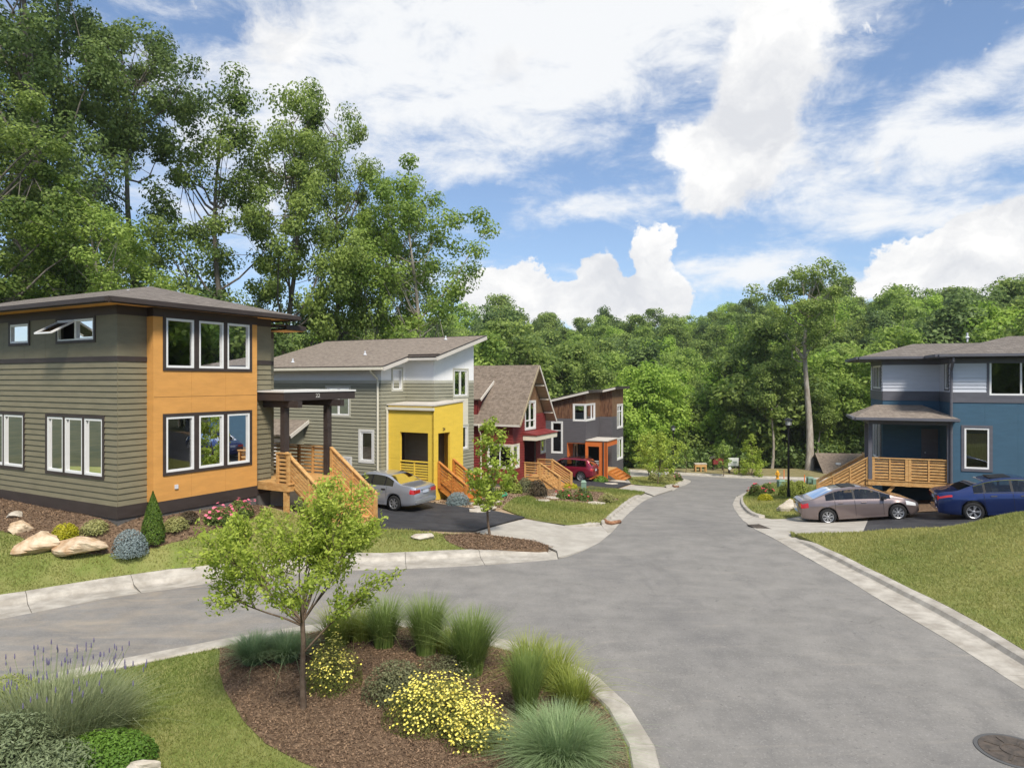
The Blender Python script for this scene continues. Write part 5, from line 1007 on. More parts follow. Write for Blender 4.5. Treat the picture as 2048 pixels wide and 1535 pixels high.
for nm, ms, px, Y, s, rz, lb in (
    ('tall_tree', T_A, 45, 35, (.95, 1.04), 0.3, 'very tall dark tree rising out of the top left corner of the picture'),
    ('tall_tree', T_A, 132, 41, (.80, 1.05), 2.2, 'tall dark ivy-clad tree between the corner tree and the forked bare-trunk tree'),
    ('forked_tree', T_B, 258, 42, (.92, 1.02), 1.0, 'tall tree with bare forked trunk and high rounded crown above the olive house'),
    ('tall_tree', T_C, -60, 30, (.9, .85), 4.0, 'broad dark tree cut off by the left picture edge behind the olive house'),
    ('broadleaf_tree', T_D, 215, 33, (.8, .72), 2.9, 'shorter full-leaved tree rising just over the olive house roof'),
    ('poplar_tree', T_C, 450, 46, (1.0, 1.18), 0.6, 'leaning poplar with open crown behind the olive house roof peak'),
    ('poplar_tree', T_C, 575, 47, (.95, 1.24), 2.4, 'tall twin-topped poplar in the middle of the left tree group'),
    ('poplar_tree', T_C, 672, 49, (.85, 1.26), 4.4, 'narrow poplar with vertical trunk above the gap between olive and sage houses'),
    ('pale_trunk_tree', T_D, 755, 50, (.85, 1.14), 0.4, 'slim tree with pale trunk above the sage house roof'),
    ('pale_trunk_tree', T_D, 838, 50, (1.12, 1.17), 3.6, 'spreading tree with drooping right side above the sage house ridge'),
    ('understorey_tree', T_E, 400, 42, (0.85, 0.85), 1.4, 'low dark tree filling the gap behind the olive roof peak'),
    ('understorey_tree', T_E, 590, 47, (0.85, 0.85), 3.3, 'low dark tree just left of the sage house roof'),
    ('understorey_tree', T_E, 90, 38, (1.0, 1.0), 5.0, 'low dark tree behind the left end of the olive roof'),
    ('understorey_tree', T_E, 700, 60, (0.80, 0.80), 2.0, 'low dark tree behind the middle of the sage roof'),
    ('understorey_tree', T_E, 300, 48, (0.80, 0.80), 0.2, 'low dark tree under the high forked tree')):
    x, y = at(px, Y); plant_tree(nm, ms, x, y, lb, 'tree', GL, s[0], rz, sz=s[1])

# the wood beyond the cross street
T_F = [tree_meshes(21, 15, .16, 4.6, round_, 85, 12500, .46, 1.25, LF['lime'], M_barkl, .22, 10, wild=.35), tree_meshes(22, 16, .14, 4.8, round_, 90, 13500, .46, 1.3, LF['mid'], M_bark, .24, 10, wild=.4),
       tree_meshes(23, 17, .12, 5.2, round_, 95, 14000, .48, 1.4, LF['poplar'], M_bark, .26, 10, wild=.35), tree_meshes(24, 18, .12, 4.4, tall_, 95, 14000, .48, 1.3, LF['dark'], M_bark, .26, 10, wild=.35)]
T_LONE = tree_meshes(31, 22.6, .60, 4.1, round_, 62, 11500, .28, .85, LF['poplar'], M_barkl, .46, 26, (-.004, 0), .5)
T_SLIM = tree_meshes(32, 17, .45, 2.6, round_, 60, 9000, .34, .9, LF['poplar'], M_barkl, .20, 12, (.02, 0), .4)
x, y = at(1617, 74); plant_tree('lone_tree', T_LONE, x, y, 'tall tree with straight pale bare trunk rising above the wood', 'tree', None, 1.0, 0.5)
GW = 'trees along the edge of the wood'
WOOD = [(0, 1305, 80, .80, 'lime green spreading tree right of the boarded house, above the saplings'), (0, 1450, 84, .72, 'lime green rounded tree behind the information board'),
    (0, 1325, 98, .92, 'bright lime tree higher up the slope behind the boarded house'), (1, 1230, 92, .85, 'mid green tree just behind the boarded house roof end'), (2, 1140, 84, .88, 'broad tree whose crown stands above the boarded house'),
    (2, 1020, 78, 1.0, 'large rounded tree behind the red gable ridge'), (1, 945, 74, .92, 'mid green tree at the right end of the sage roof'), (3, 1085, 92, 1.0, 'dark tree behind the red gable peak'),
    (1, 1520, 86, .78, 'mid green tree left of the lamp post near the kerb'), (0, 1700, 84, .82, 'light green tree between the pale-trunk tree and the blue house'), (2, 1570, 96, .95, 'tree crown directly behind the nearer lamp post'),
    (1, 1690, 96, 1.05, 'tall mid green tree behind the blue house eave'), (1, 1390, 90, .80, 'mid green tree above the wooden planter'), (2, 1480, 104, .90, 'mid green tree high behind the information board')]
for i, (k, px, Y, s, lb) in enumerate(WOOD):
    x, y = at(px, Y); plant_tree('woodland_tree', T_F[k], x, y, lb, 'tree', GW, s, 0.9 * i)
for i, (px, Y, s, lb) in enumerate(((1543, 76, .80, 'thin bare-trunked tree just left of the nearer lamp post'), (1475, 80, .62, 'slim dark trunk right of the information board'), (1640, 77, .60, 'slim pale trunk close behind the tall pale-trunk tree'), (1190, 70, .72, 'thin airy tree rising behind the boarded roof'))):
    x, y = at(px, Y); plant_tree('slim_tree', T_SLIM, x, y, lb, 'tree', GW, s, i * 1.3)

# far wooded hill: one uncountable mass, instanced
def far_wood():
    cols = bpy.data.collections.new('wood_sources')
    for i, ms in enumerate(T_F):
        c = bpy.data.collections.new('wood_source_%d' % i); cols.children.link(c)
        for nm, m in zip(('trunk', 'crown'), ms): c.objects.link(bpy.data.objects.new('wood_' + nm, m))
    r = np.random.default_rng(99); P = []
    def ok(x, y): return True
    for _ in range(9000):
        y = r.uniform(82, 215); x = r.uniform(-75, 150)
        if abs(x) / y > 0.85 or (x < -3 and y < 95 and x / y < -.12 and y < 80): continue
        if any((x - q[0]) ** 2 + (y - q[1]) ** 2 < (5.2 if y < 120 else 6.2) ** 2 for q in P): continue
        P.append((x, y))
    for px, Y in ((1770, 84), (1850, 64), (1930, 60), (2020, 58), (2120, 55), (1720, 92), (1810, 76), (1880, 70), (1960, 66), (2060, 62), (2200, 60), (1660, 82), (2300, 50), (2150, 46)): P.append(at(px, Y))
    for px, Y in ((-300, 50), (-200, 56), (-100, 60), (20, 64), (120, 68), (220, 66), (330, 70), (430, 72), (530, 74), (620, 76), (720, 78), (800, 80), (870, 80), (-400, 44), (900, 88)): P.append(at(px, Y))
    for k in range(34):
        a = R(78 + k * 6.2); q = r.uniform(38, 62); P.append((q * math.sin(a), q * math.cos(a) - 4))
    big0 = len(P); P += [(44, 26), (50, 33), (47, 19), (56, 39), (60, 27), (42, 36), (53, 14), (64, 34), (46, 43)]
    P = np.array(P); n = len(P); Z = gz(P[:, 0], P[:, 1])
    me = bpy.data.meshes.new('far_wood'); me.vertices.add(n); me.vertices.foreach_set('co', np.stack([P[:, 0], P[:, 1], Z], -1).astype(np.float32).ravel())
    sc = r.uniform(.66, 1.12, n) + .30 * (r.random(n) < .16); idx = r.choice([0, 1, 2, 3], n, p=[.18, .40, .30, .12]); u = P[:, 0] / P[:, 1]
    idx = np.where((P[:, 1] < 108) & (r.random(n) < .30) & (P[:, 0] > 8), 0, idx); sc = np.where((P[:, 1] < 82), r.uniform(.62, .80, n), sc); sc = np.where((P[:, 0] < -8) & (P[:, 1] < 82), .62, sc)
    sc[big0:] = 1.25
    for nm, ty, v in (('scl', 'FLOAT', sc), ('rot', 'FLOAT', r.uniform(0, 6.28, n)), ('idx', 'INT', idx)):
        a = me.attributes.new(nm, ty, 'POINT'); a.data.foreach_set('value', np.asarray(v, dtype=np.float32 if ty == 'FLOAT' else np.int32))
    o = tag(link('far_wood', me), 'dense wooded hillside beyond the street reading as one mass of trees', 'wood', kind='stuff')
    ng = bpy.data.node_groups.new('far_wood', 'GeometryNodeTree'); ng.interface.new_socket('Geometry', in_out='INPUT', socket_type='NodeSocketGeometry'); ng.interface.new_socket('Geometry', in_out='OUTPUT', socket_type='NodeSocketGeometry')
    N = ng.nodes; L = ng.links; gi = N.new('NodeGroupInput'); go = N.new('NodeGroupOutput'); ci = N.new('GeometryNodeCollectionInfo'); ci.inputs['Collection'].default_value = cols; ci.inputs['Separate Children'].default_value = True; ci.inputs['Reset Children'].default_value = True
    ip = N.new('GeometryNodeInstanceOnPoints'); ip.inputs['Pick Instance'].default_value = True
    def na(nm, ty): q = N.new('GeometryNodeInputNamedAttribute'); q.data_type = ty; q.inputs['Name'].default_value = nm; return q.outputs['Attribute']
    cx = N.new('ShaderNodeCombineXYZ'); L.new(na('rot', 'FLOAT'), cx.inputs[2])
    L.new(gi.outputs[0], ip.inputs['Points']); L.new(ci.outputs[0], ip.inputs['Instance']); L.new(na('idx', 'INT'), ip.inputs['Instance Index']); L.new(na('scl', 'FLOAT'), ip.inputs['Scale'])
    rv = N.new('FunctionNodeEulerToRotation'); L.new(cx.outputs[0], rv.inputs[0]); L.new(rv.outputs[0], ip.inputs['Rotation']); L.new(ip.outputs[0], go.inputs[0])
    md = o.modifiers.new('scatter', 'NODES'); md.node_group = ng
far_wood()

# undergrowth along the foot of the wood
def undergrowth():
    r = np.random.default_rng(5); C = []
    for _ in range(420):
        px = r.uniform(1180, 1760); Y = r.uniform(76, 92); x, y = at(px, Y); C.append((x, y, g1(x, y) + r.uniform(0.2, 2.6)))
    C = np.array(C); d = unit(r.normal(size=(len(C), 45, 3))) * r.random((len(C), 45, 1)) ** .5 * np.array([1.3, 1.3, 1.0]); P = (C[:, None] + d).reshape(-1, 3)
    LV = leaf_quads(P, unit(d.reshape(-1, 3)) + np.array([0, 0, .6]) + .6 * r.normal(size=P.shape), .42, .6, r)
    tag(link('undergrowth', mesh_np('undergrowth', LV, 4, LF['dark'], r.random(len(P)))), 'dark undergrowth along the foot of the wood behind the far kerb', 'undergrowth', kind='stuff')
undergrowth()

# ------------------------------------------------------------------ young street trees
def sapling_meshes(seed, h, bole, R0, prof, n, leaf, lm, asp=.8, bark=M_twig, r0=.035, clumps=40, rc=.2):
    return tree_meshes(seed, h, bole, R0, prof, clumps, n, leaf, rc, lm, bark, r0, 22, wild=.3, flat=.8)
col_ = lambda t: (0.75 + .35 * math.sin(3.1 * t)) * (1 - .75 * t ** 2)
cone_ = lambda t: 1.05 * (1 - t) ** .8 + .06
x, y = G(981, 1070, .12); plant_tree('young_maple', sapling_meshes(41, 4.15, .24, .75, col_, 2600, .12, LF['sap'], r0=.045, clumps=75, rc=.17), x, y, 'slender young maple with lime leaves in the verge mulch bed', 'tree', None, 1, .3, g1(x, y) + .12)
S1 = sapling_meshes(42, 4.0, .25, 1.6, round_, 2200, .17, LF['sap'], r0=.045, clumps=60, rc=.28); S2 = sapling_meshes(43, 4.2, .08, 1.5, cone_, 2600, .18, LF['sap'], r0=.05, clumps=60, rc=.3); S3 = sapling_meshes(44, 3.8, .3, .8, col_, 1400, .16, LF['mid'], r0=.04, clumps=36, rc=.26)
GS = 'young street trees'
for ms, px, py, lb, s in ((S1, 1318, 968, 'spreading lime green young tree on the far corner lawn', 1.05), (S3, 1371, 945, 'thin grey-green young tree beside the wooden planter', .95), (S3, 1447, 950, 'thin young tree in front of the small kiosk', .95), (S2, 1504, 950, 'cone-shaped lime young tree right of the information board', 1.0), (S1, 1296, 950, 'leafy young tree behind the far corner lawn', .95)):
    x, y = G(px, py, .1); plant_tree('young_tree', ms, x, y, lb, 'tree', GS, s, px * .1)

# island tree: single stem that splits into a vase of fine branches
def island_tree():
    r = np.random.default_rng(3); rd = random.Random(3); x, y = G(607, 1416, .11); o = tag(empty('vase_shaped_tree', (x, y, g1(x, y) + .09)), 'small multi-branched tree with bright yellow-green leaves in the island mulch', 'tree')
    segs = [([Vector((0, 0, -.1)), Vector((-.02, 0, .5)), Vector((-.01, .02, 1.0)), Vector((-.03, .02, 1.35))], [.055, .045, .040, .038])]
    C = []; T = []
    def grow(p, d, ln, rad, lev):
        pts = [p]; q = p.copy(); dd = d.copy()
        for i in range(5):
            dd = (dd + Vector((rd.gauss(0, .07), rd.gauss(0, .07), rd.gauss(-.02 if lev else .03, .05)))).normalized(); q = q + dd * (ln / 5); pts.append(q.copy())
        segs.append((pts, [max(.0025, rad * (1 - .16 * i)) for i in range(6)]))
        if lev < 2:
            for _ in range(6 if lev == 0 else 5):
                t = rd.uniform(.42 if lev == 0 else .2, 1.0); i = min(4, int(t * 5)); b = pts[i].lerp(pts[i + 1], t * 5 - i); nd = (dd * 1.1 + Vector((rd.gauss(0, .5), rd.gauss(0, .5), rd.gauss(.10, .30)))).normalized(); grow(b, nd, ln * rd.uniform(.30, .46), rad * .45, lev + 1)
        for i in range({0: 4, 1: 2, 2: 1}[lev], 6):
            for _ in range((4, 5, 6)[lev]): C.append(np.array(pts[i]) + r.normal(size=3) * .055); T.append(np.array(dd))
    for i in range(17):
        a = i * 2.4 + rd.uniform(-.3, .3); sp_ = (.2, .95, 1.5, .6, 1.25)[i % 5] * rd.uniform(.9, 1.1); d = Vector((math.cos(a) * sp_, math.sin(a) * sp_, 1)).normalized(); grow(Vector((-.03, .02, 1.25 + .02 * (i % 6))), d, rd.uniform(1.35, 1.65), .017, 0)
    grow(Vector((0, 0, .85)), Vector((.75, .1, .8)).normalized(), 1.25, .018, 0)
    V, Fc = tube_arrays(segs, 5); link('trunk', mesh_from('trunk', V, Fc, M_twig, True), o)
    C = np.array(C); T = np.array(T); nn = r.normal(size=C.shape) + np.array([0, 0, .8]); LV = leaf_quads(C + r.normal(size=C.shape) * .02, nn, .066, .5, r, .3, T)
    lv = np.clip(.22 + .50 * (C[:, 2] - 1.3) / 2.2 + .28 * (r.random(len(C)) - .5) * 2, 0, 1); link('crown', mesh_np('crown', LV, 4, LF['myrtle'], lv), o)
island_tree()

# ------------------------------------------------------------------ shrubs, grasses, flowers
def blades(n, rb, L, lean, w, r, seg=3, curl=1.0):
    """n arching blades from a tuft of radius rb -> quads array + per-face value"""
    a = r.random(n) * 6.283; q = rb * r.random(n) ** .5; B = np.stack([q * np.cos(a), q * np.sin(a), np.zeros(n)], -1)
    da = a + r.normal(size=n) * .6; D = np.stack([np.cos(da), np.sin(da), np.zeros(n)], -1); ln = L * (0.55 + .5 * r.random(n)); le = lean * (.25 + .95 * r.random(n)) * (0.4 + .6 * q / max(rb, 1e-6)) * (1 + 1.0 * (r.random(n) < .05))
    side = np.stack([-np.sin(da), np.cos(da), np.zeros(n)], -1); ts = np.linspace(0, 1, seg + 1); rows = []
    for t in ts:
        p = B + D * (le * ln * t ** (1 + curl))[:, None]; p = p.copy(); p[:, 2] = ln * (t - .42 * le * t ** (1.5 + curl)); wd = (w * (1 - t) ** .7 + .0008) * (.8 + .4 * r.random(n)); rows.append((p - side * wd[:, None] / 2, p + side * wd[:, None] / 2))
    Q = [np.stack([rows[i][0], rows[i][1], rows[i + 1][1], rows[i + 1][0]], 1) for i in range(seg)]; lv = r.random(n)
    return np.concatenate(Q).reshape(-1, 3), np.tile(lv, seg) * .7 + np.repeat(np.linspace(0, .3, seg), n)
LG = dict(grass=leafmat('blade_green', (0.09, 0.16, 0.03), (0.29, 0.37, 0.11), .35), feather=leafmat('blade_yellow_green', (0.20, 0.26, 0.035), (0.44, 0.48, 0.12), .4), blue=leafmat('blade_blue_green', (0.15, 0.24, 0.09), (0.42, 0.53, 0.27), .35),
    core=leafmat('leaf_coreopsis', (0.09, 0.12, 0.02), (0.27, 0.28, 0.07), .35), cat=leafmat('leaf_catmint', (0.10, 0.115, 0.05), (0.30, 0.30, 0.16), .35), yel=mat('petal_yellow', (0.80, 0.66, 0.06), (0.84, 0.76, 0.24), 30, .6), red=mat('petal_red', (0.50, 0.03, 0.05), (0.66, 0.10, 0.14), 30, .6), pink=mat('petal_pink', (0.66, 0.09, 0.16), (0.74, 0.24, 0.32), 30, .6),
    lav=leafmat('leaf_lavender', (0.15, 0.19, 0.08), (0.38, 0.42, 0.23), .35), lavf=mat('flower_lavender', (0.13, 0.115, 0.20), (0.20, 0.175, 0.29), 30, .8), box=leafmat('leaf_box', (0.05, 0.13, 0.018), (0.20, 0.34, 0.05), .35), jun=leafmat('leaf_juniper', (0.09, 0.13, 0.06), (0.27, 0.32, 0.17), .3), hyd=mat('petal_hydrangea', (0.30, 0.32, 0.55), (0.42, 0.44, 0.66), 20, .7),
    gold=leafmat('leaf_gold', (0.30, 0.32, 0.012), (0.66, 0.60, 0.05), .4), vari=leafmat('leaf_variegated', (0.20, 0.23, 0.06), (0.52, 0.50, 0.21), .35), spruce=leafmat('leaf_spruce_blue', (0.14, 0.19, 0.19), (0.36, 0.43, 0.43), .2), arb=leafmat('leaf_arborvitae', (0.045, 0.095, 0.014), (0.16, 0.25, 0.035), .3), rose=leafmat('leaf_rose', (0.08, 0.13, 0.03), (0.23, 0.28, 0.07), .35), purple=leafmat('leaf_plum', (0.06, 0.05, 0.03), (0.17, 0.13, 0.08), .3))
def base(px, py, dz=.12, Y=None):
    if Y: x, y = at(px, Y); return x, y, g1(x, y) + dz
    x, y = G(px, py, dz); return x, y, g1(x, y) + dz
def grass_tuft(px, py, label, n, rb, L, lean, w, m, seed, name='ornamental_grass', cat='grass clump', group=None, sx=1.0):
    r = np.random.default_rng(seed); x, y, z = base(px, py); V, lv = blades(n, rb, L, lean, w, r, 4); V[:, 0] *= sx; o = link(name, mesh_np(name, V, 4, LG[m], lv)); o.location = (x, y, z - .02); return tag(o, label, cat, group)
def mound(px, py, label, cat, rx, rz_, n, leaf, m, seed, name, asp=.5, ry=None, flowers=None, group=None, dz=.12, up=.5, hollow=.35, stems=True):
    """leafy mound: leaves through a half-ellipsoid, twigs, optional flower heads on top"""
    r = np.random.default_rng(seed); ry = ry or rx; x, y, z = base(px, py, dz); o = empty(name, (x, y, z - .03)); S3_ = np.array([rx, ry, rz_])
    nb = max(8, int(n / 60)); bc = unit(r.normal(size=(nb, 3))) * (.55 + .45 * r.random((nb, 1))); bc[:, 2] = np.abs(bc[:, 2])
    k = r.integers(0, nb, n); d = bc[k] + .28 * r.normal(size=(n, 3)); d[:, 2] = np.abs(d[:, 2]); ln = np.linalg.norm(d, axis=1); d = d / np.maximum(ln, 1)[:, None] * np.where(ln > 1, 1 + .10 * r.random(n), 1)[:, None]
    P = d * S3_; nn = unit(d) + np.array([0, 0, up]) + .55 * r.normal(size=P.shape)
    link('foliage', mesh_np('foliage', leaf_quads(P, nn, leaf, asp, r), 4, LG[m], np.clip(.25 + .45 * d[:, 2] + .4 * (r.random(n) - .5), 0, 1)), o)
    if stems:
        segs = []
        for i in range(14): q = bc[i % nb] * S3_ * .9; segs.append(([Vector((0, 0, 0)) + Vector(q) * .05, Vector(q) * .5 + Vector((0, 0, .05 * rz_)), Vector(q)], [.008, .006, .003]))
        V, Fc = tube_arrays(segs, 4); link('stems', mesh_from('stems', V, Fc, M_twig), o)
    if flowers:
        fm, nf, fs, lift = flowers; tc_ = bc[np.argsort(-bc[:, 2])[:max(4, nb * 2 // 3)]]; dd = tc_[r.integers(0, len(tc_), nf)] * 1.12 + .15 * r.normal(size=(nf, 3)); dd[:, 2] = np.abs(dd[:, 2]); dd /= np.minimum(1, np.linalg.norm(dd, axis=1) / .72)[:, None]; P = dd * S3_ * (1 + .08 * r.random((nf, 1))) + np.array([0, 0, lift + .02])
        nv = unit(dd * .6 + np.array([0, -.25, .9]) + .35 * r.normal(size=P.shape)); t = unit(np.cross(nv, r.normal(size=P.shape))); b = np.cross(nv, t); Q = []
        for j in range(8):
            a0, a1 = 2 * math.pi * j / 8, 2 * math.pi * (j + 1) / 8; rr0, rr1 = (1, .62) if j % 2 == 0 else (.62, 1); Q.append(np.stack([P, P + (t * math.cos(a0) + b * math.sin(a0)) * fs * rr0 + nv * fs * .15, P + (t * math.cos(a1) + b * math.sin(a1)) * fs * rr1 + nv * fs * .15], 1))
        link('flowers', mesh_np('flowers', np.concatenate(Q).reshape(-1, 3), 3, LG[fm]), o)
    return tag(o, label, cat, group)
GI = 'ornamental grasses around the island'
grass_tuft(768, 1290, 'upright green grass clump left of the tallest pair at the back of the island', 1100, .18, 1.08, .75, .010, 'grass', 51, group=GI)
grass_tuft(852, 1305, 'dense dark green upright grass clump at the back middle of the island', 1600, .17, 1.15, .55, .011, 'grass', 52, group=GI)
grass_tuft(942, 1345, 'large upright green grass clump left of the right-hand kerb curve', 1800, .19, 1.20, .60, .011, 'grass', 53, group=GI)
grass_tuft(1052, 1428, 'narrow green grass clump just above the blue-green mound', 1200, .15, 1.08, .36, .011, 'grass', 54, group=GI)
grass_tuft(508, 1322, 'blue-green fescue tuft at the left end of the island planting', 1900, .18, .58, 1.0, .010, 'blue', 55, 'fescue_clump', group=GI)
grass_tuft(572, 1318, 'blue-green fescue tuft beside the kerb left of the island tree', 1900, .18, .58, 1.05, .010, 'blue', 56, 'fescue_clump', group=GI)
grass_tuft(1120, 1530, 'big blue-green fescue mound at the bottom right of the island', 4200, .30, .78, 1.25, .008, 'blue', 57, 'fescue_clump', group=GI)
for i, (px, py, L, lb) in enumerate(((675, 1285, .85, 'feathery yellow-green plant behind the island tree'), (722, 1275, .75, 'feathery yellow-green plant left of the back grass clumps'), (900, 1300, .55, 'low feathery plant between the two tall grass clumps'), (1062, 1345, .80, 'feathery yellow-green plant at the kerb bend'), (1110, 1370, .82, 'feathery yellow-green plant along the right kerb, middle one'), (1148, 1410, .72, 'feathery yellow-green plant along the right kerb, lowest one'))):
    grass_tuft(px, py, lb, 620, .22, L, .85, .012, 'feather', 60 + i, 'feathery_perennial', 'perennial', 'feathery plants along the kerb')
mound(668, 1370, 'yellow-flowered coreopsis beside the island tree', 'flowering plant', .42, .72, 5200, .045, 'core', 71, 'coreopsis', .25, flowers=('yel', 420, .019, .0), group='yellow coreopsis')
mound(868, 1440, 'broad yellow-flowered coreopsis in the middle of the island', 'flowering plant', .70, .55, 8000, .045, 'core', 72, 'coreopsis', .25, .5, ('yel', 1100, .020, .0), 'yellow coreopsis')
mound(952, 1478, 'yellow-flowered coreopsis at the front right of the broad one', 'flowering plant', .46, .46, 5200, .045, 'core', 73, 'coreopsis', .25, .4, ('yel', 700, .020, .0), 'yellow coreopsis')
mound(790, 1388, 'grey-green catmint mound between the coreopsis plants', 'plant', .48, .50, 5000, .05, 'cat', 74, 'catmint', .4)
mound(880, 1368, 'pale seeding catmint behind the broad coreopsis', 'plant', .60, .42, 3800, .045, 'cat', 75, 'catmint', .25)
# lower left corner planting
def lavender():
    r = np.random.default_rng(81); x, y, z = base(95, 1470); o = empty('lavender', (x, y, z)); V, lv = blades(5200, .66, .80, .72, .008, r, 3); V[:, 0] *= 1.5
    link('foliage', mesh_np('foliage', V, 4, LG['lav'], lv), o); n = 120; a = r.random(n) * 6.28; q = r.random(n) ** .5; P = np.stack([q * np.cos(a) * 1.25 + .1, q * np.sin(a) * .9, .72 + .34 * r.random(n)], -1); segs = []; fl = []
    for p in P:
        b = Vector((p[0] * .55, p[1] * .55, .1)); e = Vector(p); segs.append(([b, b.lerp(e, .6) + Vector((0, 0, .04)), e], [.004, .003, .003])); fl.append(([e, e + Vector((0, 0, .03)), e + Vector((0, 0, .075))], [.006, .010, .004]))
    for nm, s_, m_ in (('stems', segs, mat('lavender_stem', (0.20, 0.24, 0.11), None)), ('flower_spikes', fl, LG['lavf'])): V, Fc = tube_arrays(s_, 5); link(nm, mesh_from(nm, V, Fc, m_), o)['kind'] = 'stuff'
    tag(o, 'lavender with purple flower spikes at the lower left corner of the island', 'lavender')
lavender()
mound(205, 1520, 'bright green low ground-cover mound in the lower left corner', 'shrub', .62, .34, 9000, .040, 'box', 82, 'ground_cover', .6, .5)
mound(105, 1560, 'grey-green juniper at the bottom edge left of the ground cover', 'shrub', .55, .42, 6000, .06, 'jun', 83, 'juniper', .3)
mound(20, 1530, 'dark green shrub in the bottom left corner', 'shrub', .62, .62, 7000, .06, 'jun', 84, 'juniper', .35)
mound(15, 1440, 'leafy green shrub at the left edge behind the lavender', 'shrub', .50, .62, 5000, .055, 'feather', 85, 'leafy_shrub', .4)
# garden of the olive house
def cone_shrub(px, py, h, rad, label, m, seed, name, n=6000, leaf=.06, Y=None):
    r = np.random.default_rng(seed); x, y, z = base(px, py, .12, Y); o = empty(name, (x, y, z - .03)); t = r.random(n) ** .8; a = r.random(n) * 6.28; rr = rad * (np.minimum(1, .82 + t) * (1 - t ** 1.7)) * (.80 + .28 * r.random(n)) * (1 + .06 * np.sin(a * 7 + t * 20)); P = np.stack([rr * np.cos(a), rr * np.sin(a), t * h], -1); nn = np.stack([np.cos(a), np.sin(a), .5 + 0 * a], -1) + .5 * r.normal(size=P.shape)
    link('foliage', mesh_np('foliage', leaf_quads(P, nn, leaf, .4, r, .3, np.tile(np.array([0, 0, 1.]), (n, 1))), 4, LG[m], r.random(n)), o); mb = MB(); mb.tube([(0, 0, -.05), (0, 0, h * .8)], [.04, .01], 6); mb.build('trunk', M_twig, o); return tag(o, label, 'shrub')
cone_shrub(306, 1084, 1.40, .30, 'dark green columnar arborvitae at the corner of the olive house', 'arb', 91, 'arborvitae', 9000, .055)
cone_shrub(1147, 925 + 40, 1.5, .35, 'small pointed conifer by the orange porch of the boarded house', 'arb', 92, 'conifer', 2500, .10, 53.6)
mound(260, 1106, 'round blue spruce on the corner of the mulch bed', 'shrub', .42, .62, 5200, .055, 'spruce', 93, 'dwarf_spruce', .35, up=.2)
mound(130, 1072, 'golden yellow shrub behind the two large boulders', 'shrub', .32, .36, 2600, .05, 'gold', 94, 'golden_shrub', .6)
mound(190, 1063, 'cream variegated shrub by the olive house foundation', 'shrub', .34, .34, 2000, .06, 'vari', 95, 'variegated_shrub', .4)
mound(352, 1056, 'pale variegated shrub right of the arborvitae', 'shrub', .32, .34, 2000, .06, 'vari', 96, 'variegated_shrub', .4)
mound(378, 1042, 'small dark shrub against the foundation under the orange bay', 'shrub', .26, .32, 1600, .06, 'purple', 97, 'dark_shrub', .5)
mound(440, 1042, 'pink rose bush in the olive house flower bed', 'rose bush', .45, .42, 2400, .06, 'rose', 98, 'rose_bush', .6, flowers=('pink', 46, .055, .02))
mound(478, 1030, 'red-pink rose bush right of the pink one by the orange bay', 'rose bush', .40, .45, 2200, .06, 'rose', 99, 'rose_bush', .6, flowers=('pink', 40, .055, .02))
# gardens of the next houses
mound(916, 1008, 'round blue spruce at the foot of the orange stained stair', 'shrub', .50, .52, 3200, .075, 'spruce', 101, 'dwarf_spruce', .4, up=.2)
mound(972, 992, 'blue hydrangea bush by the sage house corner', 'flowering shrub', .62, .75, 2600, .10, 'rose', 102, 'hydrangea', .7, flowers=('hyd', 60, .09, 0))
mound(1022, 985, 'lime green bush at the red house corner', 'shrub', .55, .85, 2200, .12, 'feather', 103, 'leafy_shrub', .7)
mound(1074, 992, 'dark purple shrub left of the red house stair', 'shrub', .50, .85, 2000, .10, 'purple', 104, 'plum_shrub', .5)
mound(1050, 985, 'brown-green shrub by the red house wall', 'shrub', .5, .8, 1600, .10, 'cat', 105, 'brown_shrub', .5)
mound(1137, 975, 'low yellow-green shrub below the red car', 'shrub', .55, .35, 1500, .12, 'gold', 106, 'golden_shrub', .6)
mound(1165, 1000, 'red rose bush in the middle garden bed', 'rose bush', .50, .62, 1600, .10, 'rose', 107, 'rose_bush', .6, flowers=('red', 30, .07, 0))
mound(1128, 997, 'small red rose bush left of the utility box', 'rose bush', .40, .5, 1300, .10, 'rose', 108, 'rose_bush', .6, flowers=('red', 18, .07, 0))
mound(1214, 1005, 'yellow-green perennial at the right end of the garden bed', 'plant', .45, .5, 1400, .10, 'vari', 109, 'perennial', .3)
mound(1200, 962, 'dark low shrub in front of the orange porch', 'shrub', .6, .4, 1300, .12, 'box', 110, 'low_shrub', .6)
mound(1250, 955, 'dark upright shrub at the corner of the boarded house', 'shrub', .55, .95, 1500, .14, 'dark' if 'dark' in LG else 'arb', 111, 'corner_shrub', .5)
# right corner garden
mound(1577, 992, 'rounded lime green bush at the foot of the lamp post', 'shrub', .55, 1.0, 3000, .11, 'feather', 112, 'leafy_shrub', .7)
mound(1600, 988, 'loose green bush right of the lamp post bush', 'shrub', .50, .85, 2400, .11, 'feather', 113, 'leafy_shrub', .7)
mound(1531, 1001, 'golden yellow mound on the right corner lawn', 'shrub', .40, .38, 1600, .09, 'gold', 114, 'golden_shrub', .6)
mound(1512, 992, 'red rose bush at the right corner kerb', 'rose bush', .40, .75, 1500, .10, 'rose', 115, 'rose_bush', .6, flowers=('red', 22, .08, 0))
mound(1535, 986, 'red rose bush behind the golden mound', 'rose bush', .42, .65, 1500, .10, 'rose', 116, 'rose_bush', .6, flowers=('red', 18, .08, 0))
mound(1581, 1012, 'small golden shrub behind the pale boulder', 'shrub', .26, .38, 1200, .08, 'gold', 117, 'golden_shrub', .6)
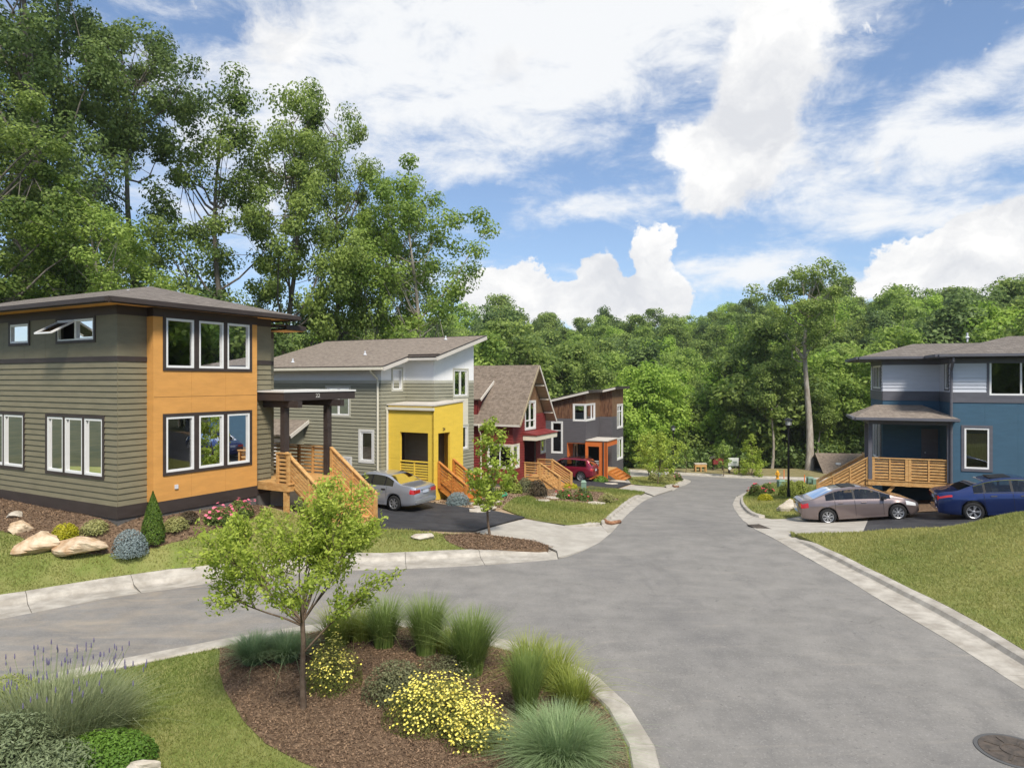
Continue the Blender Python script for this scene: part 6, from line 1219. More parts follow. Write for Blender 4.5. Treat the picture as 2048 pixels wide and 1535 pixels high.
for i, (px, py, m_, lb) in enumerate(((1307, 961, 'vari', 'left of the green utility boxes'), (1326, 962, 'vari', 'in front of the green utility boxes'), (1340, 961, 'vari', 'left of the farther lamp post'), (1354, 961, 'rose', 'right of the farther lamp post'))):
    mound(px, py, 'small clipped shrub ' + lb, 'shrub', .42, .7, 900, .13, m_, 120 + i, 'small_shrub', .6, flowers=('pink', 16, .09, 0) if i == 3 else None)

# ------------------------------------------------------------------ boulders and stepping stones
M_rock = mat('boulder_sandstone', (0.42, 0.27, 0.15), (0.66, 0.55, 0.40), 2.2, .9, .6, 9)
M_rock2 = mat('boulder_grey', (0.40, 0.35, 0.28), (0.58, 0.53, 0.45), 2.5, .9, .6, 9)
def boulder(px, py, sx, sy, sz, label, seed, m=None, dz=.1, rz=0.0, name='boulder'):
    r = np.random.default_rng(seed); x, y, z = base(px, py, dz); n = 26; N2 = 15; V = []; pl = unit(r.normal(size=(14, 3))); pd = .42 + .42 * r.random(14)
    for i in range(N2 + 1):
        th = math.pi * i / N2
        for j in range(n):
            ph = 2 * math.pi * j / n; d = np.array([math.sin(th) * math.cos(ph), math.sin(th) * math.sin(ph), math.cos(th)]); k = 1.0
            for p, q in zip(pl, pd):
                c = d @ p
                if c > 1e-3: k = min(k, q / c)
            k *= 1 + .035 * math.sin(9 * d[0] + seed) + .03 * math.sin(13 * d[1] + 7 * d[2]); V.append((d[0] * k * sx, d[1] * k * sy, d[2] * k * sz))
    Fc = [(i * n + j, i * n + (j + 1) % n, (i + 1) * n + (j + 1) % n, (i + 1) * n + j) for i in range(N2) for j in range(n)]
    o = link(name, mesh_from(name, V, Fc, m or M_rock)); o.location = (x, y, z + sz * .45); o.rotation_euler = (0, 0, rz); return tag(o, label, 'boulder', 'boulders in the gardens')
boulder(166, 1104, .85, .5, .36, 'largest pale boulder in front of the olive house', 131, rz=-.1); boulder(72, 1098, .70, .45, .36, 'tan boulder left of the largest one', 132, rz=.25); boulder(40, 1062, .42, .3, .22, 'smaller tan boulder higher up the bed at the left', 133); boulder(32, 1034, .32, .22, .12, 'flat pale stone at the far left of the bed', 134, M_rock2)
boulder(848, 1076, .42, .28, .16, 'flat stone on the verge beside the left drive', 135, M_rock2); boulder(1576, 1022, .55, .4, .46, 'pale boulder behind the grey-brown car', 136, M_rock2)
boulder(222, 1440, .26, .14, .12, 'flat grey stone behind the green ground cover', 137, M_rock2); boulder(275, 1545, .36, .16, .12, 'tan edging stone in front of the green ground cover', 138, M_rock2)
def stone(px, py, s, label, seed):
    r = random.Random(seed); x, y, z = base(px, py, .13); mb = MB(); n = 8; mb.prism([(s * (1 + r.uniform(-.25, .25)) * math.cos(2 * math.pi * i / n), s * .75 * (1 + r.uniform(-.25, .25)) * math.sin(2 * math.pi * i / n), 0) for i in range(n)], (0, 0, .05)); o = mb.build('stepping_stone', M_rock2); o.location = (x, y, z - .015); tag(o, label, 'stepping stone', 'stepping stones')
for i, (px, py, s, lb) in enumerate(((952, 1008, .40, 'nearest the orange stained stair'), (968, 1015, .48, 'second from the orange stained stair'), (955, 1021, .42, 'nearest the left drive'), (985, 1003, .30, 'by the hydrangea'), (1102, 995, .50, 'at the foot of the red house stair'), (1085, 1001, .35, 'left of the red house stair foot'), (1120, 989, .45, 'between the red house stair and the drive'), (1190, 1006, .5, 'in front of the middle rose bush'), (1235, 962, .6, 'below the orange porch steps'), (1222, 967, .55, 'at the far drive edge'))):
    stone(px, py, s, 'flat pale stepping stone ' + lb, 150 + i)

# ------------------------------------------------------------------ grass blades and bark chips
LWNM = leafmat('lawn_blade', (0.15, 0.215, 0.04), (0.52, 0.48, 0.18), .42)
def scatter(poly, dens, r, keep=None):
    P = np.array(poly); x0, y0 = P.min(0); x1, y1 = P.max(0); n = int((x1 - x0) * (y1 - y0) * dens); Q = np.stack([r.uniform(x0, x1, n), r.uniform(y0, y1, n)], -1); Q = Q[inside(Q, poly)]
    vis = (Q[:, 1] > 6) & (np.abs(Q[:, 0]) < Q[:, 1] * .80 + .5); return Q[vis]
def lawn_blades(name, poly, dens, label, w=.018, h=.06, dz=.10, cut=None, seed=1, tint=0.0):
    r = np.random.default_rng(seed); Q = scatter(poly, dens, r)
    for c in (cut or []): Q = Q[~inside(Q, c)]
    k = r.random(len(Q)) < np.clip((15.0 / np.maximum(Q[:, 1], 8)) ** 1.4, .12, 1); Q = Q[k]; n = len(Q); sc = np.clip(Q[:, 1] / 12, 1, 3)
    z = gz(Q[:, 0], Q[:, 1]) + dz - .01; a = r.random(n) * 6.28; B = np.stack([Q[:, 0], Q[:, 1], z], -1); sd = np.stack([np.cos(a), np.sin(a), 0 * a], -1) * (w * sc * (.6 + .8 * r.random(n)))[:, None]; tip = B + np.stack([r.normal(size=n) * .035, r.normal(size=n) * .035, h * (.5 + .9 * r.random(n)) * sc ** .35], -1)
    V = np.stack([B - sd / 2, B + sd / 2, tip], 1).reshape(-1, 3)
    pat = .5 + .5 * np.sin(Q[:, 0] * 1.3 + 2 * np.sin(Q[:, 1] * .9)) * np.sin(Q[:, 1] * 1.7 + 1.5 * np.sin(Q[:, 0] * .7)); pat2 = .5 + .5 * np.sin(Q[:, 0] * .43 + 1.9 * np.sin(Q[:, 1] * .31 + seed)) * np.sin(Q[:, 1] * .52 + 1.2 * np.sin(Q[:, 0] * .37)); lv = np.clip(-.06 + tint + .28 * pat * r.random(n) + .38 * r.random(n) + .62 * pat2, 0, 1)
    tag(link(name, mesh_np(name, V, 3, LWNM, lv)), label, 'grass', kind='stuff'); return n
ng = 0
ng += lawn_blades('grass_island', ISI, 2600, 'mown grass on the left part of the island', .014, .05, .09, [MULCH1], 1, -.05)
ng += lawn_blades('grass_left', LWN1, 1500, 'mown grass in front of the olive house', .016, .055, .10, [BED1, BED2], 2, .08)
ng += lawn_blades('grass_right', LWN4, 1500, 'mown grass on the sloping right lawn', .016, .055, .11, None, 3, -.06)
ng += lawn_blades('grass_middle', LWN2, 900, 'mown grass between the two left drives', .018, .06, .11, [BED3], 4)
ng += lawn_blades('grass_corner', LWN5, 600, 'mown grass on the right corner plot', .018, .06, .11, None, 5)
ng += lawn_blades('grass_far', LWN3, 500, 'mown grass on the far corner', .02, .06, .11, None, 6)
CHIP = leafmat('bark_chip', (0.070, 0.042, 0.025), (0.31, 0.205, 0.128), 0.0, .9)
def chips(name, poly, dens, label, s=.045, dz=.11, seed=1):
    r = np.random.default_rng(seed); Q = scatter(poly, dens, r); n = len(Q); C = np.stack([Q[:, 0], Q[:, 1], gz(Q[:, 0], Q[:, 1]) + dz + .018 * r.random(n)], -1)
    tag(link(name, mesh_np(name, leaf_quads(C, np.array([0, 0, 1.]) + .55 * r.normal(size=C.shape), s, .38, r, .6), 4, CHIP, r.random(n) ** 1.4)), label, 'mulch', kind='stuff'); return n
ng += chips('bark_chips_island', MULCH1, 2600, 'brown bark chips on the island bed', .034, .112, 11)
ng += chips('bark_chips_house', BED1, 500, 'brown bark chips in the olive house bed', .06, .13, 12)
ng += chips('bark_chips_verge', BED2, 700, 'brown bark chips round the young maple', .065, .13, 13)
ng += chips('bark_chips_gardens', BED3, 160, 'pale chips in the garden beds of the row', .09, .13, 14)
print('scatter', ng)
# ------------------------------------------------------------------ cars
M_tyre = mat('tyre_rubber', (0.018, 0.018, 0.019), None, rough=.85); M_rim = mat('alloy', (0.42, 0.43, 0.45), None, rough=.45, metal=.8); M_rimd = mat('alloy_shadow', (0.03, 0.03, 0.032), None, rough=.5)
M_blk = mat('black_plastic', (0.015, 0.015, 0.016), None, rough=.5); M_chrome = mat('chrome', (0.75, 0.76, 0.78), None, rough=.12, metal=1.0); M_tail = mat('tail_lens', (0.42, 0.012, 0.012), None, rough=.12, coat=1); M_head = mat('head_lens', (0.62, 0.64, 0.66), None, rough=.1, coat=1); M_plate = mat('number_plate', (0.62, 0.66, 0.72), (0.40, 0.46, 0.58), 18, .5)
M_seat = mat('car_interior', (0.05, 0.048, 0.046), None, rough=.9)
M_cglass = glassmat('car_glass', (0.50, 0.55, 0.55))
def carpaint(name, c): return mat(name, c, None, rough=.28, metal=.55, coat=1.0, spec=.5)
def car(name, label, P, loc, heading, paint_m, pitch=0.0):
    """P: profiles in metres, x from rear bumper (0) to nose (L). heading in radians of +x."""
    L = P['L']; xr, xf, rw = P['xr'], P['xf'], P['rw']; ra = rw + .055
    xs = [0, .03, .08, .15]; xs += list(np.arange(.2, L - .15, .085)) + [L - .15, L - .08, L - .03, L]
    for xw in (xr, xf): xs += [xw + ra * math.cos(t) for t in np.linspace(0, math.pi, 15)]
    for v in P['glass'].values(): xs += [v[0], v[1]]
    xs = sorted(xs); q = [xs[0]]
    for v in xs[1:]:
        if v - q[-1] > .012: q.append(v)
    xs = np.array(q)
    def prof(k, sm=.07):
        a = np.array(P[k]); d = np.linspace(0, L, 600); v = np.interp(d, a[:, 0], a[:, 1]); ker = np.exp(-.5 * (np.arange(-40, 41) * (L / 600) / sm) ** 2); ker /= ker.sum(); v = np.convolve(np.pad(v, 40, 'edge'), ker, 'valid'); return np.interp(xs, d, v)
    zt, zb, w = prof('top', .05), prof('belt'), prof('w', .05); zl0 = prof('low', .05); zb = np.minimum(zb, zt - .012)
    zl = zl0.copy()
    for xw in (xr, xf):
        d2 = ra * ra - (xs - xw) ** 2; zl = np.where(d2 > 0, np.maximum(zl, rw + np.sqrt(np.maximum(d2, 0))), zl)
    zl = np.minimum(zl, zb - .06)
    rows = []
    hgt = zb - zl; gh = zt - zb; tum = P.get('tum', .42); yb_ = w * .93; yr_ = np.maximum(yb_ - gh * tum, w * .45)
    rows.append((w * .72, zl)); rows.append((w * .955, zl)); rows.append((w * .975, zl + .02)); 
    full0, full1 = zl0, zb
    def side(f): z = zl0 + (zb - zl0) * f; return np.maximum(z, zl + .025 + .02 * f)
    rows.append((w * .985, np.minimum(side(.22), zb - .05))); rows.append((w * 1.0, np.minimum(side(.50), zb - .04))); rows.append((w * .997, np.minimum(side(.72), zb - .03))); rows.append((w * .975, np.minimum(side(.90), zb - .015)))
    rows.append((yb_, zb)); iB = len(rows) - 1
    rows.append((yb_ - (yb_ - yr_) * .06, zb + gh * .07)); rows.append((yb_ - (yb_ - yr_) * .80, zb + gh * .84)); iT = len(rows) - 1
    rows.append((yb_ - (yb_ - yr_) * 1.0, zb + gh * .935)); rows.append((yr_ * .90, zb + gh * .965)); iI = len(rows) - 1
    rows.append((yr_ * .6, zb + gh * .992)); rows.append((yr_ * .3, zt)); rows.append((yr_ * 0, zt))
    nr = len(rows); full = [(y, z) for y, z in rows] + [(-y, z) for y, z in rows[-2::-1]]; nf = len(full); nx = len(xs)
    V = np.zeros((nx, nf, 3)); V[:, :, 0] = xs[:, None] - L / 2
    for j, (y, z) in enumerate(full): V[:, j, 1] = y; V[:, j, 2] = z
    V = V.reshape(-1, 3); idx = lambda i, j: i * nf + j
    sets = {'body': [], 'under': []}; gl = P['glass']
    def cell(i, j):
        xm = (xs[i] + xs[i + 1]) / 2; jj = j if j < nr - 1 else 2 * (nr - 1) - 1 - j; sd = 'l' if j < nr - 1 else 'r'
        if jj == 0: return 'under'
        if jj == iB + 1 and gh[i] > .07 and gh[i + 1] > .07:
            for k, v in gl.items():
                if k.startswith('side') and k != 'side_all' and v[0] <= xm <= v[1]: return 'win:' + k + sd
            if gl['side_all'][0] - .03 <= xm <= gl['side_all'][1] + .03: return 'pillar'
        if jj >= iI:
            for k in ('front', 'rear'):
                if gl[k][0] <= xm <= gl[k][1]: return 'win:' + k
        if jj in (iB - 1, iB - 2, iB - 3):
            for k, v in P['lamps'].items():
                if v[0] <= xm <= v[1] and jj in v[2]: return k + sd
        return 'body'
    for i in range(nx - 1):
        for j in range(nf - 1): sets.setdefault(cell(i, j), []).append((idx(i, j), idx(i + 1, j), idx(i + 1, j + 1), idx(i, j + 1)))
    sets['body'].append(tuple(idx(0, j) for j in range(nf))); sets['body'].append(tuple(idx(nx - 1, j) for j in range(nf - 1, -1, -1)))
    o = empty(name, loc, heading); o.rotation_euler = (0, -pitch, heading); tag(o, label, 'car', 'parked cars')
    def part(nm, faces, m, par, smooth=True, split=False):
        if split:       # each connected piece is a part of its own
            grp = {v: v for f in faces for v in f}
            def find(v):
                while grp[v] != v: grp[v] = grp[grp[v]]; v = grp[v]
                return v
            for f in faces:
                for v in f[1:]: grp[find(v)] = find(f[0])
            sets_ = {}
            for f in faces: sets_.setdefault(find(f[0]), []).append(f)
            for fs in sets_.values(): part(nm, fs, m, par, smooth)
            return
        used = sorted({v for f in faces for v in f}); mp = {v: i for i, v in enumerate(used)}; me = mesh_from(nm, V[used], [tuple(mp[v] for v in f) for f in faces], m, smooth); return link(nm, me, par)
    body = part('body', sets['body'], paint_m, o)
    part('underbody', sets['under'], M_blk, o)
    if 'pillar' in sets: part('door_pillar', sets['pillar'], M_blk, o, split=True)
    for k, fs in sets.items():
        if k.startswith('win:'): part({'win:front': 'windscreen', 'win:rear': 'rear_window'}.get(k, 'side_window'), fs, M_cglass, o, split=True)
        elif k[:-1] in P['lamps']: part('taillight' if k.startswith('tail') else 'headlight', fs, M_tail if k.startswith('tail') else M_head, o)
    mb = MB(); mb.box(-L * .30, L * .22, -w.max() * .62, w.max() * .62, .30, .62); 
    for sx in (-.75, .15):
        for sy in (-.36, .36): mb.box(sx * 1 + P.get('seat', 0), sx + .18 + P.get('seat', 0), sy - .24, sy + .24, .6, 1.08); mb.box(sx + .02 + P.get('seat', 0), sx + .13 + P.get('seat', 0), sy - .12, sy + .12, 1.1, 1.26)
    mb.build('seats', M_seat, o)
    mb = MB(); mb.box(-L / 2 + .35, L / 2 - .35, -w.max() * .70, w.max() * .70, .20, .34); mb.build('floor_pan', M_blk, o)
    wy = w.max() * .985
    def ysurf(x, f):      # half width of the side at x and height fraction
        return float(np.interp(x, xs, w)) * f
    def zsurf(x): return float(np.interp(x, xs, zb))
    for sgn in (1, -1):
        for xw in (xr, xf):
            we = empty('wheel', (xw - L / 2, sgn * (wy - .105), rw)); we.parent = o; we.rotation_euler = (-sgn * math.pi / 2, 0, 0); mb = MB(); prof_t = [(rw * .66, -.09), (rw * .72, -.105), (rw * .93, -.10), (rw, -.06), (rw, .06), (rw * .93, .10), (rw * .72, .105), (rw * .66, .09)]; mb.lathe(prof_t, 28); mb.F = mb.F[:-2]; mb.M = mb.M[:-2]; mb.build('tyre', M_tyre, we, True)
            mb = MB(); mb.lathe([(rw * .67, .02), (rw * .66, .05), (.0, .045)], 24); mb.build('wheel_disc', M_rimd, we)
            mb = MB(); mb.lathe([(rw * .60, .085), (rw * .67, .10), (rw * .69, .085), (rw * .67, .05)], 28); mb.F = mb.F[:-2]; mb.M = mb.M[:-2]; mb.lathe([(.055, .05), (.055, .085), (.03, .095)], 12); ns = P.get('spokes', 5)
            for s in range(ns):
                t = 2 * math.pi * s / ns
                for dt in ((-.16, .16) if P.get('split') else (0,)):
                    a = Vector((.04 * math.cos(t), .04 * math.sin(t), .078)); b = Vector((rw * .64 * math.cos(t + dt), rw * .64 * math.sin(t + dt), .086)); mb.bar(a, b, .030 if P.get('split') else .055, .02)
            mb.build('rim', M_rim, we)
        # door seams, handles, mirror
        for x in P['seams']:
            pts = [(x - L / 2 - .0, sgn * (ysurf(x, f) + .003), z) for f, z in ((.975, zl0.min() + .10), (.985, .42), (1.0, .6), (.997, .74), (.975, zsurf(x) - .05), (.93, zsurf(x)))]; mb = MB()
            for a, b in zip(pts[:-1], pts[1:]): mb.bar(a, b, .006, .010, up=Vector((1, 0, 0)))
            mb.build('door_seam', M_blk, o)
        for x in P['handles']:
            z = zsurf(x) - .10; mb = MB(); mb.box(x - L / 2 - .10, x - L / 2 + .09, sgn * ysurf(x, .985) - .022, sgn * ysurf(x, .985) + .022, z - .018, z + .018); mb.build('door_handle', P.get('hm') or paint_m, o)
        xm = P['mirror']; mb = MB(); yv = ysurf(xm, .93); mb.hexa([(xm - L / 2 - .02, sgn * yv, zsurf(xm) + .02), (xm - L / 2 + .10, sgn * yv, zsurf(xm) + .02), (xm - L / 2 + .12, sgn * (yv + .20), zsurf(xm) + .02), (xm - L / 2 - .01, sgn * (yv + .20), zsurf(xm) + .02), (xm - L / 2 - .01, sgn * yv, zsurf(xm) + .10), (xm - L / 2 + .06, sgn * yv, zsurf(xm) + .10), (xm - L / 2 + .09, sgn * (yv + .19), zsurf(xm) + .15), (xm - L / 2, sgn * (yv + .19), zsurf(xm) + .15)]); mb.build('wing_mirror', P.get('mm') or paint_m, o)
        # side sill strip
        mb = MB(); mb.bar((xr + ra - L / 2 + .02, sgn * (w.max() * .97), zl0.min() + .05), (xf - ra - L / 2 - .02, sgn * (w.max() * .97), zl0.min() + .05), .03, .05); mb.build('sill_trim', P.get('sill') or paint_m, o)
        if P.get('beltchrome'):
            a0, a1 = gl['side_all']; pts = [(x - L / 2, sgn * (float(np.interp(x, xs, yb_)) + .004), float(np.interp(x, xs, zb)) + .012) for x in np.linspace(a0, a1, 10)]; mb = MB()
            for a, b in zip(pts[:-1], pts[1:]): mb.bar(a, b, .012, .022)
            pts = [(x - L / 2, sgn * (float(np.interp(x, xs, yb_ - (yb_ - yr_) * .83)) + .012), float(np.interp(x, xs, zb + gh * .87))) for x in np.linspace(a0 + .02, a1 - .25, 14)]
            for a, b in zip(pts[:-1], pts[1:]): mb.bar(a, b, .012, .022)
            mb.build('window_trim', M_chrome, o)
    # tail: lamps, plate, bumper
    zz = P['tailz']; wr_ = float(w[0])
    for sgn in (1, -1):
        mb = MB(); mb.prism([(-L / 2 - .012, sgn * (wr_ * P.get('tl0', .50)), zz - .07), (-L / 2 - .012, sgn * (wr_ * P.get('tl0', .50)), zz + .06), (-L / 2 - .004, sgn * (wr_ * .99), zz + .07), (-L / 2 - .004, sgn * (wr_ * .99), zz - .09)], (.05, 0, 0)); mb.build('taillight', M_tail, o)
    mb = MB(); mb.box(-L / 2 - .02, -L / 2 + .02, -.17, .17, P.get('platez', zz - .12), P.get('platez', zz - .12) + .13); mb.build('number_plate', M_plate, o)
    mb = MB(); mb.box(-L / 2 - .022, -L / 2 + .02, -.30, .30, zz + .03, zz + .055); mb.build('tail_trim', M_chrome, o)
    mb = MB(); mb.box(-L / 2 - .03, -L / 2 + .06, -wr_ * .98, wr_ * .98, .36, .47); mb.build('rear_bumper', P.get('bm') or paint_m, o)
    mb = MB(); mb.box(L / 2 - .05, L / 2 + .012, -float(w[-1]) * .8, float(w[-1]) * .8, .28, .40); mb.build('front_grille', M_blk, o)
    if P.get('rails'):
        for sgn in (1, -1):
            y = float(np.interp(L * .4, xs, yr_)) * .86; z = float(np.interp(L * .4, xs, zt)); pts = [(-L / 2 + .55, sgn * y, z - .06), (-L / 2 + .65, sgn * y, z + .03), (-L / 2 + 2.2, sgn * y, z + .04), (-L / 2 + 2.35, sgn * y, z - .05)]; mb = MB(); mb.tube(pts, .02, 6); mb.build('roof_rail', M_blk, o)
        for x in (1.0, 1.8): mb = MB(); mb.bar((x - L / 2, -y, z + .05), (x - L / 2, y, z + .05), .05, .03); mb.build('roof_bar', M_blk, o)
    if P.get('sunroof'):
        x0, x1 = P['sunroof']; mb = MB(); zz2 = float(np.interp((x0 + x1) / 2, xs, zt)); mb.hexa([(x0 - L / 2, -.42, zz2 - .02), (x1 - L / 2, -.42, zz2 - .015), (x1 - L / 2, .42, zz2 - .015), (x0 - L / 2, .42, zz2 - .02), (x0 - L / 2, -.42, zz2 + .012), (x1 - L / 2, -.42, zz2 + .010), (x1 - L / 2, .42, zz2 + .010), (x0 - L / 2, .42, zz2 + .012)]); mb.build('sunroof', M_blk, o)
    return o
SEDAN_A = dict(L=4.44, xr=.93, xf=3.55, rw=.305, top=[(0, .93), (.12, .985), (.62, 1.03), (.72, 1.05), (1.28, 1.345), (1.5, 1.40), (2.0, 1.44), (2.45, 1.42), (2.7, 1.36), (3.40, .985), (3.6, .94), (4.1, .83), (4.35, .72), (4.44, .60)], belt=[(0, .84), (.3, .91), (1.2, .94), (2.5, .91), (3.4, .885), (4.0, .77), (4.35, .64), (4.44, .54)],
    w=[(0, .70), (.12, .78), (.5, .84), (1.2, .86), (3.0, .86), (3.9, .80), (4.3, .66), (4.44, .50)], low=[(0, .30), (.3, .24), (1, .20), (3.6, .20), (4.2, .22), (4.44, .28)], glass=dict(side1=(1.02, 1.40), side2=(1.46, 2.08), side3=(2.16, 3.12), side_all=(1.02, 3.12), front=(2.72, 3.38), rear=(.74, 1.30)), lamps=dict(tail=(0, .22, (5, 6)), head=(4.02, 4.36, (5, 6))),
    seams=(1.30, 2.12, 3.10), handles=(1.45, 2.32), mirror=2.98, tailz=.80, platez=.70, spokes=7, tum=.44, hm=M_blk, seat=-.05)
SEDAN_B = dict(L=4.55, xr=.98, xf=3.65, rw=.325, top=[(0, .96), (.10, 1.03), (.40, 1.045), (.50, 1.07), (1.30, 1.36), (1.6, 1.42), (2.05, 1.445), (2.45, 1.425), (2.75, 1.35), (3.62, .98), (3.9, .90), (4.25, .80), (4.45, .70), (4.55, .56)], belt=[(0, .86), (.3, .935), (1.2, .965), (2.5, .925), (3.5, .88), (4.05, .77), (4.45, .62), (4.55, .52)],
    w=[(0, .70), (.14, .79), (.5, .85), (1.2, .875), (3.2, .875), (4.0, .82), (4.38, .68), (4.55, .48)], low=[(0, .32), (.3, .26), (1, .19), (3.7, .19), (4.3, .20), (4.55, .28)], glass=dict(side1=(.98, 1.28), side2=(1.33, 2.02), side3=(2.10, 3.02), side4=(3.06, 3.42), side_all=(.98, 3.42), front=(2.78, 3.60), rear=(.52, 1.32)), lamps=dict(tail=(0, .30, (5, 6)), head=(3.98, 4.42, (5, 6))),
    seams=(1.30, 2.06, 3.12), handles=(1.52, 2.40), mirror=3.10, tailz=.84, platez=.70, spokes=7, split=True, tum=.42, mm=M_blk, sunroof=(1.7, 2.25), seat=.02)
SEDAN_C = dict(L=4.90, xr=1.05, xf=3.83, rw=.335, top=[(0, .98), (.12, 1.05), (.55, 1.085), (.68, 1.105), (1.48, 1.385), (1.8, 1.445), (2.2, 1.47), (2.65, 1.45), (2.95, 1.38), (3.80, 1.00), (4.1, .93), (4.55, .83), (4.78, .72), (4.90, .58)], belt=[(0, .88), (.3, .955), (1.3, .985), (2.6, .95), (3.7, .91), (4.3, .80), (4.78, .65), (4.90, .53)],
    w=[(0, .73), (.15, .83), (.5, .89), (1.2, .92), (3.4, .92), (4.2, .86), (4.7, .70), (4.9, .50)], low=[(0, .32), (.3, .26), (1, .19), (3.9, .19), (4.6, .21), (4.90, .28)], glass=dict(side1=(1.12, 1.44), side2=(1.50, 2.26), side3=(2.34, 3.40), side_all=(1.12, 3.40), front=(2.98, 3.78), rear=(.70, 1.50)), lamps=dict(tail=(0, .46, (6,)), head=(4.3, 4.75, (5, 6))),
    seams=(1.42, 2.30, 3.45), handles=(1.72, 2.62), mirror=3.30, tailz=.87, platez=.78, spokes=5, split=True, tum=.42, beltchrome=True, hm=M_chrome, sunroof=(1.75, 2.4), seat=.05)
SUV = dict(L=4.56, xr=.93, xf=3.55, rw=.345, top=[(0, 1.05), (.05, 1.10), (.14, 1.20), (.42, 1.60), (.70, 1.655), (1.6, 1.70), (2.3, 1.685), (2.6, 1.62), (3.30, 1.12), (3.5, 1.06), (4.1, .97), (4.4, .86), (4.56, .70)], belt=[(0, .98), (.3, 1.05), (1.2, 1.06), (2.5, 1.03), (3.4, 1.0), (4.1, .88), (4.45, .74), (4.56, .60)],
    w=[(0, .74), (.12, .83), (.5, .88), (1.2, .89), (3.2, .89), (4.0, .83), (4.4, .70), (4.56, .52)], low=[(0, .40), (.3, .34), (1, .28), (3.6, .28), (4.2, .30), (4.56, .38)], glass=dict(side1=(.52, 1.26), side2=(1.34, 2.06), side3=(2.14, 3.02), side_all=(.52, 3.02), front=(2.64, 3.28), rear=(.12, .42)), lamps=dict(tail=(0, .20, (5, 6)), head=(4.0, 4.42, (5, 6))),
    seams=(1.30, 2.10, 3.08), handles=(1.50, 2.32), mirror=2.92, tailz=.92, platez=.76, tl0=.66, spokes=7, tum=.26, rails=True, bm=None, sill=M_blk, mm=None, seat=-.02)
def place(P, rx, ry, hd, zoff=.11):       # rear-bumper centre -> origin
    return (rx + math.cos(hd) * P['L'] / 2, ry + math.sin(hd) * P['L'] / 2)
hd = math.atan2(.485, -.875); x, y = place(SEDAN_A, -3.45, 27.2, hd); car('parked_sedan', 'silver sedan parked on the left drive in front of the yellow porch', SEDAN_A, (x, y, g1(x + .5, y) + .115), hd, carpaint('paint_silver', (0.40, 0.42, 0.47)), .0)
hd = math.atan2(-.18, .984); x, y = place(SEDAN_B, 11.55, 27.75, hd); z0, z1 = g1(x - 1.3 * math.cos(hd), y - 1.3 * math.sin(hd)), g1(x + 1.3 * math.cos(hd), y + 1.3 * math.sin(hd)); car('parked_sedan', 'grey-brown sedan seen side-on at the edge of the right drive', SEDAN_B, (x, y, (z0 + z1) / 2 + .105), hd, carpaint('paint_taupe', (0.21, 0.165, 0.16)), math.atan2(z1 - z0, 2.6)).scale = (.955, .955, .955)
hd = math.atan2(-.36, .934); x, y = place(SEDAN_C, 15.98, 25.75, hd); z0, z1 = g1(x - 1.3 * math.cos(hd), y - 1.3 * math.sin(hd)), g1(x + 1.3 * math.cos(hd), y + 1.3 * math.sin(hd)); car('parked_sedan', 'dark blue sedan partly out of the picture on the right drive', SEDAN_C, (x, y, (z0 + z1) / 2 + .105), hd, carpaint('paint_blue', (0.010, 0.028, 0.130)), math.atan2(z1 - z0, 2.6))
hd = math.atan2(.407, -.914); x, y = place(SUV, 6.3, 51.3, hd); car('parked_suv', 'dark red estate car with roof bars parked before the boarded house', SUV, (x, y, g1(6.0, 50.8) + .14), hd, carpaint('paint_red', (0.27, 0.014, 0.04)), .0)

# ------------------------------------------------------------------ street furniture
M_pole = mat('lamp_black', (0.012, 0.012, 0.013), None, rough=.4); M_lens = mat('lamp_lens', (0.50, 0.52, 0.50), None, rough=.3)
def lamp_post(x, y, h, label):
    z = g1(x, y) + .08; o = tag(empty('lamp_post', (x, y, z)), label, 'lamp post', 'black lamp posts')
    mb = MB(); mb.lathe([(.16, 0), (.16, .06), (.10, .10), (.085, .5), (.065, .55), (.055, h - .62), (.075, h - .60), (.075, h - .55), (.05, h - .52)], 14); mb.build('pole', M_pole, o)
    mb = MB(); mb.lathe([(.07, h - .52), (.15, h - .48), (.17, h - .44)], 12); mb.build('collar', M_pole, o); mb = MB(); mb.lathe([(.15, h - .44), (.20, h - .16)], 12); mb.build('lantern_glass', M_lens, o)
    mb = MB(); mb.lathe([(.25, h - .17), (.24, h - .13), (.13, h - .06), (.05, h - .03), (.03, h), (.0, h + .01)], 14); mb.build('lantern_cap', M_pole, o)
    for k in range(4): a = k * math.pi / 2 + .4; mb = MB(); mb.bar((.155 * math.cos(a), .155 * math.sin(a), h - .44), (.205 * math.cos(a), .205 * math.sin(a), h - .16), .02, .02); mb.build('lantern_bar', M_pole, o)
x, y = at(1577, 40.2); lamp_post(x, y, 4.75, 'nearer black lamp post on the right corner lawn'); x, y = at(1346.5, 63); lamp_post(x, y, 5.0, 'farther black lamp post on the far corner by the utility boxes')
M_hyd = mat('hydrant_yellow', (0.68, 0.32, 0.02), (0.74, 0.40, 0.04), 8, .5)
def hydrant():
    x, y = G(1555, 957, .1); o = tag(empty('fire_hydrant', (x, y, g1(x, y) + .08)), 'yellow-orange fire hydrant on the verge of the cross street', 'fire hydrant'); o.scale = (1.1, 1.1, 1.1)
    mb = MB(); mb.lathe([(.17, 0), (.17, .05), (.11, .06), (.11, .50), (.15, .51), (.15, .56), (.12, .57), (.11, .64), (.05, .72), (.03, .73)], 16); mb.build('barrel', M_hyd, o); mb = MB(); mb.lathe([(.035, .73), (.035, .79), (.0, .80)], 6); mb.build('operating_nut', M_hyd, o)
    for s in (-1, 1): mb = MB(); mb.tube([(s * .08, 0, .42), (s * .20, 0, .42)], .06, 10); mb.build('outlet', M_hyd, o)
    mb = MB(); mb.tube([(0, -.08, .36), (0, -.20, .36)], .08, 10); mb.build('pumper_outlet', M_hyd, o)
hydrant()
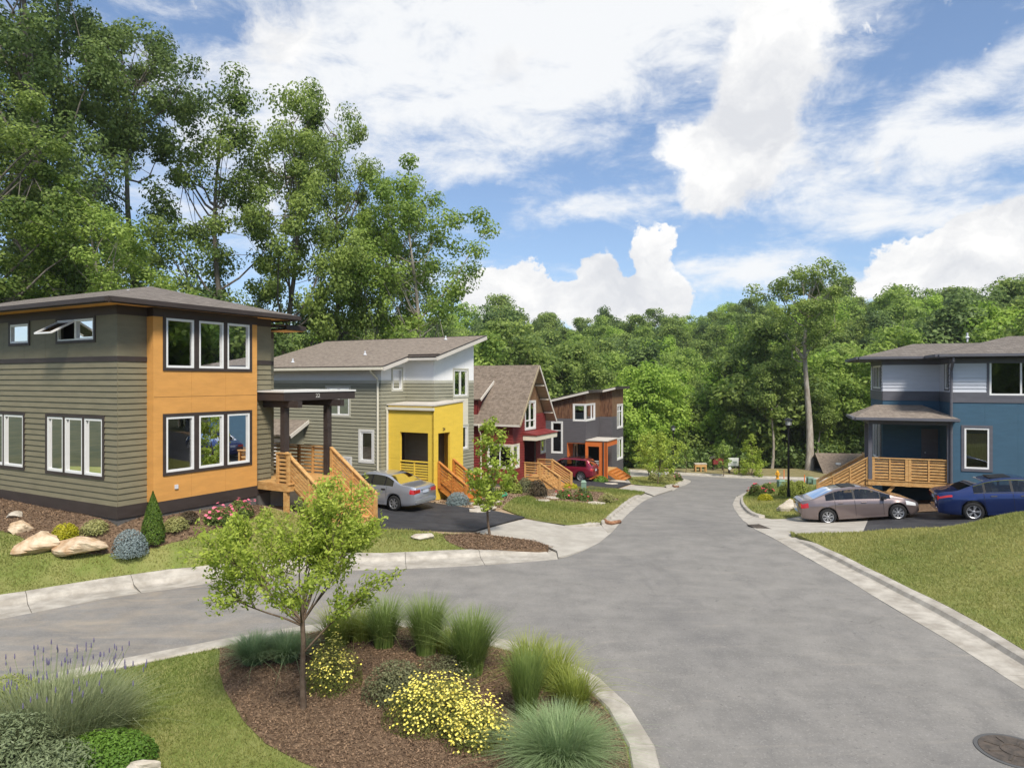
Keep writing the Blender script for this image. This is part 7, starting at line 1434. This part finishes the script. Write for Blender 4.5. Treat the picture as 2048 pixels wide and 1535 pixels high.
M_signw = mat('sign_white', (0.78, 0.80, 0.76), None, rough=.5); M_signg = mat('sign_green', (0.22, 0.42, 0.14), None, rough=.6); M_post = mat('sign_post_brown', (0.035, 0.022, 0.020), None, rough=.7); M_txt = mat('sign_ink', (0.25, 0.34, 0.25), None, rough=.7)
def info_sign():
    x, y = at(1467, 70.6); z = g1(x, y) + .05; o = tag(empty('information_board', (x, y, z)), 'white information board with green leaf emblem on dark posts', 'sign')
    mb = MB(); mb.box(-.56, .56, -.03, .03, .78, 1.62); mb.build('panel', M_signw, o)
    for s in (-.48, .58): mb = MB(); mb.box(s - .06, s + .06, -.05, .06, -.1, .78 if s < 0 else 1.63); mb.build('post', M_post, o)
    mb = MB(); 
    for k in range(6): a = -.9 + k * .36; c = Vector((-.26 + .10 * math.sin(a), -.035, 1.20 + .14 * math.cos(a))); mb.prism([c + Vector((-.03, 0, -.05)), c + Vector((.03, 0, -.03)), c + Vector((.05, 0, .06)), c + Vector((-.02, 0, .06))], (0, -.006, 0))
    mb.box(-.275, -.255, -.041, -.031, .95, 1.12); mb.build('emblem', M_signg, o); mb = MB(); mb.box(-.08, .34, -.04, -.031, 1.16, 1.24); mb.box(-.05, .28, -.04, -.031, 1.07, 1.11); mb.build('lettering', M_txt, o)
info_sign()
def round_sign():
    x, y = at(1459.5, 69.8); o = tag(empty('round_sign', (x, y, g1(x, y) + .05)), 'small round white sign on a dark post below the information board', 'sign'); mb = MB(); mb.box(-.05, .05, -.05, .05, -.1, .62); mb.build('post', M_post, o); mb = MB(); n = 20; mb.prism([(.17 * math.cos(2 * math.pi * i / n), -.06, .62 + .17 * math.sin(2 * math.pi * i / n)) for i in range(n)], (0, .02, 0)); mb.build('disc', M_signw, o)
round_sign()
def planter():
    x, y = at(1400.5, 72.2); o = tag(empty('wooden_planter', (x, y, g1(x, y) + .12)), 'raised wooden planter box on legs behind the far kerb', 'planter'); mb = MB(); mb.box(-.60, .60, -.3, .3, .48, .74); mb.build('box', M_cedar, o); mb = MB(); mb.box(-.62, .62, -.32, .32, .742, .86); mb.build('top_board', M_rock2, o)
    for x_ in (-.55, .0, .55):
        for y_ in (-.25, .25): mb = MB(); mb.box(x_ - .05, x_ + .05, y_ - .05, y_ + .05, -.1, .48); mb.build('leg', M_cedar, o)
planter()
def kiosk():
    x, y = at(1432, 73.5); o = tag(empty('mail_kiosk', (x, y, g1(x, y) - .1)), 'small reddish wooden kiosk with sloping roof behind young trees', 'kiosk'); mb = MB(); mb.box(-.35, .75, -.25, .25, .85, 1.55); mb.build('cabinet', M_red, o); mb = MB(); mb.hexa([(-.65, -.45, 1.42), (.95, -.45, 2.0), (.95, .45, 2.0), (-.65, .45, 1.42), (-.65, -.45, 1.50), (.95, -.45, 2.08), (.95, .45, 2.08), (-.65, .45, 1.50)]); mb.build('roof', M_flash, o)
    for x_ in (-.3, .7): mb = MB(); mb.box(x_ - .06, x_ + .06, -.06, .06, -.2, .85 if x_ < 0 else 1.9); mb.build('post', M_post, o)
kiosk()
M_ubox = mat('utility_green', (0.16, 0.26, 0.20), None, rough=.5); M_ugrey = mat('utility_grey', (0.30, 0.31, 0.31), None, rough=.5)
def ubox(px, py, w, d, h, label, m, name='utility_box', dz=.1):
    x, y, z = base(px, py, dz); o = tag(empty(name, (x, y, z)), label, 'utility box', 'utility boxes'); mb = MB(); mb.box(-w / 2, w / 2, -d / 2, d / 2, -.05, h * .85); mb.build('housing', m, o); mb = MB(); mb.hexa([(-w / 2 - .02, -d / 2 - .02, h * .85), (w / 2 + .02, -d / 2 - .02, h * .85), (w / 2 + .02, d / 2 + .02, h * .85), (-w / 2 - .02, d / 2 + .02, h * .85), (-w / 2 + .05, -d / 2 + .05, h), (w / 2 - .05, -d / 2 + .05, h), (w / 2 - .05, d / 2 - .05, h), (-w / 2 + .05, d / 2 - .05, h)]); mb.build('lid', m, o)
ubox(1312, 959, .7, .6, .62, 'left grey utility box on the far corner lawn', M_ugrey); ubox(1325, 960, .8, .6, .62, 'right grey utility box on the far corner lawn', M_ugrey); ubox(1318, 961, .28, .28, .7, 'green utility pedestal between the two grey boxes', M_ubox)
ubox(1167, 985, .30, .30, .75, 'pale green utility pedestal in the garden bed of the red house', M_ubox); ubox(1564, 975, .60, .5, .6, 'light green utility box near the lamp post bush', M_ubox); ubox(1620, 968, .45, .4, .62, 'green utility box at the foot of the timber stair', M_ubox); ubox(1629, 969, .35, .3, .5, 'brown-green utility box right of the green one', M_ubox)
def stake(px, py, label): x, y, z = base(px, py, .1); mb = MB(); mb.box(-.03, .03, -.02, .02, -.1, .75); mb.add([(-.03, 0, .75), (.03, 0, .75), (0, 0, .80)], [(0, 1, 2)]); o = mb.build('survey_stake', mat('stake_orange', (0.72, 0.16, 0.03), None)); o.location = (x, y, z); tag(o, label, 'stake', 'orange survey stakes')
stake(1609, 968, 'orange survey stake beside the green utility box'); stake(1568, 955, 'orange survey stake right of the hydrant')
M_iron = mat('cast_iron', (0.085, 0.072, 0.060), (0.15, 0.12, 0.095), 9, .6, .4, 40, metal=.3)
def manhole(x, y, label, r_=.40):
    z = g1(x, y) + .004; o = tag(empty('manhole_cover', (x, y, z)), label, 'manhole'); mb = MB(); mb.lathe([(r_ + .05, -.03), (r_ + .05, .004), (r_, .006), (r_, -.01)], 36); mb.F = mb.F[:-2]; mb.M = mb.M[:-2]; mb.build('frame', mat('asphalt_patch', (0.10, 0.10, 0.10), None, rough=.9), o)
    mb = MB(); mb.lathe([(r_ - .005, -.02), (r_ - .005, .008), (r_ - .06, .012), (.0, .012)], 36); mb.build('cover', M_iron, o); mb = MB(); mb.lathe([(.17, .012), (.17, .02), (.15, .02), (.15, .012)], 28); mb.F = mb.F[:-2]; mb.M = mb.M[:-2]
    for k in range(8): a = k * math.pi / 4; mb.bar((.18 * math.cos(a), .18 * math.sin(a), .015), ((r_ - .07) * math.cos(a), (r_ - .07) * math.sin(a), .015), .03, .012)
    mb.build('raised_pattern', M_iron, o)
x, y = G(2030, 1502); manhole(x, y, 'cast iron manhole cover in the road at the bottom right corner', .42)
def grate(px, py, label, ang):
    x, y = G(px, py); o = tag(empty('storm_drain_grate', (x, y, g1(x, y) + .02), ang), label, 'drain grate', 'storm drain grates'); mb = MB(); mb.box(-.46, .46, -.22, .22, -.03, .004); mb.build('sump', M_dark, o)
    for k in range(13): mb = MB(); mb.box(-.47 + k * .074, -.435 + k * .074, -.21, .21, .005, .02); mb.build('bar', M_iron, o)
    mb = MB(); mb.box(-.48, .48, .21, .25, .0, .022); mb.box(-.48, .48, -.25, -.21, .0, .022); mb.build('frame', M_iron, o)
grate(1519, 1055, 'iron storm drain grate at the right drive apron', R(-80))
M_straw = mat('straw_sock', (0.24, 0.11, 0.06), (0.36, 0.20, 0.11), 12, .95)
def sock(pts, label): P = [Vector((*G(px, py, .02), 0)) for px, py in pts]; mb = MB(); mb.tube([Vector((p.x, p.y, g1(p.x, p.y) + .07)) for p in P], .075, 8); tag(mb.build('silt_sock', M_straw, None, True), label, 'silt sock', 'silt socks at the drain inlets')
sock([(1209, 1042), (1213, 1046), (1222, 1048), (1240, 1045)], 'brown silt sock at the kerb below the middle lawn'); sock([(1346, 972), (1351, 974), (1357, 973.5)], 'brown silt sock at the far corner kerb'); sock([(1494, 982), (1500, 982.5), (1508, 982)], 'brown silt sock at the right corner kerb')
def hose():
    P = [G(px, py, .13) for px, py in ((1012, 992), (1004, 994), (998, 991), (1003, 988), (1012, 989), (1014, 994), (1000, 996))]; mb = MB(); mb.tube([Vector((a, b, g1(a, b) + .15 + .02 * i)) for i, (a, b) in enumerate(P)], .04, 6); tag(mb.build('garden_hose', mat('hose_green', (0.06, 0.34, 0.17), None), None, True), 'coiled green garden hose on the bed by the red house', 'hose')
hose()
# neighbouring house far down the slope
def far_house():
    x, y = at(1690, 70); o = tag(empty('far_house', (x, y, -5.5), R(-8)), 'low house with plain brown roof seen beyond the timber stair', 'house'); mb = MB(); mb.box(-1.8, 5, 0, 5, -3, .95); mb.build('wall', M_slate, o)
    roof(o, [[(-2.2, -.5, .85), (5.4, -.5, .85), (5.4, 2.6, 2.75), (-2.2, 2.6, 2.75)], [(5.4, 5.6, .85), (-2.2, 5.6, .85), (-2.2, 2.6, 2.75), (5.4, 2.6, 2.75)]], R3, .12); mb = MB(); mb.box(-.6, -.15, .8, 1.1, 1.72, 1.9); mb.build('roof_vent', M_pvc, o)
far_house()

# ------------------------------------------------------------------ air: thin summer haze between here and the far hill
def haze():
    m = bpy.data.materials.new('summer_haze'); m.use_nodes = True; nt = m.node_tree
    for n in list(nt.nodes): nt.nodes.remove(n)
    out = nt.nodes.new('ShaderNodeOutputMaterial'); v = nt.nodes.new('ShaderNodeVolumePrincipled'); v.inputs['Color'].default_value = (0.90, 0.95, 1.0, 1); v.inputs['Density'].default_value = HAZE; v.inputs['Anisotropy'].default_value = 0.2
    nt.links.new(v.outputs[0], out.inputs['Volume'])
    mb = MB(); mb.box(-440, 440, -75, 1520, -60, 42); o = mb.build('haze', m); tag(o, 'thin pale summer haze filling the air over the whole place', 'haze', kind='stuff')
HAZE = 0.00022
haze()
